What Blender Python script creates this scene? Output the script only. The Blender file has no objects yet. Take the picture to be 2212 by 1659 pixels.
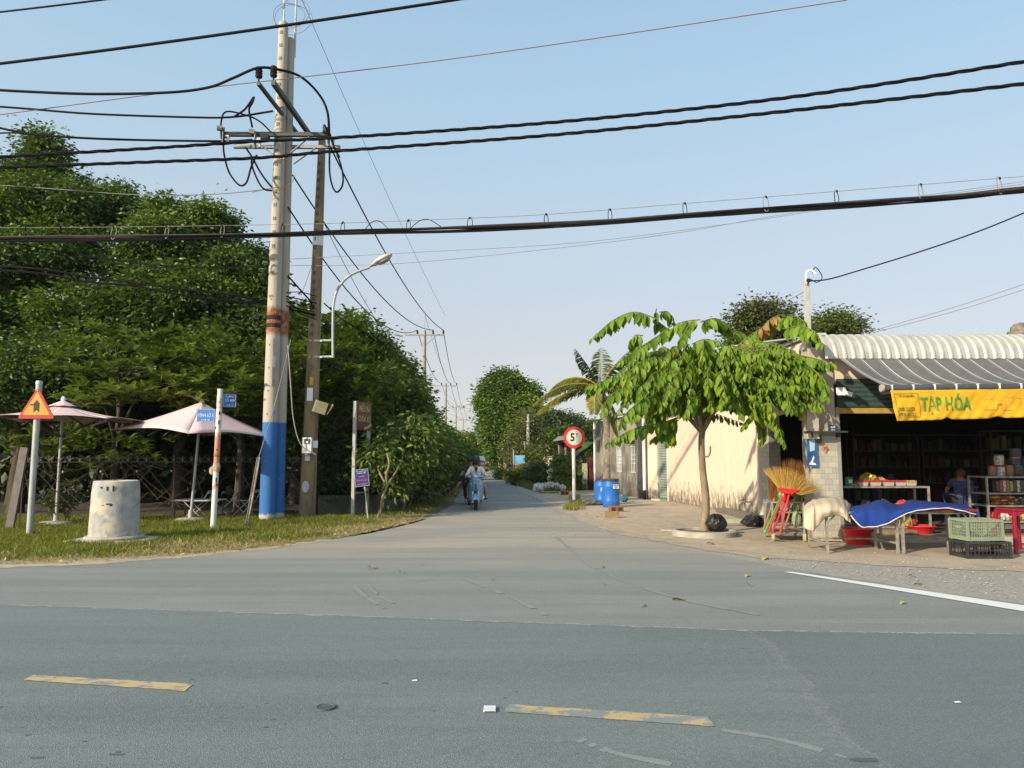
import bpy, math, random
import numpy as np
from mathutils import Vector, Matrix, Euler, Quaternion
random.seed(7); rng = np.random.default_rng(7)
R = math.radians
scn = bpy.context.scene
COL = scn.collection

# ------------------------------------------------------------ camera
FP = 1580.0; CXP = 1106.0; CYP = 829.5; PITCH = math.atan(160.0/1580.0); CAMH = 1.55
cam = bpy.data.cameras.new('camera'); camo = bpy.data.objects.new('camera', cam); COL.objects.link(camo)
cam.sensor_width = 36.0; cam.lens = FP/2212.0*36.0; cam.clip_end = 5000; cam.clip_start = 0.05
camo.location = (0, 0, CAMH); camo.rotation_euler = (math.pi/2+PITCH, 0, 0)
scn.camera = camo
# ------------------------------------------------------------ world + sun
SUN_EL = R(25); SUN_DIR = Vector((-0.74, -0.67, 0)).normalized()   # towards the sun (horizontal)
w = bpy.data.worlds.new("World"); scn.world = w; w.use_nodes = True
nt = w.node_tree; nt.nodes.clear()
sky = nt.nodes.new('ShaderNodeTexSky'); sky.sky_type = 'NISHITA'; sky.sun_disc = False
sky.sun_elevation = SUN_EL; sky.sun_rotation = math.atan2(SUN_DIR.x, SUN_DIR.y)
sky.air_density = 1.0; sky.dust_density = 1.0; sky.ozone_density = 1.6; sky.altitude = 0
bg = nt.nodes.new('ShaderNodeBackground'); bg.inputs[1].default_value = 0.14
ow = nt.nodes.new('ShaderNodeOutputWorld')
# humid haze: the clear sky whitens towards the horizon
wt = nt.nodes.new('ShaderNodeTexCoord'); ws = nt.nodes.new('ShaderNodeSeparateXYZ'); nt.links.new(wt.outputs['Generated'], ws.inputs[0])
wr = nt.nodes.new('ShaderNodeValToRGB'); nt.links.new(ws.outputs[2], wr.inputs[0]); we = wr.color_ramp.elements
for p_, c_ in ((0.13, (2.72, 2.6, 2.6)), (0.28, (2.5, 2.88, 3.15)), (0.45, (1.98, 2.85, 3.5))): we.new(p_).color = (*[v_/4 for v_ in c_], 1)
we[0].position = 0.0; we[0].color = (2.7/4, 2.5/4, 2.4/4, 1); we[-1].position = 1.0; we[-1].color = (0.9/4, 1.7/4, 3.1/4, 1)
wv = nt.nodes.new('ShaderNodeVectorMath'); wv.operation = 'SCALE'; nt.links.new(wr.outputs[0], wv.inputs[0]); wv.inputs[3].default_value = 4.0
wm = nt.nodes.new('ShaderNodeMix'); wm.data_type = 'RGBA'; wm.inputs[0].default_value = 0.8
nt.links.new(sky.outputs[0], wm.inputs[6]); nt.links.new(wv.outputs[0], wm.inputs[7])
# bright haze round the low sun, behind the camera
wd_ = nt.nodes.new('ShaderNodeVectorMath'); wd_.operation = 'DOT_PRODUCT'; nt.links.new(wt.outputs['Generated'], wd_.inputs[0]); wd_.inputs[1].default_value = (SUN_DIR.x*math.cos(SUN_EL), SUN_DIR.y*math.cos(SUN_EL), math.sin(SUN_EL))
wx_ = nt.nodes.new('ShaderNodeMath'); wx_.operation = 'MAXIMUM'; nt.links.new(wd_.outputs['Value'], wx_.inputs[0]); wx_.inputs[1].default_value = 0
wp_ = nt.nodes.new('ShaderNodeMath'); wp_.operation = 'POWER'; nt.links.new(wx_.outputs[0], wp_.inputs[0]); wp_.inputs[1].default_value = 2.2
wg_ = nt.nodes.new('ShaderNodeVectorMath'); wg_.operation = 'SCALE'; wg_.inputs[0].default_value = (3.7, 3.5, 3.2); nt.links.new(wp_.outputs[0], wg_.inputs[3])
wa_ = nt.nodes.new('ShaderNodeVectorMath'); wa_.operation = 'ADD'; nt.links.new(wm.outputs[2], wa_.inputs[0]); nt.links.new(wg_.outputs[0], wa_.inputs[1])
nt.links.new(wa_.outputs[0], bg.inputs[0]); nt.links.new(bg.outputs[0], ow.inputs[0])
sl = bpy.data.lights.new('sun', 'SUN'); sl.energy = 3.9; sl.angle = R(0.9); sl.color = (1.0, 0.85, 0.63)
so = bpy.data.objects.new('sun', sl); COL.objects.link(so); so.location = (-30, -30, 40)
sdir = Vector((SUN_DIR.x*math.cos(SUN_EL), SUN_DIR.y*math.cos(SUN_EL), math.sin(SUN_EL)))
so.rotation_euler = sdir.to_track_quat('Z', 'Y').to_euler()
scn.view_settings.view_transform = 'Standard'; scn.view_settings.look = 'None'
scn.view_settings.exposure = 0.75; scn.view_settings.gamma = 1.0

# ------------------------------------------------------------ helpers
def D(x, y, Y):
    v = y-CYP; c, s = math.cos(PITCH), math.sin(PITCH)
    dy = FP*c+v*s; dz = FP*s-v*c; k = Y/dy
    return Vector(((x-CXP)*k, Y, CAMH+dz*k))
def G(x, y, z=0.0):
    v = y-CYP; c, s = math.cos(PITCH), math.sin(PITCH)
    dy = FP*c+v*s; dz = FP*s-v*c; k = (z-CAMH)/dz
    return Vector(((x-CXP)*k, dy*k, z))
def proj(p):
    c, s = math.cos(PITCH), math.sin(PITCH)
    q = Vector(p)-Vector((0, 0, CAMH)); d = q.y*c+q.z*s; u = -q.y*s+q.z*c
    return CXP+FP*q.x/d, CYP-FP*u/d

def wloc(o):
    l = Vector((0, 0, 0))
    while o is not None: l += Vector(o.location); o = o.parent
    return l
def catmull(pts, n=8):
    P = [Vector(p) for p in pts]
    if len(P) < 3: return P
    P = [P[0]*2-P[1]]+P+[P[-1]*2-P[-2]]
    out = []
    for i in range(1, len(P)-2):
        for k in range(n):
            t = k/n; a, b, c, d = P[i-1], P[i], P[i+1], P[i+2]
            out.append(0.5*((2*b)+(c-a)*t+(2*a-5*b+4*c-d)*t*t+(3*b-a-3*c+d)*t**3))
    out.append(P[-2]); return out

class MB:
    def __init__(s): s.v = []; s.f = []; s.m = []
    def add(s, vs, fs, mi=0):
        o = len(s.v); s.v += [tuple(v) for v in vs]
        s.f += [tuple(i+o for i in f) for f in fs]; s.m += [mi]*len(fs); return s
    def box(s, c, size, rz=0, mi=0, M=None):
        hx, hy, hz = size[0]/2, size[1]/2, size[2]/2
        vs = [Vector((x, y, z)) for x in (-hx, hx) for y in (-hy, hy) for z in (-hz, hz)]
        if M is None: M = Matrix.Rotation(rz, 3, 'Z')
        vs = [M@v+Vector(c) for v in vs]
        return s.add(vs, [(0, 1, 3, 2), (4, 6, 7, 5), (0, 4, 5, 1), (2, 3, 7, 6), (0, 2, 6, 4), (1, 5, 7, 3)], mi)
    def bar(s, p, q, wd, h=None, mi=0, up=(0, 0, 1)):
        p, q = Vector(p), Vector(q); h = h or wd; d = (q-p).normalized(); up = Vector(up)
        if abs(d.dot(up)) > 0.98: up = Vector((0, 1, 0))
        a = d.cross(up).normalized(); b = a.cross(d)
        vs = [e+a*x*wd/2+b*z*h/2 for e in (p, q) for x, z in ((-1, -1), (1, -1), (1, 1), (-1, 1))]
        return s.add(vs, [(3, 2, 1, 0), (4, 5, 6, 7), (0, 1, 5, 4), (1, 2, 6, 5), (2, 3, 7, 6), (3, 0, 4, 7)], mi)
    def tube(s, pts, r, n=8, mi=0, cap=True):
        P = [Vector(p) for p in pts]; m = len(P)
        rr = list(r) if hasattr(r, '__len__') else [r]*m
        vs = []; ref = None
        for i in range(m):
            d = (P[min(i+1, m-1)]-P[max(i-1, 0)])
            d = d.normalized() if d.length > 1e-9 else Vector((0, 0, 1))
            if ref is None:
                ref = Vector((0, 0, 1)) if abs(d.z) < 0.9 else Vector((1, 0, 0))
                a = d.cross(ref).normalized()
            else:
                a = (a-d*a.dot(d)); a = a.normalized() if a.length > 1e-6 else d.orthogonal().normalized()
            b = d.cross(a); 
            for k in range(n):
                t = 2*math.pi*k/n; vs.append(P[i]+(a*math.cos(t)+b*math.sin(t))*rr[i])
        fs = [(i*n+k, i*n+(k+1) % n, (i+1)*n+(k+1) % n, (i+1)*n+k) for i in range(m-1) for k in range(n)]
        if cap: fs += [tuple(range(n-1, -1, -1)), tuple((m-1)*n+k for k in range(n))]
        return s.add(vs, fs, mi)
    def lathe(s, c, prof, n=24, mi=0, M=None, closed=True):
        c = Vector(c); M = M or Matrix.Identity(3); vs = []
        for r, z in prof:
            for k in range(n):
                t = 2*math.pi*k/n; vs.append(M@Vector((r*math.cos(t), r*math.sin(t), z))+c)
        m = len(prof)
        fs = [(i*n+k, i*n+(k+1) % n, (i+1)*n+(k+1) % n, (i+1)*n+k) for i in range(m-1) for k in range(n)]
        if closed: fs += [tuple(range(n-1, -1, -1)), tuple((m-1)*n+k for k in range(n))]
        return s.add(vs, fs, mi)
    def prism(s, poly, c, th, M=None, mi=0):
        # poly in (x, z), extruded along y by th, front face at y=0 facing -Y
        M = M or Matrix.Identity(3); c = Vector(c); n = len(poly)
        vs = [M@Vector((x, 0, z))+c for x, z in poly]+[M@Vector((x, th, z))+c for x, z in poly]
        fs = [tuple(range(n)), tuple(range(2*n-1, n-1, -1))]+[(i, i+n, (i+1) % n+n, (i+1) % n) for i in range(n)]
        return s.add(vs, fs, mi)
    def grid(s, rows, mi=0):
        n = len(rows[0]); vs = [p for r in rows for p in r]
        fs = [(i*n+k, i*n+k+1, (i+1)*n+k+1, (i+1)*n+k) for i in range(len(rows)-1) for k in range(n-1)]
        return s.add(vs, fs, mi)
    def ellipsoid(s, c, r, n=16, m=10, mi=0, M=None):
        M = M or Matrix.Identity(3); c = Vector(c); vs = []
        for i in range(m+1):
            ph = math.pi*i/m-math.pi/2; ph = max(-1.5, min(1.5, ph))
            for k in range(n):
                t = 2*math.pi*k/n
                vs.append(M@Vector((r[0]*math.cos(ph)*math.cos(t), r[1]*math.cos(ph)*math.sin(t), r[2]*math.sin(ph)))+c)
        fs = [(i*n+k, i*n+(k+1) % n, (i+1)*n+(k+1) % n, (i+1)*n+k) for i in range(m) for k in range(n)]
        fs += [tuple(range(n-1, -1, -1)), tuple(m*n+k for k in range(n))]
        return s.add(vs, fs, mi)
    def build(s, name, mats, parent=None, smooth=None, world=False, bevel=0, solid=0):
        me = bpy.data.meshes.new(name); vs = s.v
        org = Vector((0, 0, 0))
        if world:
            if parent is not None: org = wloc(parent)
            else:
                a = np.array(vs); org = Vector((float(a[:, 0].mean()), float(a[:, 1].mean()), float(a[:, 2].min())))
            vs = [(v[0]-org.x, v[1]-org.y, v[2]-org.z) for v in vs]
        me.from_pydata(vs, [], s.f)
        if not isinstance(mats, (list, tuple)): mats = [mats]
        for m in mats: me.materials.append(m)
        if len(mats) > 1: me.polygons.foreach_set('material_index', s.m)
        if smooth:
            me.polygons.foreach_set('use_smooth', [True]*len(me.polygons)); me.set_sharp_from_angle(angle=R(smooth))
        me.update()
        o = bpy.data.objects.new(name, me); COL.objects.link(o)
        if parent is not None: o.parent = parent
        elif world: o.location = org
        if solid:
            md = o.modifiers.new('solid', 'SOLIDIFY'); md.thickness = solid; md.offset = 0
        if bevel:
            md = o.modifiers.new('bevel', 'BEVEL'); md.width = bevel; md.segments = 2; md.limit_method = 'ANGLE'
        return o

def thing(name, label, cat, loc=(0, 0, 0), rz=0, group=None):
    o = bpy.data.objects.new(name, None); COL.objects.link(o); o.empty_display_size = 0.2
    o.location = loc; o.rotation_euler = (0, 0, rz); o['label'] = label; o['category'] = cat
    if group: o['group'] = group
    return o
def tag(o, label, cat, group=None, kind=None):
    o['label'] = label; o['category'] = cat
    if group: o['group'] = group
    if kind: o['kind'] = kind
    return o
def struct(o, label=None):
    o['kind'] = 'structure'
    if label: o['label'] = label
    return o
def dup(root, loc, rz=None, label=None, scale=None):
    r = root.copy(); COL.objects.link(r); r.location = loc
    if rz is not None: r.rotation_euler = (0, 0, rz)
    if scale: r.scale = (scale,)*3
    if label: r['label'] = label
    def rec(a, b):
        for ch in list(a.children):
            if ch == b: continue
            c = ch.copy(); COL.objects.link(c); c.parent = b; rec(ch, c)
    rec(root, r); return r

# ------------------------------------------------------------ materials
def srgb(h):
    h = h.lstrip('#'); c = [int(h[i:i+2], 16)/255 for i in (0, 2, 4)]
    return tuple((x/12.92 if x <= .04045 else ((x+.055)/1.055)**2.4) for x in c)
def nd(t, k, **kw):
    n = t.nodes.new(k)
    for a, b in kw.items(): setattr(n, a, b)
    return n
def mixc(t, fac, a, b):
    m = nd(t, 'ShaderNodeMix', data_type='RGBA'); 
    for sock, val in ((m.inputs[0], fac), (m.inputs[6], a), (m.inputs[7], b)):
        if hasattr(val, 'is_output'): t.links.new(val, sock)
        elif isinstance(val, (tuple, list)): sock.default_value = (*val[:3], 1)
        else: sock.default_value = val
    return m.outputs[2]
def ramp(t, src, stops):
    r = nd(t, 'ShaderNodeValToRGB'); e = r.color_ramp.elements
    while len(e) < len(stops): e.new(0.5)
    for k, (p, v) in enumerate(stops):
        e[k].position = p; e[k].color = (v, v, v, 1) if not isinstance(v, tuple) else (*v, 1)
    t.links.new(src, r.inputs[0]); return r.outputs[0]
def noise(t, vec, scale, detail=4, rough=0.6, dist=0):
    n = nd(t, 'ShaderNodeTexNoise'); n.inputs['Scale'].default_value = scale; n.inputs['Detail'].default_value = detail
    n.inputs['Roughness'].default_value = rough; n.inputs['Distortion'].default_value = dist
    if vec is not None: t.links.new(vec, n.inputs['Vector'])
    return n.outputs[0]
def mapping(t, vec, sc=(1, 1, 1), rot=(0, 0, 0), loc=(0, 0, 0)):
    m = nd(t, 'ShaderNodeMapping'); m.inputs['Scale'].default_value = sc; m.inputs['Rotation'].default_value = rot; m.inputs['Location'].default_value = loc
    t.links.new(vec, m.inputs[0]); return m.outputs[0]
def math_(t, op, a, b=None, clamp=False):
    m = nd(t, 'ShaderNodeMath', operation=op); m.use_clamp = clamp
    for i, v in enumerate((a, b)):
        if v is None: continue
        if hasattr(v, 'is_output'): t.links.new(v, m.inputs[i])
        else: m.inputs[i].default_value = v
    return m.outputs[0]
def newmat(name, rough=0.7, metal=0.0, spec=0.5):
    m = bpy.data.materials.new(name); m.use_nodes = True; t = m.node_tree
    b = t.nodes['Principled BSDF']; b.inputs['Roughness'].default_value = rough; b.inputs['Metallic'].default_value = metal
    b.inputs['Specular IOR Level'].default_value = spec
    tc = nd(t, 'ShaderNodeTexCoord'); return m, t, b, tc
_mc = {}
def mat(name, c, c2=None, scale=6, rough=0.7, metal=0.0, bump=0.0, bscale=None, dirt=None, dscale=2.0, dthr=(0.5, 0.7), stretch=(1, 1, 1), spec=0.4, alpha=1):
    if name in _mc: return _mc[name]
    if isinstance(c, str): c = srgb(c)
    if isinstance(c2, str): c2 = srgb(c2)
    if isinstance(dirt, str): dirt = srgb(dirt)
    m, t, b, tc = newmat(name, rough, metal, spec)
    vec = mapping(t, tc.outputs['Object'], stretch)
    if c2 is None: c2 = tuple(x*0.82 for x in c)
    n1 = noise(t, vec, scale, 5)
    col = mixc(t, ramp(t, n1, [(0.35, 0.0), (0.65, 1.0)]), c, c2)
    if dirt is not None:
        n2 = noise(t, vec, dscale, 8, 0.7, 0.3)
        col = mixc(t, ramp(t, n2, [(dthr[0], 0.0), (dthr[1], 1.0)]), col, dirt)
    t.links.new(col, b.inputs['Base Color'])
    if bump:
        n3 = noise(t, vec, bscale or scale*6, 6, 0.7)
        bp = nd(t, 'ShaderNodeBump'); bp.inputs['Strength'].default_value = bump; bp.inputs['Distance'].default_value = 0.02
        t.links.new(n3, bp.inputs['Height']); t.links.new(bp.outputs[0], b.inputs['Normal'])
    if alpha < 1: b.inputs['Alpha'].default_value = alpha
    _mc[name] = m; return m
def leafmat(name, cols, trans=0.35, rough=0.45, spec=0.4):
    if name in _mc: return _mc[name]
    m, t, b, tc = newmat(name, rough, 0, spec)
    g = nd(t, 'ShaderNodeNewGeometry')
    cols = [srgb(c) if isinstance(c, str) else c for c in cols]; k = len(cols)
    r = nd(t, 'ShaderNodeValToRGB'); e = r.color_ramp.elements
    while len(e) < k: e.new(0.5)
    for i, c in enumerate(cols): e[i].position = i/(k-1); e[i].color = (*c, 1)
    t.links.new(g.outputs['Random Per Island'], r.inputs[0])
    t.links.new(r.outputs[0], b.inputs['Base Color'])
    tr = nd(t, 'ShaderNodeBsdfTranslucent'); mm = mixc(t, 0.5, r.outputs[0], (0.10, 0.14, 0.01))
    t.links.new(mm, tr.inputs[0])
    ms = nd(t, 'ShaderNodeMixShader'); ms.inputs[0].default_value = trans
    t.links.new(b.outputs[0], ms.inputs[1]); t.links.new(tr.outputs[0], ms.inputs[2])
    t.links.new(ms.outputs[0], t.nodes['Material Output'].inputs[0])
    _mc[name] = m; return m

# ------------------------------------------------------------ leaves (vectorised)
T_FAR = (np.array([[0, 0, 0], [.45, .5, .06], [1, 0, -.12], [.45, -.5, .06]]), [(0, 1, 2), (0, 2, 3)])
T_MID = (np.array([[0, 0, 0], [.3, .42, .08], [.7, .4, .02], [1, 0, -.22], [.7, -.4, .02], [.3, -.42, .08], [.5, 0, -.02]]),
         [(0, 1, 6), (1, 2, 6), (2, 3, 6), (3, 4, 6), (4, 5, 6), (5, 0, 6)])
T_HERO = (np.array([[0, 0, 0], [.22, .33, .07], [.5, .5, .07], [.8, .33, -.02], [1, 0, -.25], [.8, -.33, -.02], [.5, -.5, .07], [.22, -.33, .07], [.3, 0, 0], [.65, 0, -.04]]),
          [(0, 1, 8), (1, 2, 9, 8), (2, 3, 9), (3, 4, 9), (4, 5, 9), (5, 6, 9), (6, 7, 8, 9), (7, 0, 8)])
T_BLADE = (np.array([[0, .5, 0], [0, -.5, 0], [.6, -.3, .0], [.6, .3, 0], [1, 0, -.15]]), [(0, 1, 2, 3), (3, 2, 4)])
def leafarr(pos, d, nrm, L, wr, T):
    tv, tf = T; pos = np.asarray(pos, float); N = len(pos)
    d = np.asarray(d, float); d /= (np.linalg.norm(d, axis=1)[:, None]+1e-9)
    nrm = np.asarray(nrm, float); nrm = nrm-(nrm*d).sum(1)[:, None]*d; nrm /= (np.linalg.norm(nrm, axis=1)[:, None]+1e-9)
    s = np.cross(nrm, d); L = np.broadcast_to(np.asarray(L, float), (N,)); wr = np.broadcast_to(np.asarray(wr, float), (N,))
    V = pos[:, None, :]+tv[None, :, 0:1]*d[:, None, :]*L[:, None, None]+tv[None, :, 1:2]*s[:, None, :]*(L*wr)[:, None, None]+tv[None, :, 2:3]*nrm[:, None, :]*L[:, None, None]
    return V.reshape(-1, 3), tf, len(tv), N
def leafmesh(name, parts, mats, parent=None, org=(0, 0, 0)):
    # parts: list of (V, tf, k, N, matindex)
    me = bpy.data.meshes.new(name); VS = []; LI = []; LS = []; LT = []; MI = []; vo = 0; lo = 0
    for V, tf, k, N, mi in parts:
        VS.append(V)
        for f in tf:
            idx = (np.arange(N)[:, None]*k+np.array(f)[None, :]+vo)
            LI.append(idx.reshape(-1)); LS.append(lo+np.arange(N)*len(f)); LT.append(np.full(N, len(f))); MI.append(np.full(N, mi)); lo += N*len(f)
        vo += len(V)
    VS = np.concatenate(VS)-np.array(org)[None, :]; LI = np.concatenate(LI); LS = np.concatenate(LS); LT = np.concatenate(LT); MI = np.concatenate(MI)
    me.vertices.add(len(VS)); me.vertices.foreach_set('co', VS.astype(np.float32).reshape(-1))
    me.loops.add(len(LI)); me.loops.foreach_set('vertex_index', LI.astype(np.int32))
    me.polygons.add(len(LS)); me.polygons.foreach_set('loop_start', LS.astype(np.int32)); me.polygons.foreach_set('loop_total', LT.astype(np.int32))
    me.polygons.foreach_set('material_index', MI.astype(np.int32))
    if not isinstance(mats, (list, tuple)): mats = [mats]
    for m in mats: me.materials.append(m)
    me.update(calc_edges=True); me.validate()
    o = bpy.data.objects.new(name, me); COL.objects.link(o)
    if parent is not None: o.parent = parent
    return o
def rdir(n):
    v = rng.normal(size=(n, 3)); return v/np.linalg.norm(v, axis=1)[:, None]
def crown_arr(blobs, n, L, wr=0.45, T=T_FAR, sub=22, spr=0.35, droop=0.4, shell=0.55, mi=0, up=0.5, clip=None, lumps=11, alt=False):
    """leaves in sprays spread through ellipsoidal clumps; blobs = [(x,y,z,rx,ry,rz)]"""
    B = np.array(blobs, float)
    if lumps:      # break every clump into smaller uneven ones
        q = []
        for b in B:
            for k in range(lumps):
                d = rdir(1)[0]; f = rng.uniform(.16, .44); r = rng.uniform(.3, .95)
                q.append([b[0]+d[0]*b[3]*r, b[1]+d[1]*b[4]*r, b[2]+d[2]*b[5]*r, b[3]*f, b[4]*f, b[5]*f])
        B = np.array(q)
    wgt = (B[:, 3]*B[:, 5])+(B[:, 4]*B[:, 5]); wgt /= wgt.sum()
    ns = max(1, n//sub); bi = rng.choice(len(B), ns, p=wgt); dd = rdir(ns)
    rr = shell+(1.04-shell)*rng.random(ns)**0.7; rr *= 1+0.13*rng.normal(size=ns)
    cc = B[bi, :3]+dd*rr[:, None]*B[bi, 3:6]
    out = dd*0.7+rng.normal(size=(ns, 3))*0.4
    bright = np.repeat((rng.random(len(B))[bi] < .3) ^ (rng.random(ns) < .15), sub)
    cc = np.repeat(cc, sub, 0); out = np.repeat(out, sub, 0); N = len(cc)
    off = rng.normal(size=(N, 3))*spr*np.array([1, 1, 0.8])
    pos = cc+off
    d = out*0.6+rng.normal(size=(N, 3))*0.7+off/spr*0.5; d[:, 2] = d[:, 2]*0.5-droop
    nr = rng.normal(size=(N, 3))*0.75+out*0.45; nr[:, 2] += up*.6
    LL = L*(0.65+0.6*rng.random(N))
    keep = pos[:, 2] > 0.05
    if clip is not None: keep &= clip(pos)
    if alt:
        out_ = []
        for q, m_ in ((keep & ~bright, mi), (keep & bright, 1)):
            if q.sum(): out_.append((*leafarr(pos[q], d[q], nr[q], LL[q], wr, T), m_))
        return out_
    pos, d, nr, LL = pos[keep], d[keep], nr[keep], LL[keep]
    V, tf, k, N = leafarr(pos, d, nr, LL, wr, T); return (V, tf, k, N, mi)
def limbs(mb, base, top_z, targets, r0, lean=(0, 0), n=7, seg=6, jit=0.12):
    base = Vector(base); pts = []; rs = []
    for i in range(seg+1):
        t = i/seg; pts.append(base+Vector((lean[0]*t+jit*random.uniform(-1, 1)*t, lean[1]*t+jit*random.uniform(-1, 1)*t, top_z*t))); rs.append(r0*(1-0.45*t)*(1.25 if i == 0 else 1))
    mb.tube(catmull(pts, 3), np.interp(np.linspace(0, 1, seg*3+1), np.linspace(0, 1, seg+1), rs), n)
    for tg in targets:
        tg = Vector(tg); k = random.uniform(0.55, 1.0); i = int(k*seg); a = pts[i]; m = a.lerp(tg, 0.5)+Vector((random.uniform(-.2, .2), random.uniform(-.2, .2), random.uniform(-.05, .25)*(tg-a).length*0.6))
        c = catmull([a, m, tg], 5); L = len(c); mb.tube(c, [rs[i]*0.62*(1-j/L)+0.012 for j in range(L)], 6)
def tree(name, label, cat, base, trunk_h, r0, blobs, n, L, lm, tm, group=None, lean=(0, 0), nl=8, extra=None, **kw):
    root = thing(name, label, cat, base, 0, group); base = Vector(base)
    mb = MB(); tg = [(b[0], b[1], b[2]) for b in random.sample(blobs, min(nl, len(blobs)))]
    limbs(mb, base, trunk_h, tg, r0, lean); mb.build('trunk', tm, root, smooth=60, world=True)
    parts = crown_arr(blobs, n, L, alt=True, **kw)
    leafmesh('crown', parts, [lm, leafmat('bright_leaf', [(.06, .12, .008), (.10, .18, .012), (.15, .235, .018), (.21, .28, .03)], .4, .42)], root, base)  # brighter leaf colours on random lumps stand in for sunlit highlights
    return root
def text(s, size, M, loc, m, parent, name='lettering', xs=1.0, align='CENTER', ext=0.002, spacing=1.0, bold=0.0):
    cu = bpy.data.curves.new('t', 'FONT'); cu.body = s; cu.size = size; cu.align_x = align; cu.align_y = 'CENTER'
    cu.extrude = ext; cu.space_character = spacing; cu.offset = bold; cu.resolution_u = 3
    o = bpy.data.objects.new('t', cu); COL.objects.link(o)
    dg = bpy.context.evaluated_depsgraph_get(); dg.update()
    me = bpy.data.meshes.new_from_object(o.evaluated_get(dg)); bpy.data.objects.remove(o)
    T = Matrix.Translation(Vector(loc))@M.to_4x4()@Matrix.Rotation(math.pi/2, 4, 'X')@Matrix.Diagonal((xs, 1, 1, 1))
    me.transform(T); me.materials.clear(); me.materials.append(m); me.name = name
    r = bpy.data.objects.new(name, me); COL.objects.link(r); r.parent = parent; return r
I3 = Matrix.Identity(3)
def RZ(a): return Matrix.Rotation(a, 3, 'Z')
# ============================================================ SETTING: ground, roads
def asphalt(name, c1, c2, c3, spk=0.5, streak=True, warm=None, patch=None):
    m, t, b, tc = newmat(name, 0.86, 0, 0.3); v = tc.outputs['Object']; sy = nd(t, 'ShaderNodeSeparateXYZ'); t.links.new(v, sy.inputs[0])
    big = noise(t, mapping(t, v, (0.35, 0.8, 1), (0, 0, R(8))), 1.1, 6, 0.6, 0.6)
    col = mixc(t, ramp(t, big, [(0.36, 0.0), (0.66, 1.0)]), c1, c2)
    if streak:
        st = noise(t, mapping(t, v, (0.25, 3.4, 1), (0, 0, R(7))), 2.2, 5, 0.65, 0.4)
        col = mixc(t, ramp(t, st, [(0.50, 0.0), (0.78, 0.75)]), col, c3)
        blot = noise(t, mapping(t, v, (1.0, 2.4, 1)), 3.2, 3, 0.6, 0.2)
        col = mixc(t, ramp(t, blot, [(0.70, 0.0), (0.76, 0.35)]), col, tuple(x*0.6 for x in c3))
    if warm: 
        wn = noise(t, mapping(t, v, (0.22, 0.5, 1), (0, 0, R(-12)), (3, 1, 0)), 1.0, 5, 0.65, 0.8)
        warm_band = ramp(t, math_(t, 'DIVIDE', sy.outputs[1], 40), [(0.25, 0.0), (0.34, 1.0), (0.5, 1.0), (.62, .3)])   # warm tint fades in, holds over mid distance, then drops off
        col = mixc(t, math_(t, 'MULTIPLY', ramp(t, wn, [(0.30, 0.25), (0.62, 0.95)]), warm_band), col, warm)
    wt_ = noise(t, mapping(t, v, (.09, 1.5, 1), (0, 0, R(8))), 1.2, 3, .5); col = mixc(t, ramp(t, wt_, [(.45, 0.0), (.6, .35)]), col, tuple(x*.8 for x in c3))
    ag = noise(t, v, 62, 2, .75); col = mixc(t, ramp(t, ag, [(.30, .55*spk), (.46, 0.0)]), col, tuple(x*.45 for x in c1)); col = mixc(t, ramp(t, ag, [(.54, 0.0), (.70, .75*spk)]), col, tuple(min(1, x*1.75) for x in c1))
    dash = noise(t, mapping(t, v, (5, 24, 1), (0, 0, R(7))), 1.0, 3, .7); col = mixc(t, ramp(t, dash, [(.64, 0.0), (.70, .5*spk)]), col, tuple(x*.5 for x in c1))
    if patch:
        a_, b_p = G(1636, 1366), G(1960, 1740); dx, dy = b_p.x-a_.x, b_p.y-a_.y; ln = math.hypot(dx, dy); nx_, ny_ = -dy/ln, dx/ln
        dd_ = math_(t, 'ADD', math_(t, 'MULTIPLY', math_(t, 'SUBTRACT', sy.outputs[0], a_.x), nx_), math_(t, 'MULTIPLY', math_(t, 'SUBTRACT', sy.outputs[1], a_.y), ny_))
        dn = math_(t, 'ADD', dd_, math_(t, 'MULTIPLY', math_(t, 'SUBTRACT', noise(t, v, 2.2, 6, .7), .5), .55))
        pm_ = ramp(t, math_(t, 'ADD', math_(t, 'MULTIPLY', dn, 1.0), .5), [(.47, 0.0), (.53, 1.0)]); col = mixc(t, math_(t, 'MULTIPLY', pm_, .5), col, mixc(t, ramp(t, ag, [(.3, 0.0), (.7, 1.0)]), patch, tuple(x*1.5 for x in patch)))
        ed_ = ramp(t, math_(t, 'ABSOLUTE', dn), [(0.0, .45), (.05, 0.0)]); col = mixc(t, math_(t, 'MULTIPLY', ed_, ramp(t, ag, [(.45, 0.0), (.55, 1.0)])), col, (.34, .35, .33))
    sp = nd(t, 'ShaderNodeTexVoronoi'); sp.inputs['Scale'].default_value = 95; t.links.new(v, sp.inputs['Vector'])
    grain = noise(t, v, 160, 3, 0.8)
    s1 = ramp(t, sp.outputs['Distance'], [(0.0, 0.0), (0.5, 1.0)])
    col = mixc(t, math_(t, 'MULTIPLY', s1, 0.45*spk), col, tuple(x*0.45 for x in c1))
    col = mixc(t, ramp(t, grain, [(0.57, 0.0), (0.75, spk)]), col, tuple(min(1, x*2.3) for x in c1))
    t.links.new(col, b.inputs['Base Color'])
    bp = nd(t, 'ShaderNodeBump'); bp.inputs['Strength'].default_value = 0.55; bp.inputs['Distance'].default_value = 0.008
    t.links.new(math_(t, 'SUBTRACT', grain, math_(t, 'MULTIPLY', s1, 0.8)), bp.inputs['Height']); t.links.new(bp.outputs[0], b.inputs['Normal'])
    return m
M_main = asphalt('main_asphalt', (0.165, 0.198, 0.190), (0.205, 0.236, 0.225), (0.137, 0.165, 0.162), 0.8, patch=(.112, .130, .142))
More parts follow.
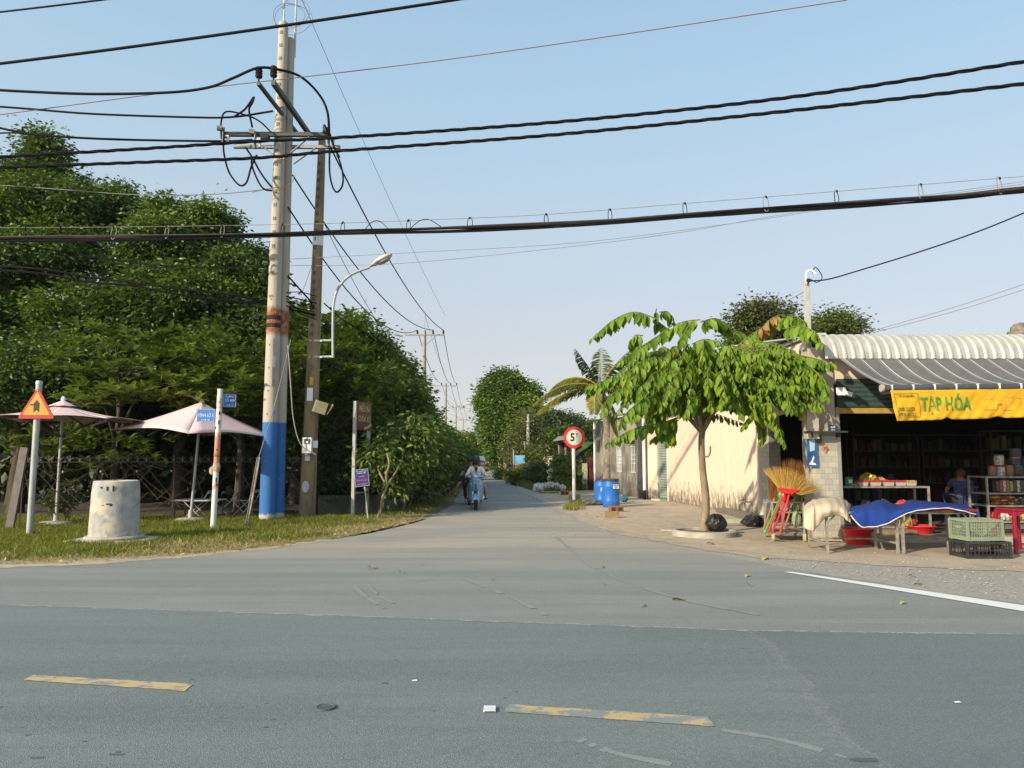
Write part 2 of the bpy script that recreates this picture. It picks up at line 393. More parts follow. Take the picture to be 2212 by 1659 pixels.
M_patch = asphalt('patch_asphalt', (0.138, 0.160, 0.170), (0.170, 0.190, 0.196), (0.118, 0.138, 0.148), 0.7)
M_side = asphalt('side_asphalt', (0.215, 0.230, 0.215), (0.26, 0.265, 0.24), (0.18, 0.195, 0.188), 0.5, True, (0.44, 0.375, 0.28))
M_conc = mat('forecourt_concrete', (0.40, 0.33, 0.24), (0.31, 0.26, 0.195), 1.3, 0.9, bump=0.35, bscale=70, dirt=(0.20, 0.17, 0.13), dscale=1.6, dthr=(0.52, 0.75))
M_gravel = mat('gravel', (0.36, 0.34, 0.30), (0.25, 0.235, 0.20), 14, 0.95, bump=0.8, bscale=60, dirt=(0.14, 0.13, 0.115), dscale=22, dthr=(0.55, 0.66))
M_sand = mat('sand', (0.44, 0.36, 0.25), (0.34, 0.28, 0.2), 3, 0.95, bump=0.5, bscale=60, dirt=(0.24, 0.2, 0.15), dscale=9, dthr=(0.52, 0.7))
M_soil = mat('verge_soil', (0.10, 0.10, 0.035), (0.17, 0.135, 0.06), 2.5, 0.95, bump=0.7, bscale=40, dirt=(0.27, 0.21, 0.12), dscale=3.5, dthr=(0.56, 0.72))
M_earth = mat('earth', (0.12, 0.115, 0.05), (0.09, 0.08, 0.04), 0.5, 0.95)

def jag(pts, step=0.25, amp=0.06):
    out = []
    for a, b in zip(pts, pts[1:]):
        a, b = Vector(a), Vector(b); n = max(1, int((b-a).length/step))
        nrm = Vector((-(b-a).y, (b-a).x, 0)).normalized() if (b-a).length > 1e-6 else Vector()
        for i in range(n): out.append(a.lerp(b, i/n)+nrm*random.gauss(0, amp)*min(1, (a.y/10)))
    out.append(Vector(pts[-1])); return out
def sheet(name, pts, z, m, kind='structure'):
    me = bpy.data.meshes.new(name); me.from_pydata([(p[0], p[1], z) for p in pts], [], [tuple(range(len(pts)))])
    me.materials.append(m); me.update()
    if me.polygons[0].normal.z < 0: me.flip_normals()
    o = bpy.data.objects.new(name, me); COL.objects.link(o); o['kind'] = kind; return o
sheet('ground', [(-1500, -300), (1500, -300), (1500, 2500), (-1500, 2500)], -0.004, M_earth)
left_edge = [G(0, 1222), G(200, 1217), G(400, 1202), G(600, 1182), G(760, 1159), G(850, 1141), G(915, 1121), G(955, 1105), G(978, 1088), G(992, 1068), G(1004, 1050), G(1012, 1038), G(1030, 1024), G(1046, 1013)]
left_j = jag(left_edge, 0.22, 0.05)
right_edge = [G(1078, 1013), G(1082, 1028), G(1095, 1042), G(1118, 1055), G(1148, 1073), G(1192, 1097), G(1233, 1119), G(1270, 1138), G(1330, 1158), G(1420, 1176), G(1530, 1196), G(1700, 1228), G(1850, 1252), G(2000, 1276), G(2212, 1306), G(2400, 1335)]
right_j = jag(right_edge, 0.22, 0.05)
jl, jr = G(-300, 1295), G(2500, 1378)
sheet('side_road', [Vector((-40, 9.0, 0)), Vector((-40, 11.5, 0))]+left_j+right_j+[Vector((40, 5.5, 0)), Vector((40, 2, 0)), Vector((-40, 2, 0))], 0.004, M_side)
jline = jag([G(-300, 1297), G(0, 1308), G(700, 1330), G(1100, 1345), G(1640, 1364), G(2212, 1372), G(2500, 1378)], 0.1, 0.012)
sheet('main_road', [Vector((-40, 10.5, 0))]+jline+[Vector((40, 1.2, 0)), Vector((40, -9, 0)), Vector((-40, -5, 0))], 0.0065, M_main)
# thin worn joint where the two asphalts meet
mb = MB(); M_joint = mat('joint_crumble', (0.36, 0.36, 0.33), (0.17, 0.19, 0.185), 30, 0.95, bump=0.5)
for a, b in zip(jline[2:-2], jline[3:-1]):
    if random.random() < 0.86:
        wd = random.uniform(0.01, 0.05); n = Vector((0, wd, 0)); mb.add([(a-n*random.random()).to_tuple()[:2]+(0.0085,), (b-n*random.random()).to_tuple()[:2]+(0.0085,), (b+n*.6).to_tuple()[:2]+(0.0085,), (a+n*.6).to_tuple()[:2]+(0.0085,)], [(0, 1, 2, 3)])
struct(mb.build('road_joint', M_joint))
# paint
def paintmat(name, c, thr, under=(0.15, 0.16, 0.165), sc=7):
    m, t, b, tc = newmat(name, 0.8, 0, 0.3)
    n = noise(t, mapping(t, tc.outputs['Object'], (1, 1.8, 1)), sc, 8, 0.75, 0.3)
    n2 = noise(t, tc.outputs['Object'], 45, 3, 0.7)
    f = ramp(t, math_(t, 'ADD', math_(t, 'MULTIPLY', n, 0.8), math_(t, 'MULTIPLY', n2, 0.2)), [(thr-0.02, 0.0), (thr+0.02, 1.0)])
    t.links.new(mixc(t, f, c, under), b.inputs['Base Color']); return m
M_yel = paintmat('worn_yellow_paint', (0.44, 0.335, 0.17), 0.535, under=(.19, .215, .205))
M_yel2 = paintmat('very_worn_yellow_paint', (0.42, 0.32, 0.16), 0.50, under=(.19, .215, .205), sc=3.4)
M_wht = paintmat('worn_white_paint', (0.62, 0.62, 0.60), 0.68)
def strip(name, cs, m, z=0.013):
    o = sheet(name, cs, z, m); return o
sheet('lane_marking', jag([G(50, 1472), G(72, 1461), G(417, 1481), G(400, 1496), G(50, 1472)], 0.05, 0.006), 0.0105, M_yel)
sheet('lane_marking', jag([G(1100, 1525), G(1530, 1552), G(1545, 1573), G(1412, 1564), G(1330, 1558), G(1200, 1549), G(1088, 1541), G(1100, 1525)], 0.05, 0.006), 0.0105, M_yel2)
sheet('edge_line', [G(1692, 1237), G(1712, 1237), G(2212, 1310), G(2500, 1358), G(2500, 1376), G(2212, 1323)], 0.012, M_wht)
# gravel shoulder right, sandy edges, forecourt
sheet('gravel_shoulder', jag([G(1560, 1188), G(1800, 1190), G(2050, 1198), G(2212, 1205), G(2600, 1215), G(3200, 1230)], 0.3, 0.05)+[Vector((40, 8, 0)), Vector((40, 5, 0))]+right_j[::-1][:40], 0.009, M_gravel) if False else None
fore = [Vector((4.9, 40, 0)), G(1255, 1058), G(1175, 1062), G(1150, 1070), G(1196, 1095), G(1240, 1117), G(1275, 1136), G(1335, 1154), G(1425, 1172), G(1530, 1190), G(1640, 1205), G(1750, 1212), G(1900, 1222), G(2100, 1232), G(2300, 1238), Vector((40, 9.0, 0)), Vector((40, 30, 0)), Vector((12, 40, 0))]
sheet('shoulder', jag([G(1112, 1050), G(1210, 1052), G(1400, 1070), G(1500, 1100), Vector((14, 16, 0)), Vector((40, 15, 0)), Vector((40, 5, 0))], 0.4, 0.03)+right_j[::-1][:int(len(right_j)*0.97)], 0.0, M_gravel)
sheet('sandy_edge', jag([G(1130, 1046), G(1165, 1062), G(1210, 1090), G(1255, 1113), G(1300, 1135), G(1400, 1160), G(1530, 1183), G(1720, 1207), G(1720, 1190), G(1450, 1130), G(1260, 1066), G(1130, 1046)], 0.25, 0.06), 0.009, M_sand)
sheet('forecourt', jag(fore, 0.3, 0.05), 0.006, M_conc)
verge = [Vector((-40, 11.9, 0))]+left_j+[G(1040, 1010), Vector((-3.4, 90, 0)), Vector((-3.4, 22, 0)), Vector((-4.2, 19.5, 0)), Vector((-40, 19.5, 0))]
sheet('verge', verge, 0.004, M_soil)
sheet('garden_ground', [(-40, 19.4), (-3.3, 19.4), (-3.3, 90), (-40, 90)], 0.006, mat('garden_soil', (0.06, 0.05, 0.03), (0.04, 0.035, 0.02), 2, 0.95))
# dusty strip between grass and asphalt on the left
sheet('gravel_strip', jag([G(-200, 1234), G(0, 1227), G(200, 1221), G(400, 1205), G(600, 1184), G(760, 1160), G(850, 1142), G(915, 1122)], 0.12, 0.05)+jag([G(915, 1120), G(850, 1139), G(760, 1157), G(600, 1180), G(400, 1198), G(200, 1206), G(0, 1210), G(-200, 1212)], 0.12, 0.09), 0.008, M_sand)
M_far = mat('grassy_bank', (0.07, 0.10, 0.025), (0.12, 0.13, 0.04), 2, 0.95, bump=0.6)
sheet('grass_bank', jag([G(1084, 1036), G(1092, 1024), G(1130, 1026), G(1290, 1046), G(1290, 1058), G(1200, 1062), G(1150, 1060), G(1115, 1048), G(1084, 1036)], 0.4, 0.1), 0.013, M_far)

# road leftovers: cracks, tar strings, oil stains
M_tar = mat('tar', (0.075, 0.085, 0.088), (0.1, 0.11, 0.115), 5, 0.7)
M_faint = mat('chalky_scrape', (0.33, 0.32, 0.29), (0.24, 0.23, 0.21), 5, 0.9)
mb = MB()
for cx, cy, rx, ry in ((1868, 1645, .08, .03), (80, 1640, .04, .012), (250, 1633, .045, .012), (832, 1478, .025, .012)):
    g = G(cx, cy); n = 14
    mb.add([(g.x+rx*math.cos(k*2*math.pi/n)*random.uniform(.8, 1.2), g.y+ry*math.sin(k*2*math.pi/n)*random.uniform(.8, 1.2), 0.0095) for k in range(n)], [tuple(range(n))])
for a in range(34):
    g = G(random.uniform(-100, 1650), random.uniform(1400, 1700)); rx = random.uniform(.006, .02); n = 7
    mb.add([(g.x+rx*math.cos(k*2*math.pi/n)*random.uniform(.7, 1.3), g.y+rx*.5*math.sin(k*2*math.pi/n)*random.uniform(.7, 1.3), 0.0095) for k in range(n)], [tuple(range(n))])
struct(mb.build('tar_spots', M_tar))
mb = MB()
for pts, wd in (([(590, 1262), (586, 1270), (593, 1278), (580, 1285), (548, 1293)], .012), ([(895, 1258), (915, 1255), (935, 1251)], .014), ([(1190, 1400), (1195, 1403)], .01)):
    P = catmull([G(*p, 0.0) for p in pts], 4)
    for a, b in zip(P, P[1:]):
        n = Vector((0, wd*random.uniform(.4, 1.2), 0)); mb.add([(a.x, a.y-n.y, .0095), (b.x, b.y-n.y, .0095), (b.x, b.y+n.y, .0095), (a.x, a.y+n.y, .0095)], [(0, 1, 2, 3)])
struct(mb.build('road_scrapes', M_faint))
mb = MB()
for pts, wd in (([(760, 1262), (790, 1290), (830, 1315)], .05), ([(790, 1260), (815, 1285), (850, 1305)], .05), ([(1200, 1160), (1290, 1230), (1450, 1290), (1640, 1330)], .07), ([(1560, 1580), (1680, 1600), (1830, 1640)], .05), ([(1250, 1600), (1330, 1630), (1450, 1655)], .05), ([(1000, 1250), (1100, 1290), (1180, 1330)], .06)):
    P = catmull([G(*p, 0.0) for p in pts], 6)
    for a, b in zip(P, P[1:]):
        if random.random() < .25: continue
        n = Vector((-(b-a).y, (b-a).x, 0)).normalized()*wd*random.uniform(.3, .7); mb.add([(a.x-n.x, a.y-n.y, .0088), (b.x-n.x, b.y-n.y, .0088), (b.x+n.x, b.y+n.y, .0088), (a.x+n.x, a.y+n.y, .0088)], [(0, 1, 2, 3)])
struct(mb.build('tyre_marks', mat('tyre_mark', (.19, .205, .198), (.215, .228, .218), 20, .9)))

# road stud and round cover
o = thing('road_stud', 'small square white reflective stud set in the near lane', 'road stud', G(1058, 1534, 0.008))
MB().box((0, 0, 0.008), (0.075, 0.085, 0.014)).build('body', mat('stud_white', (0.6, 0.62, 0.64)), o, bevel=0.003)
MB().box((0, -0.0435, 0.007), (0.06, 0.003, 0.008)).build('reflector', mat('stud_grey', (0.2, 0.22, 0.25), rough=.2), o)
o = thing('valve_cover', 'small round dark iron cover sunk in the near lane', 'cover', G(703, 1530, 0.006))
MB().lathe((0, 0, 0), [(0.062, 0), (0.062, 0.011), (0.05, 0.013), (0.048, 0.009), (0.001, 0.009)], 20).build('rim', mat('cast_iron', (0.09, 0.1, 0.1), rough=.6, bump=.5), o)
MB().box((0, 0, 0.010), (0.07, 0.018, 0.006), 0.4).build('lug', mat('cast_iron', 0), o)

# fallen leaves, each a thing
M_fl = mat('dry_leaf_yellow', (0.42, 0.36, 0.06), (0.30, 0.22, 0.06), 30, 0.7)
M_fb = mat('dry_leaf_brown', (0.24, 0.12, 0.05), (0.34, 0.2, 0.1), 30, 0.7)
def fallen(x, y, L, m, label, grp, z=0.012):
    V, tf, k, N = leafarr([(0, 0, 0.012)], [(math.cos(random.random()*6), math.sin(random.random()*6), 0.05)], [(0.1, 0.1, 1)], L, 0.5, T_MID)
    o = leafmesh('fallen_leaf', [(V, tf, k, N, 0)], m); o.location = G(x, y, z); tag(o, label, 'leaf', grp)
for x, y, lab in ((870, 1238, 'small yellow leaf right of the curled brown leaf near the left verge'), (907, 1221, 'small yellow leaf in the middle left of the junction'), (1297, 1227, 'small yellow leaf in the road straight below the round weight sign'), (1382, 1311, 'small yellow leaf just left of the larger yellow green leaf'), (1617, 1243, 'upper of two small yellow leaves left of the white edge line'), (1612, 1262, 'lower of two small yellow leaves left of the white edge line'), (1955, 1302, 'small yellow leaf lying beside the white edge line'), (1976, 1246, 'small yellow leaf on the gravel below the left steel table'), (1996, 1264, 'small yellow leaf on the gravel between the tables and the white line')):
    fallen(x, y, random.uniform(.09, .13), M_fl, lab, 'yellow leaves scattered on the junction')
fallen(1478, 1298, .17, M_fl, 'larger yellow green leaf lying alone mid road, in front of the potted street tree', 'leaf')
fallen(802, 1230, .19, M_fb, 'curled brown leaf lying on the asphalt near the left grass verge', None)
fallen(1526, 1175, .17, M_fb, 'brown leaf lying just in front of the round tree kerb', None)
fallen(1660, 1205, .24, M_fl, 'large pale yellow leaf lying at the edge of the forecourt before the broom cart', None)
for x, y, lab in ((1027, 1273, 'tiny dark leaf alone in the middle of the junction'), (1300, 1264, 'tiny dark leaf below the yellow leaf under the weight sign'), (1328, 1200, 'tiny dark leaf near the sandy edge right of the side road mouth'), (1385, 1212, 'tiny dark leaf in the road just left of the tree kerb'), (1061, 1254, 'tiny dark leaf up and right of the lone middle one')):
    fallen(x, y, .06, M_fb, lab, 'tiny dark leaves on the junction')
o = MB().add([(-.018, -.01, .006), (.02, -.012, .008), (.018, .012, .01), (-.015, .012, .007)], [(0, 1, 2, 3)]).build('paper_scrap', mat('paper_white', (0.7, 0.7, 0.7))); o.location = G(895, 1472, 0.002); tag(o, 'small scrap of white paper lying on the near lane', 'paper')
o = MB().add([(-.018, -.01, .006), (.02, -.012, .008), (.018, .012, .01), (-.015, .012, .007)], [(0, 1, 2, 3)]).build('paper_scrap', mat('paper_white', 0)); o.location = G(2068, 1519, 0.006); tag(o, 'small scrap of pale litter on the darker asphalt at far right', 'paper')

# ============================================================ grass
def inpoly(P, poly):
    x, y = P[:, 0], P[:, 1]; ins = np.zeros(len(P), bool); n = len(poly); j = n-1
    for i in range(n):
        xi, yi, xj, yj = poly[i][0], poly[i][1], poly[j][0], poly[j][1]
        if yi != yj: ins ^= ((yi > y) != (yj > y)) & (x < (xj-xi)*(y-yi)/(yj-yi)+xi)
        j = i
    return ins
EL = [(p.x, p.y) for p in left_edge]
def edge_dist(P):
    d = np.full(len(P), 1e9)
    for a, b in zip(EL, EL[1:]):
        a = np.array(a); b = np.array(b); ab = b-a; t = np.clip(((P-a)@ab)/(ab@ab), 0, 1); q = a+t[:, None]*ab
        d = np.minimum(d, np.linalg.norm(P-q, axis=1))
    return d
def fnoise(P, s, seed=0):
    r = np.random.default_rng(seed); out = np.zeros(len(P))
    for k in range(6):
        a = r.normal(size=2)*s*(1+k*0.6); out += np.sin(P@a+r.random()*6)/(1+0.4*k)
    return out/3
M_gg = leafmat('grass_green', [(0.115, 0.145, 0.016), (0.19, 0.215, 0.028), (0.27, 0.27, 0.05), (0.08, 0.11, 0.014)], 0.4, 0.6, 0.2)
M_gd = leafmat('grass_dry', [(0.40, 0.32, 0.16), (0.27, 0.24, 0.09), (0.48, 0.38, 0.21), (0.23, 0.24, 0.07)], 0.3, 0.7, 0.2)
def grass(name, poly, n, h, dry_edge, lim, label, seed=1, dryness=0.0):
    P = np.column_stack([rng.uniform(lim[0], lim[1], n), rng.uniform(lim[2], lim[3], n)])
    P = P[inpoly(P, poly)]; gr_ = G(245, 1171); P = P[((P[:, 0]-gr_.x-.02)/.78)**2+((P[:, 1]-gr_.y)/.56)**2 > 1]; ed = edge_dist(P); f = fnoise(P, 2.2, seed)*1.3; f2 = fnoise(P, 6.5, seed+5)*1.2
    keep = rng.random(len(P)) < np.clip(0.25+ed*1.3+f*0.45, 0.05, 1); P, ed, f, f2 = P[keep], ed[keep], f[keep], f2[keep]
    dry = (f*0.8+f2*0.5+rng.normal(size=len(P))*0.35+dryness) > (ed-dry_edge)*.85
    H = h*(0.45+0.8*rng.random(len(P)))*np.clip(0.45+ed*0.5, 0.4, 1.1)*(1+0.3*f2)
    N = len(P); d = np.column_stack([rng.normal(size=N)*0.55, rng.normal(size=N)*0.55, np.ones(N)]); d[dry, :2] *= 2.4
    nr = np.column_stack([rng.normal(size=N), rng.normal(size=N), rng.random(N)*.4])
    pos = np.column_stack([P, np.full(N, 0.005)]); parts = []
    for mk, mi in ((~dry, 0), (dry, 1)):
        if mk.sum() == 0: continue
        V, tf, k, N2 = leafarr(pos[mk], d[mk], nr[mk], H[mk], 0.13, T_BLADE); parts.append((V, tf, k, N2, mi))
    o = leafmesh(name, parts, [M_gg, M_gd]); tag(o, label, 'grass', kind='stuff'); return o
vp = [(p[0], p[1]) for p in verge]
grass('grass', vp, 250000, 0.10, 1.15, (-14, -1.5, 10, 19.4), 'short green and straw coloured grass covering the left verge')
grass('grass', vp, 60000, 0.12, 0.35, (-4.2, -1.0, 19.4, 60), 'green grass along the foot of the low wall by the side road', 4)
pb = [G(1084, 1036), G(1092, 1024), G(1130, 1026), G(1290, 1046), G(1290, 1058), G(1200, 1062), G(1150, 1060), G(1115, 1048)]
EL2 = EL; EL = [(100, 100), (101, 100)]
grass('grass', [(p.x, p.y) for p in pb], 40000, 0.30, 0.0, (-1, 6, 28, 62), 'taller green grass round the rubbish heap by the right roadside', 5)
pb = [G(1212, 1100), G(1240, 1078), G(1268, 1088), G(1264, 1102), G(1225, 1106)]
grass('dry_grass_tuft', [(p.x, p.y) for p in pb], 5000, 0.14, 0.0, (1, 4, 18, 29), 'cut straw and dry grass at the foot of the round weight sign', 6, 60)
EL = EL2

# litter of dry leaves on the verge, loose stones on the gravel
n = 700; P = np.column_stack([rng.uniform(-9, -2, n), rng.uniform(10.5, 21, n)]); P = P[inpoly(P, vp)]; ed = edge_dist(P); P = P[rng.random(len(P)) < np.clip(1.1-ed*.5, .15, 1)]; N = len(P)
V, tf, k, N = leafarr(np.column_stack([P, np.full(N, .03)]), rng.normal(size=(N, 3))*np.array([1, 1, .25]), rng.normal(size=(N, 3))*.5+np.array([0, 0, 1]), rng.uniform(.05, .13, N), .5, T_MID)
o = leafmesh('leaf_litter', [(V, tf, k, N, 0)], leafmat('litter_leaf', [(.30, .20, .10), (.42, .32, .17), (.20, .12, .06), (.5, .44, .32)], .1, .8)); tag(o, 'dry leaf litter scattered over the left grass verge', 'leaf litter', kind='stuff')
mb = MB(); rs = random.Random(77)
for k in range(900):
    x, y = rs.choice([(rs.uniform(1150, 1500), rs.uniform(1060, 1170)), (rs.uniform(1560, 2212), rs.uniform(1195, 1300))]); g = G(x, y)
    if x > 1560 and y > 1210+(x-1600)*.15: continue
    s_ = rs.uniform(.006, .02); mb.ellipsoid((g.x, g.y, .012), (s_, s_*.8, s_*.5), 5, 3)
o = mb.build('loose_stones', mat('stone_grey', (.36, .34, .30), (.22, .21, .19), 9, .9)); tag(o, 'small loose stones scattered on the gravel and sandy edges', 'stones', kind='stuff')
# ============================================================ LEFT SIDE
M_galv = mat('galvanised_steel', (0.42, 0.45, 0.43), (0.30, 0.33, 0.32), 9, 0.5, 0.3, bump=0.1, stretch=(1, 1, .35))
M_rustmetal = mat('rusty_steel', (0.10, 0.06, 0.045), (0.15, 0.08, 0.05), 20, 0.8, 0.1)
M_darkmetal = mat('dark_metal', (0.045, 0.045, 0.045), (0.07, 0.065, 0.06), 12, 0.6, 0.3)
M_black = mat('black_rubber', (0.01, 0.01, 0.011), (0.016, 0.015, 0.015), 15, 0.6, spec=.2)
M_blk = mat('black_cable', (0.005, 0.005, 0.006), (0.009, 0.009, 0.009), 4, 0.7, spec=.12)
M_grycable = mat('grey_wire', (0.16, 0.15, 0.15), (0.22, 0.2, 0.2), 4, 0.5)
M_white = mat('white_paint', (0.68, 0.69, 0.66), (0.58, 0.59, 0.57), 10, 0.6, bump=.1)
M_redp = mat('sign_red', (0.46, 0.035, 0.02), (0.38, 0.03, 0.02), 8, 0.45)
M_blacks = mat('sign_black', (0.015, 0.015, 0.015), (0.02, 0.02, 0.02), 8, 0.5)
M_bluesign = mat('sign_blue', (0.015, 0.125, 0.40), (0.02, 0.15, 0.44), 8, 0.5)
M_wtxt = mat('sign_white', (0.72, 0.74, 0.75), (0.66, 0.68, 0.7), 8, 0.5)
M_cdrum = mat('patchy_cement', (0.42, 0.41, 0.38), (0.24, 0.25, 0.25), 3.6, 0.9, bump=.35, bscale=20, dirt=(0.48, 0.43, 0.33), dscale=3, dthr=(0.52, 0.60))
M_slab = mat('slab_concrete', (0.42, 0.39, 0.33), (0.30, 0.28, 0.24), 6, 0.9, bump=.4)
M_umb = mat('faded_pink_canvas', (0.58, 0.43, 0.43), (0.62, 0.47, 0.47), 2.2, 0.85, bump=.15, bscale=150, dirt=(0.5, 0.42, 0.40), dscale=3, dthr=(0.6, 0.8))
M_umbpole = mat('umbrella_pole_paint', (0.40, 0.42, 0.42), (0.34, 0.35, 0.35), 6, 0.5, .2)

# --- triangular warning sign
b = G(63, 1160); o = thing('warning_sign', 'yellow triangular warning sign with red border on a galvanised post at far left', 'road sign', b)
mb = MB(); mb.tube([(0, 0, -.05), (0, 0, 3.02)], 0.058, 14); mb.lathe((0, 0, 3.02), [(.064, 0), (.064, .06), (.05, .08)], 14); mb.build('post', M_galv, o, smooth=40)
def tri(s, r=0.06):
    h = s*math.sqrt(3)/2; c = [(-s/2, 0), (s/2, 0), (0, h)]; out = []
    for i in range(3):
        p = Vector(c[i]); a = (Vector(c[i-1])-p).normalized(); q = (Vector(c[(i+1) % 3])-p).normalized(); 
        for k in range(5): 
            t = k/4; out.append(p+a*r*(1-t)+q*r*t-(a+q)*r*0.22*math.sin(math.pi*t)*1.0)
    return [(p.x, p.y) for p in out]
Ms = RZ(R(2)); zc = 2.33
MB().prism(tri(.735), (0.035, -.085, zc), .02, Ms).build('border', M_redp, o, bevel=.004)
MB().prism([(x, z+.075) for x, z in tri(.54, .03)], (0.035, -.089, zc), .003, Ms).build('face', mat('sign_yellow', (0.62, 0.30, 0.03), (0.56, 0.26, 0.025), 7, .5), o)
MB().prism([(-.055, .13), (0, .175), (.055, .13), (.055, .31), (0, .375), (-.055, .31), (-.055, .295), (-.125, .295), (-.125, .265), (-.055, .265)], (0.035, -.093, zc), .003, Ms).build('symbol', M_blacks, o)
[MB().lathe((.035, -.096, zc+z), [(.011, 0), (.011, .004)], 8, M=Matrix.Rotation(math.pi/2, 3, 'X')).build('bolt', M_galv, o) for z in (.11, .565)]

# --- concrete well ring
b = G(245, 1171); o = thing('concrete_ring', 'large grey cement ring with patchy plaster standing on a slab in the grass', 'concrete drum', b)
MB().lathe((0, 0, 0), [(.425, .06), (.405, .9), (.385, 1.12), (.36, 1.135), (.33, 1.12), (.33, .3), (.001, .3)], 40, closed=False).build('ring', M_cdrum, o, smooth=50)
MB().lathe((0.02, 0, 0), [(.50, .05), (.515, .10), (.49, .125), (.42, .13)], 36, closed=False).build('flange', M_slab, o, smooth=40)
mb = MB(); mb.prism([(-.72, 0), (.72, 0), (.70, .065), (-.7, .07)], (0.02, -.45, 0), .95); mb.build('slab', M_slab, o, bevel=.015)
mb = MB()
for a, z, wd, h in ((-1.45, 1.0, .02, .07), (-1.2, 1.0, .025, .10), (-1.35, .72, .09, .025), (-1.25, .7, .05, .04), (-1.6, .7, .05, .015), (-1.72, 1.02, .03, .03)):
    c, s_ = math.cos(a), math.sin(a); MB().box((.404*c, .404*s_, z), (wd, .012, h), a+math.pi/2).build('black_mark', M_blacks, o)

# --- umbrellas
def umbrella(loc, rad, zap, zed, ns, rot, label, tilt=0, sag=.12, vent=True):
    o = thing('garden_umbrella', label, 'umbrella', loc, 0, 'faded pink garden umbrellas')
    M = Matrix.Rotation(tilt, 3, 'Y'); mb = MB(); K = 7
    cs = [Vector((rad*math.cos(rot+2*math.pi*i/ns), rad*math.sin(rot+2*math.pi*i/ns), zed)) for i in range(ns)]
    ap = Vector((0, 0, zap))
    for i in range(ns):
        a, c = cs[i], cs[(i+1) % ns]; rows = []
        for u in range(K+1):
            t = u/K; row = []
            for v in range(K+1):
                s_ = v/K; p = ap.lerp(a.lerp(c, s_), t); p.z += -0.05*math.sin(math.pi*t)*.8 + sag*math.sin(math.pi*s_)*t*t*.45; 
                q = p.copy(); k = 1-sag*.55*math.sin(math.pi*s_)*t*t; q.x *= k; q.y *= k
                row.append(M@q)
            rows.append(row)
        mb.grid(rows)
    # valance strip
    mb.build('canopy', M_umb, o, smooth=25, solid=.006)
    if vent:
        mb = MB(); n = 8
        for i in range(n):
            a0, a1 = rot+2*math.pi*i/n, rot+2*math.pi*(i+1)/n
            mb.add([M@Vector((0, 0, zap+.12)), M@Vector((.30*math.cos(a0), .30*math.sin(a0), zap-.035)), M@Vector((.28*math.cos((a0+a1)/2), .28*math.sin((a0+a1)/2), zap-.02)), M@Vector((.30*math.cos(a1), .30*math.sin(a1), zap-.035))], [(0, 1, 2, 3)])
        mb.build('vent_cap', M_umb, o, solid=.005)
    top = M@Vector((0, 0, zap+(.12 if vent else 0.0)))
    MB().lathe(top, [(.045, -.02), (.05, .03), (.035, .07), (.01, .085)], 12).build('finial', M_wtxt, o, smooth=50)
    MB().tube([(0, 0, 0.03), tuple(top)], .032, 10).build('pole', M_umbpole, o, smooth=40)
    for i in range(ns if ns > 4 else 8):
        if ns == 4: e = cs[i//2] if i % 2 == 0 else cs[i//2].lerp(cs[(i//2+1) % 4], .5)*0.98
        else: e = cs[i]
        e = M@e; MB().bar(M@Vector((0, 0, zap-.16)), e+Vector((0, 0, -.05)), .016, .024).build('rib', M_darkmetal, o)
        mid = top.lerp(e, .5)+Vector((0, 0, -.16)); MB().bar((0, 0, zap-.75), mid, .012, .018).build('strut', M_darkmetal, o)
    MB().lathe((0, 0, 0), [(.40, 0), (.40, .05), (.30, .10), (.06, .12), (.05, .3), (.045, .3)], 24).build('base', M_slab, o, smooth=40)
    return o
umbrella(G(120, 1136)+Vector((0, 0, 0)), 1.75, 2.78, 2.42, 8, R(-75), 'faded pink octagonal garden umbrella with a vented top, the left one', 0)
umbrella(G(411, 1128), 1.98, 2.93, 2.12, 4, R(-73), 'faded pink square garden umbrella with sagging corners behind the street name post', R(3), .22, False)

# --- leaning dark post at far left
b = G(22, 1147); MBp = MB().bar((-.02, 0, 0), (.16, .05, 1.78), .17, .06); o = MBp.build('leaning_post', mat('old_post', (0.15, 0.14, 0.13), (0.1, 0.095, 0.09), 8, .7, .2, dirt=(.16, .08, .04), dscale=5), None, bevel=.006); o.location = b; tag(o, 'dark flat metal post leaning right at the left end of the rod fence', 'post')

# --- welded rod fence with spear tops
FA, FB = G(42, 1141), G(648, 1117); FD = FB-FA; L = FD.length; FR = math.atan2(FD.y, FD.x)
FY = FA.y
def fency(x): return FA.lerp(FB, (x-42)/606.0)
fo = thing('rod_fence', 'low rusty fence welded from criss-cross steel rods with trident spikes on top', 'fence', FA, FR)
H = 1.46; M_rod = mat('brown_rod', (0.11, 0.075, 0.06), (0.15, 0.10, 0.08), 20, .7, .3)
mb = MB(); mb.bar((0, 0, H), (L, 0, H), .022, .02); mb.bar((0, 0, .09), (L, 0, .09), .02, .018)
for i in range(5): mb.bar((L*i/4, 0, 0), (L*i/4, 0, H), .025, .025)
mb.build('frame', M_rod, fo)
mb = MB(); rs = random.Random(3)
for i in range(52):
    xa = rs.uniform(0, L); za = rs.choice([H, H, rs.uniform(.6, H), .09]); ang = rs.uniform(.35, 1.25); ln = rs.uniform(.4, 1.5)
    xb = xa+math.cos(ang)*ln*rs.choice([-1, -1, 1, 1, 1]); zb = za-abs(math.sin(ang))*ln
    if za < .2: zb = za+abs(math.sin(ang))*ln
    xb = min(max(xb, 0), L); zb = min(max(zb, .09), H)
    mb.bar((xa, rs.uniform(-.012, .012), za), (xb, rs.uniform(-.012, .012), zb), .013)
for i in range(9):
    xa = rs.uniform(.3, L-.5); mb.tube([(xa+.18*math.cos(t), 0, H-.02-.28*math.sin(t)) for t in np.linspace(0, math.pi, 9)], .005, 5)
mb.build('rod_lattice', M_rod, fo)
sp = MB(); sp.tube([(0, 0, 0), (0, 0, .12), (0, 0, .15)], [.008, .007, .001], 5)
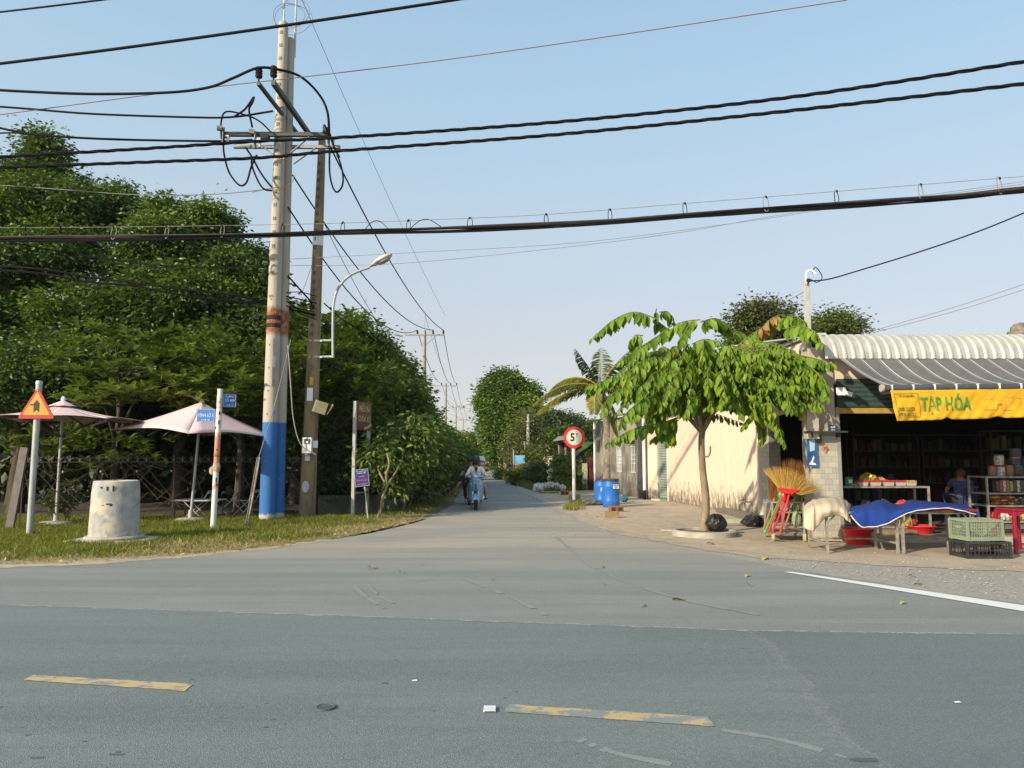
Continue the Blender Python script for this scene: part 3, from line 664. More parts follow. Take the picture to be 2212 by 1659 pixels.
for s in (-1, 1): sp.tube([(0, 0, .01), (s*.03, 0, .06), (s*.07, 0, .09), (s*.095, 0, .085)], [.007, .007, .006, .002], 5)
s0 = sp.build('spike', mat('grey_spike', (0.16, 0.18, 0.18), (0.24, 0.25, 0.25), 10, .6, .3), fo); ns = 31
for i in range(ns):
    s = s0 if i == 0 else s0.copy()
    if i: COL.objects.link(s); s.parent = fo
    s.location = (L*(i+.4)/ns, 0, H+.01); s.rotation_euler = (rs.uniform(-.1, .1), rs.uniform(-.12, .12), rs.uniform(-.2, .2))
o = thing('string_lights', 'string of small unlit bulbs strung along the rod fence', 'string lights', FA+Vector((0, -.07, 0)), FR)
pts = []
for i in range(33): t = i/32; pts.append((L*t, 0, H-.09-.07*abs(math.sin(t*math.pi*8))))
MB().tube(pts, .005, 5).build('cable', M_blk, o)
for i in range(9):
    x = L*(i+.06)/8.2; MB().lathe((x, 0, H-.25), [(.012, .13), (.014, .07), (.018, .06), (.012, .055)], 8).build('socket', M_blk, o); MB().ellipsoid((x, 0, H-.225), (.02, .02, .028), 10, 8).build('bulb', mat('bulb_glass', (0.55, 0.42, 0.22), (0.45, 0.34, 0.2), 9, .2), o, smooth=60)

# --- folding chairs stacked behind the fence
def folded_chair(x, y, lab):
    p = G(x, y); p = fency(x)+Vector((0, .8, 0)); o = thing('folding_chair', lab, 'chair', (p.x, p.y, 0), 0, 'folded white metal chairs behind the fence'); m = mat('chair_white', (0.55, 0.56, 0.54), (0.42, 0.43, 0.42), 12, .5)
    for yy in (0, .38):
        MB().bar((-.24, yy, 0), (.24, yy, .42), .018).build('leg', m, o); MB().bar((.26, yy, 0), (-.22, yy, .44), .018).build('leg', m, o)
    mb = MB()
    for k in range(4): mb.box((-.17+.11*k, .19, .43), (.05, .40, .012))
    mb.build('seat', m, o); MB().bar((.24, 0, .42), (.40, 0, .72), .018).build('back_post', m, o); MB().bar((.24, .38, .42), (.40, .38, .72), .018).build('back_post', m, o)
    MB().box((.38, .19, .68), (.012, .38, .08)).build('backrest', m, o); return o
folded_chair(358, 1120, 'low white folding chair behind the fence, the one nearest the cement ring')
folded_chair(425, 1122, 'low white folding chair behind the fence, beside the umbrella pole').rotation_euler.z = .4
folded_chair(470, 1120, 'low white folding chair behind the fence just right of the umbrella pole').rotation_euler.z = -.2
# table slab
o = thing('garden_table', 'small white slatted garden table behind the fence in the shade', 'table', (G(560, 1100).x-.2, FY+2.2, 0)); mb = MB()
for k in range(7): mb.box((0, -.36+.12*k, .5), (1.1, .07, .02))
mb.build('top', mat('chair_white', 0), o)
for sx in (-1, 1):
    for sy in (-1, 1): MB().bar((sx*.48, sy*.3, 0), (sx*.48, sy*.3, .49), .03).build('leg', M_darkmetal, o)

# --- spiky plants behind the fence
M_spiky = leafmat('spiky_leaf', [(0.06, 0.10, 0.02), (0.12, 0.17, 0.04), (0.20, 0.22, 0.06)], .2)
def spiky(x, lab, h=.75, y=.45):
    b = fency(x)+Vector((0, y, 0)); o = thing('spiky_plant', lab, 'plant', b, 0, 'spiky plants behind the fence'); mb = MB(); parts = []
    for j, (dx, z) in enumerate(((0, h), (.14, h*.72), (-.15, h*.62), (.05, h*.45))):
        mb.tube([(0, 0, 0), (dx*.5, 0, z*.5), (dx, 0, z)], [.02, .016, .012], 6); n = 34; ang = rng.random(n)*6.28; el = rng.uniform(-.35, 1.2, n)
        d = np.column_stack([np.cos(ang)*np.cos(el), np.sin(ang)*np.cos(el), np.sin(el)]); V, tf, k, N = leafarr(np.tile([[dx, 0, z]], (n, 1)), d, np.tile([[0, 0, 1.]], (n, 1))+rng.normal(size=(n, 3))*.2, rng.uniform(.16, .27, n), .09, T_MID); parts.append((V, tf, k, N, 0))
    mb.build('stem', mat('bark_grey', (0.16, 0.13, 0.09), (0.1, 0.08, 0.06), 8, .9, bump=.4), o); leafmesh('leaves', parts, M_spiky, o)
spiky(82, 'spiky leaved plant behind the fence, left of the galvanised sign post', .7)
spiky(108, 'spiky leaved plant behind the fence just left of the umbrella pole', .95)
spiky(182, 'spiky leaved plant behind the fence between umbrella pole and cement ring', .65)
spiky(200, 'spiky leaved plant half hidden behind the cement ring', .85, .8)

# --- street name post
b = G(460, 1147); o = thing('street_name_post', 'white rust-stained post with two blue street name plates', 'street sign', b); top = 3.05
pm, t_, b_, tc_ = newmat('stained_white_post', .7); 
sp_ = nd(t_, 'ShaderNodeSeparateXYZ'); t_.links.new(tc_.outputs['Object'], sp_.inputs[0])
n1 = noise(t_, tc_.outputs['Object'], 9, 6, .7); n2 = noise(t_, mapping(t_, tc_.outputs['Object'], (1, 1, .6)), 4.2, 6, .7)
zb = ramp(t_, math_(t_, 'DIVIDE', sp_.outputs[2], 3.05), [(0.0, 0.3), (0.04, .0), (0.19, .0), (0.28, .28), (0.42, .28), (0.48, .62), (0.62, .55), (0.70, .22), (.83, .25), (1.0, .3)])
f1 = ramp(t_, math_(t_, 'ADD', n1, math_(t_, 'MULTIPLY', zb, .55)), [(.66, 0.0), (.74, 1.0)]); col = mixc(t_, f1, (.62, .62, .58), (.42, .22, .09))
col = mixc(t_, ramp(t_, math_(t_, 'ADD', n2, math_(t_, 'MULTIPLY', zb, .35)), [(.64, 0.0), (.68, .8)]), col, (.5, .2, .14)); t_.links.new(col, b_.inputs['Base Color'])
MB().tube([(0, 0, -.03), (0.035, 0, top)], .058, 16).build('post', pm, o, smooth=40)
[MB().box((.02+.058*math.cos(a), .058*math.sin(a)-.0, z), (.03, .02, h), a+math.pi/2).build('black_tape', M_blacks, o) for a, z, h in ((-1.0, 2.32, .08), (-.9, 2.52, .07), (-2.2, 2.2, .05), (-1.3, 1.73, .03), (-1.1, 1.08, .10), (-1.0, .98, .04))]
mb = MB(); mb.ellipsoid((.02, -.0, 1.35), (.085, .075, .14), 10, 7); mb.ellipsoid((-.07, -.02, 1.28), (.06, .04, .09), 8, 6); mb.build('tied_rag', mat('dirty_rag', (.5, .45, .36), (.32, .2, .08), 18, .9, bump=.8), o)
mb = MB(); mb.ellipsoid((.02, 0, 1.62), (.07, .068, .09), 10, 7); mb.build('ochre_band', mat('ochre_tape', (.33, .20, .03), (.2, .13, .04), 16, .8, bump=.6), o)
def nameplate(o, cx, cz, wd, h, rz, lines, y=-.03):
    M = RZ(rz); P = MB().prism([(-wd/2, -h/2), (wd/2, -h/2), (wd/2, h/2), (-wd/2, h/2)], (cx, y, cz), .012, M).build('name_plate', M_bluesign, o, bevel=.003)
    mb = MB(); 
    for (a, c) in (((-1, -1), (1, -1)), ((1, -1), (1, 1)), ((1, 1), (-1, 1)), ((-1, 1), (-1, -1))):
        p0 = M@Vector((a[0]*(wd/2-.012), -.0015, a[1]*(h/2-.012)))+Vector((cx, y, cz)); p1 = M@Vector((c[0]*(wd/2-.012), -.0015, c[1]*(h/2-.012)))+Vector((cx, y, cz)); mb.bar(p0, p1, .004, .004)
    mb.build('plate_rim', M_wtxt, P)
    for s, sz, dz, xs in lines: text(s, sz, M, Vector((cx, y, cz))+M@Vector((0, -.005, dz)), M_wtxt, P, xs=xs, ext=.0012)
nameplate(o, -.245, 2.47, .40, .285, R(-3), [('TỈNH LỘ 2', .088, .0, .80), ('LỘ GIỚI : 40m', .04, -.10, .8)])
nameplate(o, .215, 2.80, .28, .29, R(38), [('ĐƯỜNG', .052, .085, .95), ('SỐ 409', .085, 0.0, .82), ('LỘ GIỚI : 15m', .034, -.10, .8)], .09)

# --- main utility pole pair
PYp = 18.3; pb = D(577, 1122, PYp); pb.z = 0; UX = pb.x
m, t, bb, tc = newmat('painted_pole', .8); ss = nd(t, 'ShaderNodeSeparateXYZ'); t.links.new(tc.outputs['Object'], ss.inputs[0])
nz = noise(t, tc.outputs['Object'], 10, 6, .7); ng = noise(t, mapping(t, tc.outputs['Object'], (3, 3, .5)), 1.6, 6, .7)
conc = mixc(t, ramp(t, ng, [(.35, 0.0), (.7, 1.0)]), (.43, .39, .32), (.31, .29, .24)); 
zz = math_(t, 'ADD', ss.outputs[2], math_(t, 'MULTIPLY', math_(t, 'SUBTRACT', nz, .5), .16))
blue = mixc(t, ramp(t, ng, [(.3, 0.0), (.7, 1.0)]), (.02, .115, .34), (.03, .15, .40))
up = ramp(t, math_(t, 'DIVIDE', ss.outputs[2], 10), [(.2425, 0.0), (.2435, 1.0)]); lo = ramp(t, math_(t, 'DIVIDE', zz, 10), [(.016, 1.0), (.019, 0.0)])
chip = ramp(t, noise(t, tc.outputs['Object'], 7, 9, .8, .4), [(.62, 0.0), (.66, .8)]); blue = mixc(t, chip, blue, (.16, .24, .34)); bpaint = mixc(t, up, blue, conc); bpaint = mixc(t, lo, bpaint, (.42, .40, .34))
rr = math_(t, 'ABSOLUTE', math_(t, 'SUBTRACT', zz, 5.0)); rust = ramp(t, rr, [(.27, 1.0), (.40, 0.0)]); rr2 = mixc(t, ramp(t, nz, [(.42, 0.0), (.6, 1.0)]), (.17, .045, .015), (.36, .17, .09))
t.links.new(mixc(t, rust, bpaint, rr2), bb.inputs['Base Color'])
M_pole = m
o = thing('utility_pole', 'tall pale concrete pole pair with a blue painted foot and rusty vent band', 'utility pole', pb)
H1, H2 = 13.0, 12.72
mb = MB(); mb.tube([(0, 0, -.05), (0, 0, H1)], [.20, .125], 12); mb.build('front_column', M_pole, o, smooth=50)
mb = MB(); mb.tube([(.125, .33, -.05), (.10, .28, H2)], [.195, .12], 12); mb.build('rear_column', M_pole, o, smooth=50)
mb = MB(); mb.box((.13, .1, 5.5-2.8), (.08, .12, 5.2), .6); 
mb = MB()
for z in list(np.arange(.9, 5.6, .58))+list(np.arange(6.2, 12.8, .36)):
    if 4.6 < z < 5.5: continue
    rr_ = .20-.075*z/H1; a = -1.72; mb = MB(); mb.box((rr_*math.cos(a), rr_*math.sin(a), z), (.035 if z < 6 else .07, .012, .035 if z < 6 else .085), a+math.pi/2); mb.build('step_hole', mat('hole_dark', (.16, .14, .11), (.22, .2, .16), 5, .9), o)
mb = MB()
for z in (4.88, 5.08):
    mb = MB()
    for k in range(10):
        a = -2.9+k*.31; mb.box((.165*math.cos(a), .165*math.sin(a), z), (.04, .02, .11), a+math.pi/2)
    mb.build('vent_slot', mat('vent_black', (.02, .012, .01), (.03, .02, .015), 5, .9), o)
mb = MB(); [mb.lathe((0, 0, z), [(.172, 0), (.179, .015), (.172, .03)], 16, closed=False) for z in (4.79, 4.97, 5.16)]; mb.build('rust_ring', mat('rust_red', (.22, .07, .025), (.4, .2, .1), 9, .9), o)
mb = MB()
for a, z, wd, h in ((-.95, 4.15, .14, .75), (-.9, 3.62, .16, .55), (-.85, 3.95, .15, .3)): mb.box((.182*math.cos(a), .182*math.sin(a), z), (wd*.8, .012, h), a+math.pi/2); mb.build('paper_notice', mat('old_paper', (.52, .52, .5), (.42, .42, .4), 12, .8, dirt=(.3, .28, .24), dscale=10), o)
text('105', .10, RZ(.35), (.13, -.15, 2.68), M_bluesign, o, xs=.8); text('0 0 0', .075, RZ(-.7), (-.11, -.15, 3.0), mat('rust_red', 0), o, xs=.6)
text('660', .1, RZ(-.3), (-.05, -.165, 5.62), mat('rust_red', 0), o, xs=.8)
mb = MB(); mb.tube([(-.0, 0, H1), (0.0, 0, H1+1.2)], .022, 8); mb.build('lightning_rod', M_galv, o); MB().tube([(.23, .28, H2-.5), (.23, .28, H2+1.5)], .03, 8).build('conduit', mat('grey_plastic', (.5, .5, .5), (.4, .4, .4), 6), o)
mb = MB()
for rx, ry, cx_, cz_ in ((.42, .36, .24, 13.2), (.36, .40, .42, 13.3), (.5, .42, .36, 13.1)):
    mb.tube([(cx_+rx*math.cos(t)-.1, .05*math.sin(2*t), cz_+ry*math.sin(t)) for t in np.linspace(0, 6.28, 28)], .008, 5)
mb.build('wire_coil', M_grycable, o)
# crossarms in world coordinates
def wpart(mb, name, m, par, **k): return mb.build(name, m, par, world=True, **k)
CY = PYp-.22
M_arm = mat('crossarm_dark', (.05, .055, .05), (.08, .085, .08), 8, .6, .5); M_arml = mat('crossarm_pale', (.32, .32, .29), (.22, .22, .2), 8, .6, .3)
wpart(MB().bar(D(482, 290, CY), D(714, 291, CY), .10, .10), 'crossarm', M_arm, o)
wpart(MB().bar(D(505, 317, CY+.5), D(735, 318, CY+.5), .09, .08), 'crossarm', M_arml, o)
for a, c_ in (((568, 318), (608, 344)), ((668, 296), (612, 344)), ((684, 318), (634, 354)), ((556, 178), (612, 255)), ): 
    if a == (556, 178): continue
    wpart(MB().bar(D(*a, CY-.02), D(*c_, CY-.02), .06, .02), 'brace', M_arml, o)
bz = 10.45
def atz(x, y, z):
    v = y-CYP; c, s_ = math.cos(PITCH), math.sin(PITCH); dy = FP*c+v*s_; dz = FP*s_-v*c; k = (z-CAMH)/dz
    return Vector(((x-CXP)*k, dy*k, z))
A1, B1 = atz(590, 178, bz), atz(668, 290, bz); A2, B2 = atz(558, 180, bz), atz(645, 292, bz)
wpart(MB().bar(A1, B1, .10, .12), 'crossarm', M_arm, o); A2b = A2+Vector((0, 0, 0)); wpart(MB().bar(A2, B2, .08, .08), 'crossarm', M_arm, o)
wpart(MB().bar(atz(547, 232, bz-.02) if False else A2.lerp(B2, .45), D(632, 222, PYp+.3), .05, .05), 'brace', M_arml, o)
def insulator(p, s=1.0):
    mb = MB(); prof = [(.02, 0), (.02, .08), (.07, .1), (.085, .14), (.06, .16), (.085, .2), (.06, .22), (.085, .26), (.06, .28), (.075, .33), (.03, .36)]
    return mb.lathe(p, [(r*s, z*s) for r, z in prof], 14)
for p in (A1, A2): wpart(insulator(p+Vector((0, .02, .05)), 1.05), 'insulator', M_black, o, smooth=40)
for (x, y) in ((482, 302), (551, 310), (710, 305)):     # fuse cut-outs at the crossarm ends
    p = D(x, y, CY-.1); f = wpart(MB().tube([p+Vector((0, 0, -.14)), p+Vector((0, 0, .32))], .035, 8), 'fuse_cutout', mat('dark_porcelain', (.07, .065, .06), (.1, .09, .08), 9, .4), o)
    wpart(MB().box(p+Vector((-.09, -.02, .30)), (.13, .1, .11), .3), 'fuse_cap', mat('grey_cap', (.28, .27, .25), (.2, .2, .19), 9), f)
    wpart(MB().box(p+Vector((.09, 0, .08)), (.12, .08, .06)).box(p+Vector((.12, 0, -.02)), (.05, .06, .16)), 'fuse_clamp', M_galv, f)
p = D(573, 298, CY-.1); wpart(MB().box(p, (.20, .14, .15)), 'clamp_box', M_black, o)
for x, y, n_ in ((480, 243, 1), (548, 238, 0)): pass
# --- guy wire with channel guard
g0 = G(532, 1142); g1 = D(556, 1040, g0.y-.0); 
o = thing('wire_guard', 'rusty steel channel leaning right at the foot of the blue pole', 'steel channel', g0)
p1 = D(559, 988, g0.y+.45); wpart(MB().bar(g0, p1, .075, .012, up=(0, 1, 0)).bar(g0+Vector((.03, .0, 0)), p1+Vector((.03, 0, 0)), .012, .05, up=(0, 1, 0)).bar(g0+Vector((-.03, .0, 0)), p1+Vector((-.03, 0, 0)), .012, .05, up=(0, 1, 0)), 'channel', mat('rust_channel', (.17, .12, .09), (.27, .25, .21), 7, .8), o)
o = MB().tube(catmull([p1, D(592, 880, 17.9), D(628, 735, 17.95)], 6), .012, 6).build('guy_wire', M_grycable, world=True); tag(o, 'thin pale stay wire rising from the steel channel across the blue pole', 'wire')

# --- brown utility pole
BY = 19.1; bb_ = D(663, 1118, BY); bb_.z = 0; tp = D(696, 298, BY+.15)
o = thing('utility_pole', 'older brown concrete pole with ladder notches carrying the street lamp', 'utility pole', bb_)
mbp = mat('old_brown_pole', (.28, .205, .11), (.17, .13, .08), 2.0, .9, bump=.5, dirt=(.055, .045, .035), dscale=1.2, dthr=(.5, .7), stretch=(2, 2, .5))
v = tp-bb_; mb = MB(); mb.tube([(0, 0, -.05), tuple(v*.5), tuple(v)], [.22, .165, .10], 8); mb.build('column', mbp, o)
mb = MB()
for k in range(22):
    z = 9.5-k*.235
    if 6.65 < z < 7.15 or z < 4.6: continue
    p = v*(z/v.z); r = .22-.12*z/v.z; mb.box(p+Vector((-.02, -r-.0, 0)), (.075, .012, .10))
mb.build('ladder_notch', mat('notch_dark', (.09, .065, .04), (.12, .09, .05), 5, .9), o)
def band(z0, z1, m, n, e=.012): p0, p1_ = v*(z0/v.z), v*(z1/v.z); r0 = .22-.12*z0/v.z+e; r1 = .22-.12*z1/v.z+e; MB().tube([p0, p1_], [r0, r1], 12, cap=False).build(n, m, o)
band(7.22, 7.6, M_white, 'white_band')
MB().box(v*(3.55/v.z)+Vector((.03, -.185, 0)), (.09, .01, .22)).build('yellow_label', mat('label_yellow', (.55, .33, .03), (.5, .3, .03), 5), o)
P = MB().box(v*(3.2/v.z)+Vector((0, -.19, 0)), (.15, .01, .34), .1).build('paper_notice', M_wtxt, o)
MB().lathe((.0, -.212, .82), [(.10, 0), (.10, .008)], 16, M=Matrix.Rotation(math.pi/2, 3, 'X')@Matrix.Diagonal((.9, 1.5, 1))).build('white_patch', mat('pale_paint', (.5, .5, .52), (.4, .4, .42), 9), o)
MB().box((.03, -.215, 1.55), (.13, .008, .14)).build('paper_notice', M_wtxt, o)
# electric meter
p = D(664, 962, BY-.33); o2 = thing('electric_meter', 'white electric meter box strapped to the brown pole', 'electric meter', p)
MB().box((0, 0, 0), (.25, .14, .40)).build('case', mat('meter_white', (.55, .57, .56), (.5, .52, .5), 6, .5), o2, bevel=.012)
MB().box((.01, -.075, .10), (.15, .012, .12)).build('window', mat('meter_glass', (.03, .04, .05), (.05, .06, .07), 6, .15), o2)
MB().box((.01, -.085, .08), (.06, .006, .05)).build('dial', M_wtxt, o2); MB().box((-.05, -.076, -.13), (.07, .012, .07)).build('seal', mat('label_tan', (.4, .33, .2), (.36, .3, .2), 6), o2)
MB().box((.19, .05, .03), (.12, .01, .18), .25).build('number_tag', M_wtxt, o2); mb = MB(); mb.tube([(-.14, .0, -.22), (0, -.03, -.23), (.17, .0, -.18)], .012, 6); mb.build('strap', M_galv, o2)
# open tilted lamp box
p = D(692, 880, BY-.36); o3 = thing('junction_box', 'open beige metal box hanging tilted on the brown pole', 'junction box', p); Mt = Matrix.Rotation(R(18), 3, 'Y')@RZ(R(25)); mbm = mat('box_beige', (.36, .33, .2), (.28, .25, .16), 8, .6); mb = MB()
for c, s_ in (((-.15, 0, 0), (.01, .2, .3)), ((.0, 0, .15), (.3, .2, .01)), ((.0, 0, -.15), (.3, .2, .01)), ((0, .1, 0), (.3, .01, .3)), ((0, -.1, 0), (.3, .01, .3))): mb.box(Mt@Vector(c), s_, M=Mt)
mb.build('case', mbm, o3); MB().box(Mt@Vector((.24, -.0, .02)), (.012, .2, .3), M=Mt@Matrix.Rotation(R(14), 3, 'Y')).build('door', mat('box_beige', 0), o3); MB().box(Mt@Vector((.02, 0, 0)), (.14, .16, .2), M=Mt).build('reflector', mat('dull_inner', (.1, .1, .09), (.14, .13, .12), 6), o3)

# --- street lamp on the brown pole
o = thing('street_lamp', 'curved grey arm street lamp clamped to the brown pole', 'street lamp', D(720, 773, BY-.05)); LY = BY-.05
M_lamp = mat('lamp_grey', (.36, .39, .40), (.30, .32, .33), 5, .5, .3)
wpart(MB().tube(catmull([D(719, 773, LY), D(719, 700, LY), D(721, 655, LY), D(731, 622, LY), D(752, 598, LY), D(777, 585, LY), D(798, 578, LY)], 6), .035, 10), 'arm', M_lamp, o, smooth=60)
for y in (736, 771):
    wpart(MB().bar(D(668, y, LY-.02), D(719, y-1, LY), .05, .045).bar(D(668, y+1, BY+.1), D(697, y, BY-.15), .03, .05), 'clamp', M_galv, o)
hp, hq = D(797, 579, LY), D(848, 551, LY-.1); ax = (hq-hp); Lh = ax.length; M = ax.to_track_quat('X', 'Z').to_matrix()
mb = MB(); rows = []
prof = [(0, .03), (.12, .055), (.22, .09), (.4, .125), (.6, .145), (.8, .13), (.92, .09), (1.0, .02)]
vs = []; n = 14
for tt, r_ in prof:
    vs.append([M@Vector((tt*Lh, r_*1.05*math.cos(a), r_*(.75 if math.sin(a) > 0 else .45)*math.sin(a)+.02))+hp for a in np.linspace(0, 2*math.pi, n, endpoint=False)])
flat = [p for r_ in vs for p in r_]; m_ = len(vs)
mb.add(flat, [(i*n+k, i*n+(k+1) % n, (i+1)*n+(k+1) % n, (i+1)*n+k) for i in range(m_-1) for k in range(n)]+[tuple(range(n)), tuple((m_-1)*n+k for k in range(n))])
wpart(mb, 'lamp_head', mat('lamp_white', (.50, .50, .46), (.42, .42, .38), 6, .5), o, smooth=60)
mb = MB(); mb.ellipsoid(hp+M@Vector((.62*Lh, 0, -.035)), (.20, .11, .055), 14, 8, M=M); wpart(mb, 'lens', mat('lamp_lens', (.35, .33, .28), (.28, .26, .22), 9, .15), o, smooth=60)

# --- temple sign on two posts
a0 = G(762, 1118); a1 = Vector((D(793, 1100, a0.y+1.05).x, a0.y+1.05, 0)); dv = a1-a0; Ls = dv.length; an = math.atan2(dv.y, dv.x)
o = thing('temple_sign', 'dark red board on two tall pale posts with yellow lettering and an arrow', 'sign', a0, an)
M_postp = mat('pale_post', (.40, .40, .36), (.3, .3, .27), 8, .7)
for xx in (0, Ls): MB().box((xx, 0, 1.53), (.085, .085, 3.06)).build('post', M_postp, o, bevel=.006)
MB().bar((0, 0, .62), (Ls, 0, .62), .05, .05).build('crossbar', M_postp, o)
P = MB().box((Ls/2+.02, -.055, 2.68), (Ls-.02, .02, .76)).build('board', mat('maroon_board', (.11, .02, .018), (.085, .016, .016), 4, .5, dirt=(.2, .1, .09), dscale=7, dthr=(.66, .74)), o)
M_ytx = mat('faded_yellow', (.55, .42, .16), (.42, .3, .12), 12, .7)
text('MIẾU BÀ', .225, I3, (Ls/2+.0, -.069, 2.875), M_ytx, P, xs=.95, bold=.003); text('CHÚA XỨ', .215, I3, (Ls/2, -.069, 2.60), M_ytx, P, xs=.95, bold=.003)
MB().prism([(.45, 2.33), (.70, 2.35), (.86, 2.41), (.86, 2.38), (1.03, 2.47), (.88, 2.53), (.87, 2.49), (.68, 2.41), (.45, 2.39)], (.08, -.069, 0), .003).build('arrow', M_ytx, P)
# --- small leaning blue notice
b = G(795, 1124); p = D(782, 1032, b.y); o = thing('notice_board', 'small dark blue notice on a thin leaning stake before the red sign', 'sign', b)
MB().bar((0, 0, 0), (p.x-b.x+.02, 0, p.z+.2), .025).build('stake', M_postp, o)
Mt = Matrix.Rotation(R(-6), 3, 'Y'); Q = MB().box((p.x-b.x, -.03, p.z), (.36, .01, .43), M=Mt).build('board', mat('navy_board', (.02, .02, .12), (.025, .03, .15), 4, .4), o)
c0 = Vector((p.x-b.x, -.037, p.z)); mpk = mat('pink_text', (.6, .12, .3), (.55, .1, .3), 5)
for s, sz, dz, m_, xs in (('THẦY - NGUYÊN THỦY', .033, .16, M_wtxt, .8), ('ÚT PHƯỚC THIỆN', .033, .115, M_wtxt, .8), ('CHUYÊN', .04, .03, M_ytx, 1), ('"XEM-QUẺ-SỐ"', .07, -.065, mpk, .62), ('SỐ 88 ĐƯỜNG 409', .04, -.16, M_ytx, .75)): text(s, sz, Mt, c0+Mt@Vector((0, 0, dz)), m_, Q, xs=xs)
mb = MB(); 
for a, c_ in (((-1, -1), (1, -1)), ((1, -1), (1, 1)), ((1, 1), (-1, 1)), ((-1, 1), (-1, -1))): mb.bar(c0+Mt@Vector((a[0]*.172, 0, a[1]*.207)), c0+Mt@Vector((c_[0]*.172, 0, c_[1]*.207)), .005, .005)
mb.build('board_rim', M_wtxt, Q)

# --- low concrete wall along the road
M_wall = mat('old_grey_wall', (.12, .125, .10), (.08, .08, .065), 2.2, .95, bump=.5, dirt=(.05, .05, .045), dscale=2.5, dthr=(.5, .68), stretch=(1, 1, .5))
wp = [Vector((-5.4, 20.6, 0)), Vector((-3.75, 20.9, 0)), Vector((-3.15, 27, 0)), Vector((-3.05, 60, 0))]
o = thing('low_wall', 'low mossy concrete wall along the left of the side road', 'wall', wp[0]); mb = MB(); mc = MB()
for a, c_ in zip(wp, wp[1:]): mb.bar(a+Vector((0, 0, .22)), c_+Vector((0, 0, .22)), .14, .48); mc.bar(a+Vector((0, 0, .485)), c_+Vector((0, 0, .485)), .19, .05)
wpart(mb, 'wall', M_wall, o); wpart(mc, 'coping', M_wall, o)
for k in range(12):
    t = k/11; p = wp[2].lerp(wp[3], t); wpart(MB().box((p.x, p.y, .85), (.12, .12, 1.7)), 'post', M_wall, o)
# --- marker posts by the side road
def marker(x, y, lab, h=1.35):
    b = G(x, y); o = thing('marker_post', lab, 'marker post', b, 0, 'red and white marker posts'); MB().box((0, 0, .14), (.11, .11, .28)).build('red_foot', mat('marker_red', (.4, .06, .04), (.3, .05, .03), 8), o); MB().box((0, 0, .28+(h-.28)/2), (.10, .10, h-.28)).build('shaft', M_white, o)
marker(957, 1066, 'white marker post with red foot in the left verge near the scooters', 2.0)
marker(1014, 1030, 'small white marker post far down the left verge', 1.0)
# ============================================================ OVERHEAD CABLES
def cable(label, pts, r, m=M_blk, n=6, name='cable', twist=0, grp=None, sm=6, seg=6):
    """pts: (x, y, Y)"""
    P = [D(*p) if not isinstance(p, Vector) else p for p in pts]; P = catmull(P, sm)
    mb = MB()
    if twist:
        L = np.cumsum([0]+[(b-a).length for a, b in zip(P, P[1:])]); T = np.arange(0, L[-1], .12); 
        X = np.column_stack([np.interp(T, L, [p[i] for p in P]) for i in range(3)])
        for s in range(twist):
            ph = T*4.5+s*2*math.pi/twist; Q = X.copy(); Q[:, 2] += r*.9*np.sin(ph); Q[:, 1] += r*.9*np.cos(ph); mb.tube([Vector(q) for q in Q], r*.75, 5)
    else: mb.tube(P, r, seg)
    o = mb.build(name, m, world=True, smooth=70); tag(o, label, 'cable', grp); return o
def span(label, a, b, sag, r, m=M_blk, n=20, grp=None):
    P = [a.lerp(b, t)-Vector((0, 0, 4*sag*t*(1-t))) for t in np.linspace(0, 1, n)]
    o = MB().tube(P, r, 5).build('cable', m, world=True); tag(o, label, 'cable', grp); return o
def R2(y): return y
cable('short black cable crossing the top left corner of the sky', [(-60, 33, 17), (120, 12, 16), (330, -14, 15.6)], .022)
cable('thick black cable passing just in front of the top of the pale pole', [(-80, 147, 16.6), (60, 130, 16.4), (300, 99, 16.2), (615, 55, 16), (980, 0, 15.8), (1100, -20, 15.7)], .034)
cable('thin reddish wire crossing the whole sky above the two twisted cables', [(-60, 256, 17.5), (360, 200, 17.3), (700, 161, 17), (1000, 124, 16.6), (1400, 66, 16), (1830, 0, 15.3)], .011, mat('reddish_wire', (.16, .09, .08), (.2, .12, .1), 3, .6))
cable('medium voltage cable arching over the two insulators and down to the crossarm', [(-60, 191, 16.8), (60, 198, 16.8), (200, 203, 16.8), (360, 200, 16.8), (450, 189, 16.8), (505, 168, 16.7), (556, 147, 16.6), (600, 150, 16.8), (650, 166, 17.4), (690, 205, 17.8), (708, 245, 17.9), (711, 300, 17.95)], .032)
cable('black cable ending at a strain clamp left of the pale pole, the upper one', [(-60, 226, 17.6), (60, 235, 17.7), (200, 246, 17.8), (400, 253, 17.9), (500, 253, 18), (590, 240, 18.1)], .026)
cable('black cable looping over from the fuse at the left end of the crossarm', [(478, 300, 18), (478, 262, 18), (490, 241, 18), (535, 250, 18), (562, 263, 17.9), (586, 286, 17.9)], .022)
cable('short curved jumper rising left of the pole to a hook shape', [(505, 253, 17.9), (530, 235, 17.9), (548, 210, 17.9), (545, 222, 17.9), (538, 238, 17.9), (545, 275, 17.9)], .026)
cable('long jumper loop hanging below the left end of the crossarm', [(484, 290, 17.9), (483, 325, 17.9), (492, 365, 17.9), (505, 388, 17.9), (520, 401, 17.9), (533, 393, 17.9), (543, 360, 17.9), (555, 335, 17.9)], .024)
cable('jumper dropping from the left fuse to the side of the pole', [(530, 318, 17.9), (545, 340, 17.9), (560, 368, 17.9), (575, 390, 17.9), (588, 405, 18)], .026)
cable('second jumper dropping beside it to the side of the pole', [(556, 335, 17.9), (543, 350, 17.9), (556, 388, 17.9), (570, 408, 17.9), (588, 412, 18)], .024)
cable('narrow jumper loop hanging below the right end of the crossarm', [(712, 320, 17.9), (712, 370, 17.9), (718, 402, 17.9), (728, 415, 17.9), (739, 402, 17.9), (741, 380, 17.9), (735, 352, 17.9), (728, 335, 17.9)], .024)
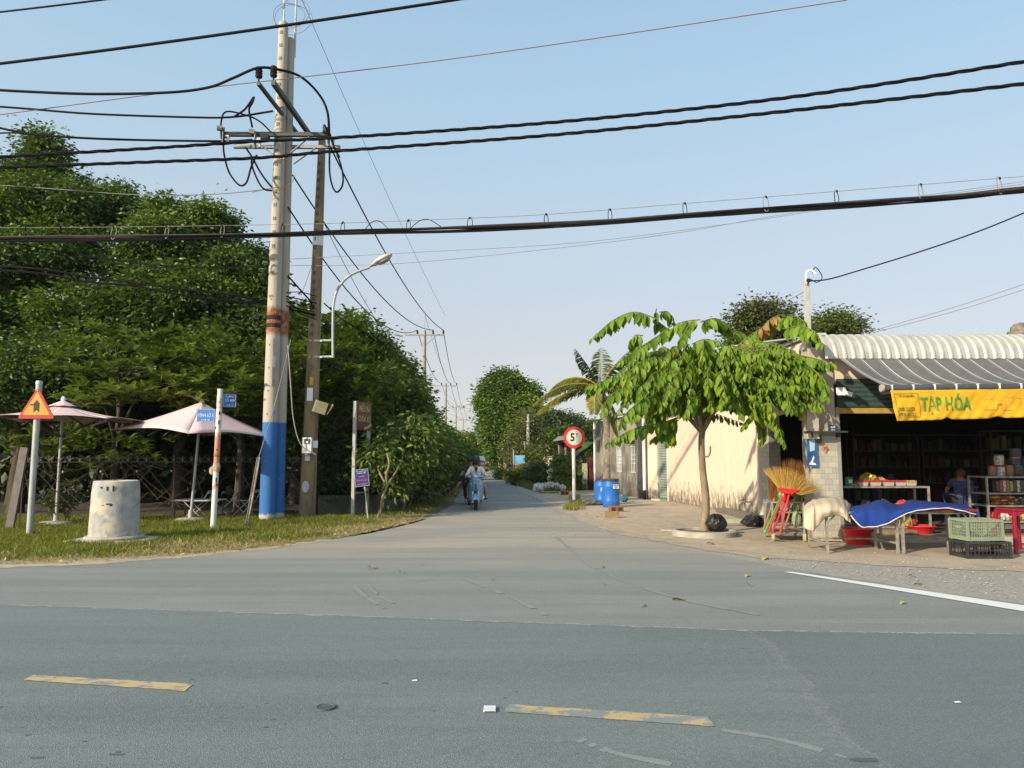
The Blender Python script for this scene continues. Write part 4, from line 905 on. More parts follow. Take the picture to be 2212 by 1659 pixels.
cable('grey looped wire at the right edge of the crossarm', [(700, 270, 17.95), (712, 290, 17.9), (722, 318, 17.9), (733, 340, 17.9)], .03)
cable('upper left cable sagging from the frame edge towards the crossarm', [(-60, 262, 17.4), (60, 288, 17.6), (220, 300, 17.8), (470, 305, 18), (545, 302, 18)], .028)
cable('cable joining the sagging cable from below at the left frame edge', [(-60, 291, 17.3), (30, 287, 17.5), (110, 294, 17.6), (220, 300, 17.78)], .02)
cable('upper of the two twisted black cables crossing the sky below the crossarm', [(-80, 344, 17.3), (300, 322, 17.5), (560, 305, 17.7), (720, 298, 17.6), (1200, 264, 16.8), (1700, 211, 15.6), (2212, 133, 14.3), (2400, 100, 13.9)], .028, twist=3)
cable('lower of the two twisted black cables crossing the sky below the crossarm', [(-80, 365, 17.3), (300, 351, 17.5), (560, 341, 17.7), (720, 327, 17.6), (1200, 291, 16.8), (1700, 240, 15.6), (2212, 181, 14.3), (2400, 155, 13.9)], .028, twist=3)
cable('thin grey wire sagging across the left trees to the pale pole', [(-60, 396, 18), (100, 407, 18), (300, 421, 18), (450, 420, 18), (540, 413, 18), (592, 406, 18.05)], .011, M_grycable)
cable('looped grey wire wrapped round the pale pole', [(545, 415, 17.95), (600, 404, 17.95), (615, 403, 18.0), (630, 395, 18.1), (636, 378, 18.1)], .010, M_grycable)
# bundle with messenger wire and hanger rings
BUN = [(-80, 518, 17.4), (0, 517, 17.4), (300, 514, 17.5), (600, 507, 17.6), (800, 501, 17.3), (1000, 495, 16.9), (1250, 483, 16.4), (1500, 466, 15.9), (1700, 451, 15.4), (1900, 437, 15.0), (2100, 422, 14.5), (2212, 411, 14.3), (2400, 395, 13.9)]
MES = [(-80, 492, 17.4), (0, 492, 17.4), (300, 490, 17.5), (700, 483, 17.5), (1000, 472, 16.9), (1200, 462, 16.5), (1500, 438, 15.9), (1700, 422, 15.4), (2212, 381, 14.3), (2400, 365, 13.9)]
P = catmull([D(*p) for p in BUN], 8); o = thing('cable_bundle', 'thick bundle of black telephone cables hung in rings across the whole view', 'cable bundle', P[0]); rs = random.Random(5)
M_brn = mat('brown_black_cable', (.028, .02, .018), (.05, .04, .034), 3, .6)
for k in range(9):
    oy, oz = rs.uniform(-.045, .045), rs.uniform(-.05, .05); ph = rs.uniform(0, 6)
    Q = [p+Vector((0, oy*math.cos(i*.17+ph), oz+.018*math.sin(i*.23+ph))) for i, p in enumerate(P)]; MB().tube(Q, .024, 5).build('strand', M_blk if k % 3 else M_brn, o, world=True)
Pm = catmull([D(*p) for p in MES], 8); om = MB().tube(Pm, .0075, 5).build('messenger_wire', M_grycable, world=True); tag(om, 'thin straight messenger wire above the thick cable bundle', 'wire')
def onpath(PP, x):
    for a, b in zip(PP, PP[1:]):
        xa, xb = proj(a)[0], proj(b)[0]
        if xa <= x <= xb: return a.lerp(b, (x-xa)/(xb-xa))
for x in (55, 130, 245, 360, 480, 610, 740, 882, 1015, 1180, 1318, 1480, 1655, 1808, 1990, 2160):
    a, b = onpath(Pm, x), onpath(P, x); c = (a+b)/2; hh = (a.z-b.z)/2+.04; big = x > 1100
    MB().tube([Vector((b.x+.045*math.cos(t)*(1.4 if x % 2 else 1), b.y+.03*math.sin(t), b.z+hh*1.0+hh*1.0*math.sin(t)-.04)) for t in np.linspace(0, 6.28, 14)], .009, 5, cap=False).build('hanger_ring', M_grycable if x in (245, 360, 480, 1655, 1990, 2160) else M_blk, o, world=True)
    MB().ellipsoid(a, (.02, .02, .035), 6, 5).build('hanger_clip', M_blk, o, world=True)
cable('loose loop of cable above the bundle left of the lamp', [(785, 500, 17.3), (803, 480, 17.3), (820, 478, 17.3), (840, 495, 17.2), (845, 500, 17.2)], .009)
cable('loose loop of cable above the bundle right of the lamp', [(885, 495, 17.1), (905, 478, 17.1), (925, 474, 17.1), (950, 488, 17), (955, 494, 17)], .010)
cable('faint thin wire below the bundle, the upper of a pair', [(620, 560, 19), (900, 545, 18.5), (1250, 524, 17.5), (1600, 480, 16.5), (1800, 450, 16), (2212, 392, 15), (2400, 365, 15)], .006, M_grycable)
cable('faint thin wire below the bundle, the lower of a pair', [(620, 574, 19), (850, 570, 18.5), (1150, 542, 17.7), (1450, 505, 17), (1700, 462, 16.3), (2000, 425, 15.5), (2400, 372, 15)], .006, M_grycable)
# left tree front cables
cable('dark cable sloping across the left trees to a coil on the pale pole', [(-60, 512, 17.6), (18, 522, 17.6), (109, 540, 17.7), (219, 558, 17.8), (328, 572, 17.9), (474, 578, 18), (575, 574, 18)], .014)
cable('second dark cable sloping across the left trees just below the first', [(-60, 524, 17.7), (100, 546, 17.8), (300, 574, 17.9), (474, 580, 18), (575, 577, 18)], .010)
o = MB(); 
for k in range(3): o.tube([D(570+9*math.cos(t)+k*2, 568+9*math.sin(t), 17.95+.02*k) for t in np.linspace(0, 6.28, 14)], .010, 5)
o = o.build('cable_coil', M_blk, world=True); tag(o, 'small coil of black cable hanging left of the pale pole', 'coil')
DYS = sorted(rs.uniform(-9, 12) for _ in range(6))
for k in range(6):
    dy = DYS[k]; e = rs.uniform(-12, 14)
    cable(('topmost', 'second from the top', 'third from the top', 'third from the bottom', 'second from the bottom', 'lowest')[k]+' black line in the drooping tangle over the left trees', [(-60, 574+dy*.6, 17.2), (91, 584+dy*.7, 17.4), (182, 600+dy*.8, 17.6), (292, 613+dy*.5, 17.8), (401, 629+dy, 18), (511, 642+dy, 18.3), (590, 652+e*.6, 18.7), (680, 668+e, 19.0)], rs.uniform(.012, .022), grp='tangled cables over the left trees')
cable('thin dark cable crossing low over the left trees', [(-60, 632, 17.2), (146, 629, 17.4), (255, 618, 17.7), (330, 616, 17.85)], .010)
for k, (ys, ye) in enumerate(((632, 640), (645, 668), (650, 680), (640, 655), (660, 690))):
    cable(('highest', 'second', 'middle', 'fourth', 'lowest')[k]+' dark cable sagging between the pale pole and the brown pole', [(618, ys, 18.5), (650, (ys+ye)/2+rs.uniform(-6, 12), 18.8), (684, ye, 19)], rs.uniform(.010, .018), grp='cables between the two poles')
cable('service cable dropping from the pale pole down to the brown pole tangle', [(622, 596, 18.5), (645, 622, 18.8), (668, 648, 19.0), (690, 680, 19.2)], .022)
cable('dark cable running on past the brown pole over the hedge', [(700, 655, 19.3), (740, 690, 21), (790, 720, 24), (830, 750, 28)], .018)
cable('pale service cable hanging from the pale pole to the meter box', [(622, 745, 18.1), (628, 830, 18.2), (634, 905, 18.4), (650, 960, 18.6), (682, 982, 18.75)], .014, mat('pale_cable', (.35, .33, .28), (.3, .28, .24), 3))
cable('thin wire climbing past the brown pole', [(650, 640, 18.9), (668, 590, 18.9), (684, 540, 18.9), (688, 500, 18.9)], .006, M_grycable)

# --- receding poles and lines
M_pd = mat('far_pole_concrete', (.36, .33, .27), (.28, .26, .22), 3, .9)
def far_pole(x, ytop, Y, lab, arm=True, h=None):
    tpv = D(x, ytop, Y); o = thing('utility_pole', lab, 'utility pole', (tpv.x, Y, 0), 0, 'concrete poles receding along the left of the side road'); H = tpv.z
    MB().tube([(0, 0, 0), (0, 0, H)], [.20, .11], 8).build('column', M_pd, o, smooth=50)
    ins = []
    if arm:
        MB().bar((-1.25, 0, H-.28), (1.25, 0, H-.28), .09, .09).build('crossarm', M_arml, o); MB().bar((.8, 0, H-.3), (.05, 0, H-.95), .05, .03).build('brace', M_arml, o)
        for dx in (-.45, .55, 1.2):
            MB().lathe((dx, 0, H-.23), [(.02, 0), (.07, .06), (.05, .12), (.07, .18), (.03, .26)], 8).build('insulator', M_black, o); ins.append(Vector((tpv.x+dx, Y, H+.03)))
        MB().tube([(0, 0, H), (-.0, 0, H+1.1)], .02, 5).build('lightning_rod', M_galv, o)
    return ins, H
i2, h2 = far_pole(917, 714, 46, 'nearest of the far poles, standing clear above the hedge trees'); i3, h3 = far_pole(963, 828, 80, 'second of the far poles beyond the hedge'); i4, h4 = far_pole(985, 877, 114, 'third of the far poles, beside the far street lamp'); i5, h5 = far_pole(1001, 905, 150, 'smallest farthest pole at the end of the row')
S = [D(622, 447, 18.3), D(632, 378, 18.3), D(714, 318, 18.0)]; nm = ['lowest', 'middle', 'topmost']
for k in range(3):
    span('power line of the %s pair side running from the poles to the first far pole' % nm[k], S[k], i2[k], (1.25, 1.0, .75)[k], .022)
    span(('left', 'middle', 'right')[k]+' power line sagging between the first and second far poles', i2[k], i3[k], .9, .022, grp='lines between first and second far poles')
    span(('left', 'middle', 'right')[k]+' power line sagging between the second and third far poles', i3[k], i4[k], .9, .022, grp='lines between second and third far poles')
    span(('left', 'middle', 'right')[k]+' power line sagging between the two farthest poles', i4[k], i5[k], .9, .02, grp='lines between the two farthest poles')
span('thin guard wire coming down from the upper sky to the first far pole', D(640, -30, 18.2), Vector((i2[2].x+.1, 46, h2+1.0)), .3, .008, M_grycable)
span('thin guard wire between the first two far poles', Vector((i2[0].x+.45, 46, h2+1.1)), Vector((i3[0].x+.45, 80, h3+1.1)), .5, .012, M_grycable)
span('thin service line from the brown pole to the side of the first far pole', D(698, 478, 19.2), Vector((i2[0].x+.45, 46, h2-2.0)), 1.1, .010)
span('service line sagging low between the first and second far poles', Vector((i2[0].x+.45, 46, h2-3.2)), Vector((i3[0].x+.45, 80, h3-2.6)), 1.9, .03)
for k in range(4):
    a = Vector((i3[0].x+.4, 80, h3-1.0-.7*k)); span(('highest', 'second', 'third', 'lowest')[k]+' line crossing the road between the far poles and the tall tree', a, D(1050+40*k, 892+14*k, 62), .5, .014, M_grycable, grp='lines crossing to the tall tree')
o = thing('street_lamp', 'small far street lamp reaching right from the third far pole', 'street lamp', (i4[0].x+.5, 113.7, h4-1)); 
MB().tube([(0, 0, 0), (.6, 0, .8), (1.4, 0, 1.2)], .06, 6).build('arm', M_lamp, o); MB().ellipsoid((2.0, 0, 1.35), (.65, .2, .14), 10, 6).build('lamp_head', mat('lamp_white', 0), o)
# service mast on the shop roof and its wires
M_mast = mat('mast_paint', (.42, .42, .38), (.33, .33, .3), 6)
mt = D(1741, 603, 14.2); mbse = D(1743, 760, 14.3); o = thing('service_mast', 'slim pale mast with a white hook rising from the shop corner', 'mast', Vector((mt.x, 14.2, 2.7)))
MB().box((0, 0, (mt.z-2.7)/2), (.10, .08, mt.z-2.7)).build('column', M_mast, o, bevel=.006)
wpart(MB().tube(catmull([D(1742, 612, 14.1), D(1742, 590, 14.1), D(1752, 584, 14.1), D(1762, 592, 14.1)], 5), .022, 8), 'hook', M_wtxt, o)
wpart(MB().lathe(D(1746, 606, 14.08), [(.02, -.04), (.045, -.02), (.045, .02), (.02, .04)], 8), 'insulator', M_black, o)
cable('service wire sagging from the upper right to the mast on the shop roof', [(2400, 380, 12.5), (2212, 460, 12.8), (2100, 505, 13.1), (1980, 546, 13.4), (1860, 583, 13.8), (1790, 603, 14), (1750, 607, 14.1)], .014)
cable('loose wire curl at the top of the roof mast', [(1750, 603, 14.1), (1765, 610, 14.1), (1776, 600, 14.1), (1768, 583, 14.1), (1760, 578, 14.1), (1755, 590, 14.1)], .009)
cable('thin wire from the mast down to the tree behind the roof', [(1738, 630, 14.3), (1715, 642, 16), (1690, 655, 19)], .007, M_grycable)
cable('faint wire right above the shop roof, the upper of two', [(1880, 716, 25), (2060, 664, 22), (2260, 598, 20)], .009, M_grycable)
cable('faint wire right above the shop roof, the lower of two', [(1885, 719, 25), (2060, 673, 22), (2260, 610, 20)], .009, M_grycable)
# ============================================================ TREES
M_bark = mat('bark', (.075, .06, .042), (.045, .038, .027), 7, .95, bump=.7, stretch=(3, 3, .6))
M_barkl = mat('pale_bark', (.26, .22, .17), (.15, .125, .095), 6, .95, bump=.7, dirt=(.32, .30, .26), dscale=9, dthr=(.56, .64))
GA = [(.014, .036, .006), (.03, .075, .009), (.055, .115, .011), (.10, .17, .016), (.02, .055, .008)]
GB = [(.018, .05, .009), (.04, .09, .012), (.075, .135, .016), (.032, .075, .011)]
M_la = leafmat('leaf_deep', GA, .32, .45); M_lb = leafmat('leaf_mid', GB, .32, .5)
M_ly = leafmat('leaf_yellowish', [(.08, .12, .012), (.14, .18, .02), (.20, .23, .03), (.06, .10, .012)], .4, .5)
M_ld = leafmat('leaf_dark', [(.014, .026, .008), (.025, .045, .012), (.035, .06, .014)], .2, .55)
def BL(x, y, Y, rx, rz, ry=None):
    p = D(x, y, Y); k = Y/FP; return (p.x, p.y, p.z, rx*k, (ry or rx)*k, rz*k)
def at(x, Y): return Vector((D(x, 990, Y).x, Y, 0))
# big left trees
tree('leafy_tree', 'tallest leafy tree at the far left rising behind the umbrellas', 'tree', at(40, 25), 6, .28,
     [BL(0, 480, 25, 110, 80), BL(90, 350, 25.5, 42, 55), BL(20, 400, 25, 80, 60), BL(110, 460, 24.5, 90, 70), BL(60, 560, 24, 130, 90), BL(-60, 620, 24, 130, 120), BL(200, 450, 26, 90, 48), BL(255, 440, 26, 55, 38), BL(150, 540, 24.5, 90, 60), BL(100, 310, 25.5, 30, 22), BL(40, 690, 23.5, 150, 80), BL(180, 660, 23.5, 110, 80)], 120000, .17, M_la, M_bark, 'trees behind the cafe fence', sub=30, spr=.25, wr=.5, shell=.4)
tree('leafy_tree', 'broad leafy tree left of the pale pole, its crown reaching the cable bundle', 'tree', at(390, 25), 5, .26,
     [BL(420, 500, 25.5, 90, 55), BL(365, 460, 25.5, 32, 30), BL(470, 480, 25.5, 50, 30), BL(330, 560, 24.5, 110, 75), BL(470, 590, 25, 100, 70), BL(540, 650, 24.5, 65, 70), BL(400, 660, 23.5, 120, 90), BL(280, 660, 23.5, 90, 80), BL(545, 570, 26, 35, 35), BL(470, 700, 23.5, 110, 70)], 105000, .17, M_la, M_bark, 'trees behind the cafe fence', sub=30, spr=.25, wr=.5, shell=.4)
tree('leafy_tree', 'darker leafy tree filling the gap between the two poles', 'tree', at(640, 25), 4, .22,
     [BL(600, 740, 24, 100, 60), BL(650, 800, 23.5, 90, 80), BL(560, 830, 23.5, 100, 80), BL(640, 900, 23, 90, 70), BL(500, 800, 24, 100, 80)], 40000, .18, M_lb, M_bark, 'trees behind the cafe fence', sub=24, spr=.3, wr=.5)
tree('leafy_tree', 'low dark tree behind the warning sign at far left', 'tree', at(40, 21), 3, .2,
     [BL(0, 800, 21, 140, 80), BL(120, 820, 21, 90, 60), BL(-60, 880, 20.5, 120, 70), BL(60, 760, 22, 110, 60), BL(190, 780, 22, 100, 70)], 38000, .16, M_la, M_bark, 'trees behind the cafe fence', sub=24, spr=.28, wr=.5)
# shady back of the garden
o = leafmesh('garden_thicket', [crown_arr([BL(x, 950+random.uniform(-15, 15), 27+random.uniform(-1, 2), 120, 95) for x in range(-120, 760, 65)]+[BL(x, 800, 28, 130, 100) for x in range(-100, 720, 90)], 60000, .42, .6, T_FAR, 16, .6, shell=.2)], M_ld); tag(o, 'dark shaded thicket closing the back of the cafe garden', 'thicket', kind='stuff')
# big leaved tree: rosettes on flat tiers
M_term = leafmat('almond_leaf', [(.05, .09, .012), (.10, .16, .018), (.17, .24, .028), (.24, .30, .04)], .38, .38, .5)
def rosettes(cs, L, mi=0, n=8):
    pos, dd, nr, LL = [], [], [], []
    for c in cs:
        for k in range(n):
            a = 6.283*k/n+random.uniform(-.3, .3); e = random.uniform(.05, 1.05); v = Vector((math.cos(a)*math.cos(e), math.sin(a)*math.cos(e), math.sin(e)))
            pos.append(Vector(c)+v*.03); dd.append(v); nr.append((-v.x*math.sin(e)*.8+random.uniform(-.2, .2), -v.y*math.sin(e)*.8, 1)); LL.append(L*random.uniform(.7, 1.15))
    V, tf, k, N = leafarr(pos, dd, nr, LL, .48, T_MID); return (V, tf, k, N, mi)
def tiered(name_lab, base, tiers, nros, L, lim_from, m=M_term, seed=1):
    """tiers: (x,y,Y, rx_px, rz_px, ry_m)"""
    root = thing('big_leaf_tree', name_lab, 'tree', base, 0, 'big leaved trees over the umbrellas'); rs = random.Random(seed); cs = []; mb = MB(); tot = sum(t[3] for t in tiers)
    limbs(mb, base, lim_from, [D(t[0], t[1], t[2]) for t in tiers], .14, (0, 0)); 
    for x, y, Y, rx, rz, ry in tiers:
        c = D(x, y, Y); k = Y/FP
        for i in range(int(nros*rx/tot)):
            a = rs.uniform(0, 6.28); r = math.sqrt(rs.random()); h = rs.uniform(-1, 1)*rz*1.6*k*(1-.4*r)
            p = c+Vector((math.cos(a)*r*rx*k, math.sin(a)*r*ry, h)); cs.append(p)
            if rs.random() < .25: mb.tube([c.lerp(p, .3)-Vector((0, 0, .05)), p-Vector((0, 0, .03))], .010, 4)
    mb.build('trunk', M_bark, root, world=True, smooth=60); leafmesh('crown', [rosettes(cs, L)], m, root, base); return root
tiered('big leaved tree spreading flat tiers of leaves above the left umbrella', at(250, 21), [(250, 745, 19.5, 110, 22, 1.6), (330, 790, 18.9, 120, 26, 1.4), (190, 800, 19.5, 90, 22, 1.4), (300, 850, 18.6, 130, 16, 1.0), (200, 868, 18.2, 70, 10, .6), (400, 840, 18.7, 60, 22, .9), (120, 960, 20, 90, 25, 1), (250, 980, 20.5, 120, 30, 1)], 300, .30, 4)
tiered('big leaved tree spreading tiers of leaves just left of the blue pole', at(520, 21.5), [(430, 750, 20, 110, 22, 1.5), (530, 780, 19.5, 80, 30, 1.3), (500, 850, 18.9, 90, 34, 1.2), (545, 830, 19, 45, 30, 1), (440, 800, 19.5, 90, 24, 1.2), (470, 890, 19.4, 100, 18, .8), (540, 900, 20, 60, 25, .8)], 290, .30, 4, seed=2)
tiered('big leaved tree with glossy leaves between and behind the two poles', at(690, 22.5), [(640, 700, 21.5, 55, 28, 1.2), (730, 715, 21.8, 50, 30, 1.2), (650, 790, 21, 80, 34, 1.2), (740, 790, 21.5, 70, 40, 1.2), (640, 870, 21, 80, 34, 1.2), (770, 850, 22, 60, 36, 1.2), (820, 830, 23, 50, 30, 1)], 330, .30, 4, seed=3)
# hedge trees along the road, left
M_lh = leafmat('hedge_leaf', [(.03, .075, .010), (.065, .135, .014), (.12, .20, .02), (.19, .27, .03), (.05, .10, .012)], .36, .45)
tree('leafy_tree', 'dense dark tree behind the red temple sign, crown above the brown pole lamp clamps', 'tree', at(780, 27), 3, .2,
     [BL(760, 740, 26, 60, 55), BL(800, 770, 27, 55, 50), BL(835, 800, 28, 46, 34), BL(780, 850, 26, 80, 70), BL(850, 850, 28, 60, 60), BL(730, 930, 24.5, 60, 60), BL(800, 940, 26, 80, 70), BL(870, 920, 28, 50, 60)], 62000, .17, M_lh, M_bark, 'hedge trees along the left of the side road', sub=24, spr=.26, wr=.48)
tree('leafy_tree', 'hedge tree with a feathery top just left of the first far pole', 'tree', at(870, 34), 3, .18,
     [BL(855, 800, 33, 26, 20), BL(870, 845, 34, 36, 32), BL(905, 895, 35, 28, 24), BL(885, 910, 33, 44, 46), BL(900, 960, 32, 50, 46), BL(935, 950, 37, 30, 28)], 42000, .18, M_lh, M_bark, 'hedge trees along the left of the side road', sub=24, spr=.28, wr=.48)
tree('leafy_tree', 'hedge tree right of the first far pole', 'tree', at(950, 44), 3, .18,
     [BL(945, 940, 43, 26, 22), BL(965, 955, 45, 26, 22), BL(940, 975, 41, 34, 40), BL(975, 985, 45, 26, 34)], 22000, .2, M_lh, M_bark, 'hedge trees along the left of the side road', sub=22, spr=.3, wr=.5)
def ybush(x, Y, rx, rz, y, lab, n=12000, fl=500):
    root = thing('flowering_bush', lab, 'bush', at(x, Y), 0, 'yellow flowering bushes'); b = at(x, Y); mb = MB(); limbs(mb, b, 1.6, [b+Vector((.5*math.cos(k), .3, 2.2)) for k in range(4)], .08); mb.build('trunk', M_bark, root, world=True)
    bl = [BL(x, y, Y, rx, rz), BL(x-rx*.4, y+rz*.8, Y-.4, rx*.8, rz*.8), BL(x+rx*.2, y+rz*1.1, Y, rx*.7, rz*.8)]
    leafmesh('foliage', [crown_arr(bl, n, .17, .5, T_FAR, 20, .28)], M_ly, root, b); leafmesh('flowers', [crown_arr(bl, fl, .13, .9, T_FAR, 4, .3, shell=.9, droop=0)], leafmat('yellow_flower', [(.7, .5, .05), (.6, .45, .04)], .3), root, b)
ybush(995, 52, 24, 34, 965, 'bush with many yellow flowers above the scooter riders, the nearer one'); ybush(1012, 62, 13, 22, 978, 'smaller yellow flowered bush behind it towards the road end', 7000, 250)
tree('leafy_tree', 'small dark tree at the end of the left hedge row', 'tree', at(1012, 72), 2.4, .15, [BL(1010, 960, 72, 14, 22), BL(1016, 990, 72, 12, 20)], 7000, .26, M_la, M_bark, 'hedge trees along the left of the side road', spr=.35, sub=18)
# under-hedge foliage in front of the wall: saplings with pale thin stems
def sapling(x, y, h, lab, blobs, n, lean=(.3, 0), L=.19, m=M_lh):
    b = G(x, y); root = thing('young_tree', lab, 'tree', b, 0, 'young roadside trees by the low wall'); mb = MB()
    limbs(mb, b, h*.62, [Vector(q[:3]) for q in blobs], .045, lean, jit=.12); mb.build('trunk', mat('sapling_bark', (.24, .19, .11), (.14, .11, .07), 9, .9), root, world=True, smooth=60)
    leafmesh('crown', [crown_arr(blobs, n, L, .42, T_MID, 14, .22, droop=.75, shell=.35)], m, root, b); return root
M_ls = leafmat('leaf_olive', [(.05, .09, .015), (.09, .15, .02), (.14, .20, .03), (.20, .25, .04)], .35, .5)
sapling(818, 1122, 2.7, 'young tree with a thin bent pale trunk right of the red sign', [BL(845, 985, 20.5, 50, 40), BL(880, 950, 21, 55, 40), BL(820, 1000, 20, 34, 34), BL(860, 1030, 20.3, 34, 26)], 4200, (.25, .1), m=M_ls)
sapling(871, 1104, 2.7, 'young tree with twin forked stems by the wall', [BL(890, 960, 24, 60, 50), BL(900, 1010, 24, 44, 36), BL(930, 980, 25, 44, 40)], 4200, (.2, .1), m=M_ls)
sapling(902, 1090, 2.8, 'young tree with a straight dark trunk, third along the wall', [BL(912, 955, 27, 42, 38), BL(935, 975, 27, 44, 44), BL(905, 1010, 26, 40, 34)], 4200, (.05, .1))
sapling(938, 1074, 2.9, 'young tree beside the near marker post', [BL(942, 955, 31, 34, 34), BL(960, 985, 31, 34, 44), BL(935, 1015, 30, 34, 30)], 4000, (.1, .1))
sapling(970, 1056, 3, 'young tree behind the scooter riders, last along the wall', [BL(968, 970, 38, 30, 44), BL(985, 1000, 38, 22, 30), BL(990, 970, 40, 24, 36)], 4500, (.1, .1), L=.2)
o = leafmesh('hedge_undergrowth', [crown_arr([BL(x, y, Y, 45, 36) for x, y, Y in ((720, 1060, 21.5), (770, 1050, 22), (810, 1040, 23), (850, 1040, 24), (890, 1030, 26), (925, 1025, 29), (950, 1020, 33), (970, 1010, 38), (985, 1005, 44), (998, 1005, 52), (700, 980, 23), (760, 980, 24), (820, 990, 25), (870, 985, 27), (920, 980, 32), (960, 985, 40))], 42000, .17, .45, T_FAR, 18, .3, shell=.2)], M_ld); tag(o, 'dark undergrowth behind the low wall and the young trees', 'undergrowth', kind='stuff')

# ---------------- right and far centre
M_lt = leafmat('leaf_tall', [(.025, .06, .01), (.05, .11, .014), (.085, .16, .02), (.13, .21, .03)], .35, .45)
tree('tall_tree', 'tall bushy green tree standing at the right bend of the side road', 'tree', at(1103, 57), 4.5, .34,
     [BL(1100, 832, 57, 38, 26), BL(1075, 862, 57, 38, 30), BL(1125, 860, 57, 38, 30), BL(1140, 852, 58, 22, 14), BL(1095, 890, 56, 50, 34), BL(1068, 915, 57, 24, 28), BL(1075, 955, 56, 30, 30), BL(1120, 905, 56, 40, 30), BL(1060, 885, 57.5, 18, 22), BL(1092, 820, 57, 26, 14)], 90000, .26, M_lt, M_barkl, None, sub=24, spr=.36, wr=.52, shell=.5)
for x, lab, w_ in ((1081, 'thin pale trunk left of the tall bushy tree', .22), (1093, 'middle mottled trunk in front of the tall bushy tree', .26)):
    b = G(x, 1030); tree('slim_tree', lab, 'tree', b, 3.6, w_, [BL(x-4, 955, b.y, 28, 26), BL(x-8, 930, b.y, 24, 24), BL(x, 910, b.y, 26, 22)], 9000, .25, M_lt, M_barkl, None, spr=.36)
tree('dry_tree', 'thin olive brown tree in front of the tall bushy tree', 'tree', at(1140, 50), 2.6, .1, [BL(1125, 930, 50, 30, 34), BL(1150, 950, 50, 30, 34), BL(1112, 960, 50, 26, 30), BL(1160, 985, 49, 30, 18), BL(1130, 985, 49, 30, 18), BL(1135, 905, 50, 22, 18)], 15000, .16, leafmat('leaf_dry', [(.10, .10, .03), (.14, .13, .045), (.17, .14, .06), (.07, .085, .02)], .3), M_bark, None, spr=.4, shell=.2)
tree('dark_tree', 'dark round tree far behind the cream wall', 'tree', at(1205, 85), 5, .3, [BL(1190, 905, 85, 32, 18), BL(1225, 915, 85, 34, 22), BL(1170, 920, 85, 30, 24), BL(1200, 940, 84, 50, 30)], 22000, .36, M_ld, M_bark, None, spr=.5)
tree('leafy_tree', 'mid green tree just behind the cream wall', 'tree', at(1200, 56), 2.8, .16, [BL(1185, 960, 55, 34, 30), BL(1220, 965, 55, 34, 30), BL(1160, 985, 54, 26, 22), BL(1240, 985, 53, 24, 24)], 20000, .22, M_lb, M_bark, None, spr=.34)
tree('leafy_tree', 'dark tree behind the coconut palm and grey building', 'tree', at(1275, 60), 3, .2, [BL(1270, 930, 60, 30, 20), BL(1300, 950, 60, 40, 30)], 9000, .25, M_la, M_bark, None, spr=.4)
tree('dark_tree', 'dark thin leaved tree behind the shop roof left of the mast', 'tree', at(1650, 30), 5.5, .2, [BL(1650, 675, 30, 50, 24), BL(1620, 700, 30, 44, 26), BL(1680, 705, 30, 56, 30), BL(1640, 740, 30, 70, 26), BL(1700, 730, 30, 40, 26)], 17000, .17, leafmat('leaf_reddish', [(.035, .045, .015), (.05, .055, .02), (.09, .06, .03), (.03, .04, .012)], .25), M_bark, 'trees behind the shop', spr=.34, shell=.3)
tree('dark_tree', 'dark thin leaved tree behind the shop roof right of the mast', 'tree', at(1800, 32), 5, .2, [BL(1800, 695, 32, 30, 18), BL(1830, 710, 32, 34, 18), BL(1780, 715, 32, 44, 18)], 9000, .17, leafmat('leaf_reddish', 0), M_bark, 'trees behind the shop', spr=.34, shell=.3)
# far tree line along the horizon
bl = []
for k in range(70):
    x = -220+k*9+random.uniform(-3, 3); Y = random.uniform(230, 290); bl.append((x, Y, 3.5, 9, 8, random.uniform(3.5, 6.5)))
o = leafmesh('far_woods', [crown_arr(bl, 90000, 1.1, .6, T_FAR, 14, 1.2, shell=.3)], M_lb); tag(o, 'far woods along the horizon beyond the end of the road', 'woods', kind='stuff')
ybush(1068, 92, 18, 12, 996, 'pale yellow green bush at the far end of the road', 7000, 500)
# roadside shrubs right
def shrub(x, y, lab, blobs, n, L, m, grp=None, T=T_FAR, name='shrub', **kw):
    b = G(x, y); root = thing(name, lab, 'shrub', b, 0, grp); mb = MB()
    for q in blobs: mb.tube([b, b.lerp(Vector(q[:3]), .5)+Vector((.05, 0, .05)), Vector(q[:3])], [.03, .02, .01], 5)
    mb.build('stem', M_bark, root, world=True); leafmesh('foliage', [crown_arr(blobs, n, L, .5, T, 18, .2, **kw)], m, root, b); return root
shrub(1140, 1046, 'bushy shrub between the blue sign and the rubbish heap', [BL(1135, 1025, 43, 26, 16), BL(1155, 1015, 43, 24, 14), BL(1120, 1032, 43, 16, 10)], 9000, .15, M_ly, 'shrubs along the right bend')
shrub(1180, 1050, 'bushy shrub right behind the rubbish heap', [BL(1175, 1020, 41, 26, 14), BL(1195, 1028, 40, 22, 16), BL(1165, 1035, 40, 22, 12)], 9000, .15, M_lb, 'shrubs along the right bend')
shrub(1097, 1034, 'low weeds round the foot of the tall tree', [BL(1090, 1026, 53, 16, 8), BL(1105, 1024, 53, 12, 8), BL(1080, 1022, 56, 8, 6)], 3500, .15, M_ly, 'shrubs along the right bend')
shrub(1215, 1056, 'leafy vine climbing the old fence behind the weight sign', [BL(1210, 1000, 38, 16, 14), BL(1215, 1030, 37, 18, 20), BL(1235, 1020, 36.5, 12, 24), BL(1225, 1050, 36, 22, 12), BL(1258, 1040, 36.5, 14, 20)], 12000, .13, M_ly, None, name='vine')
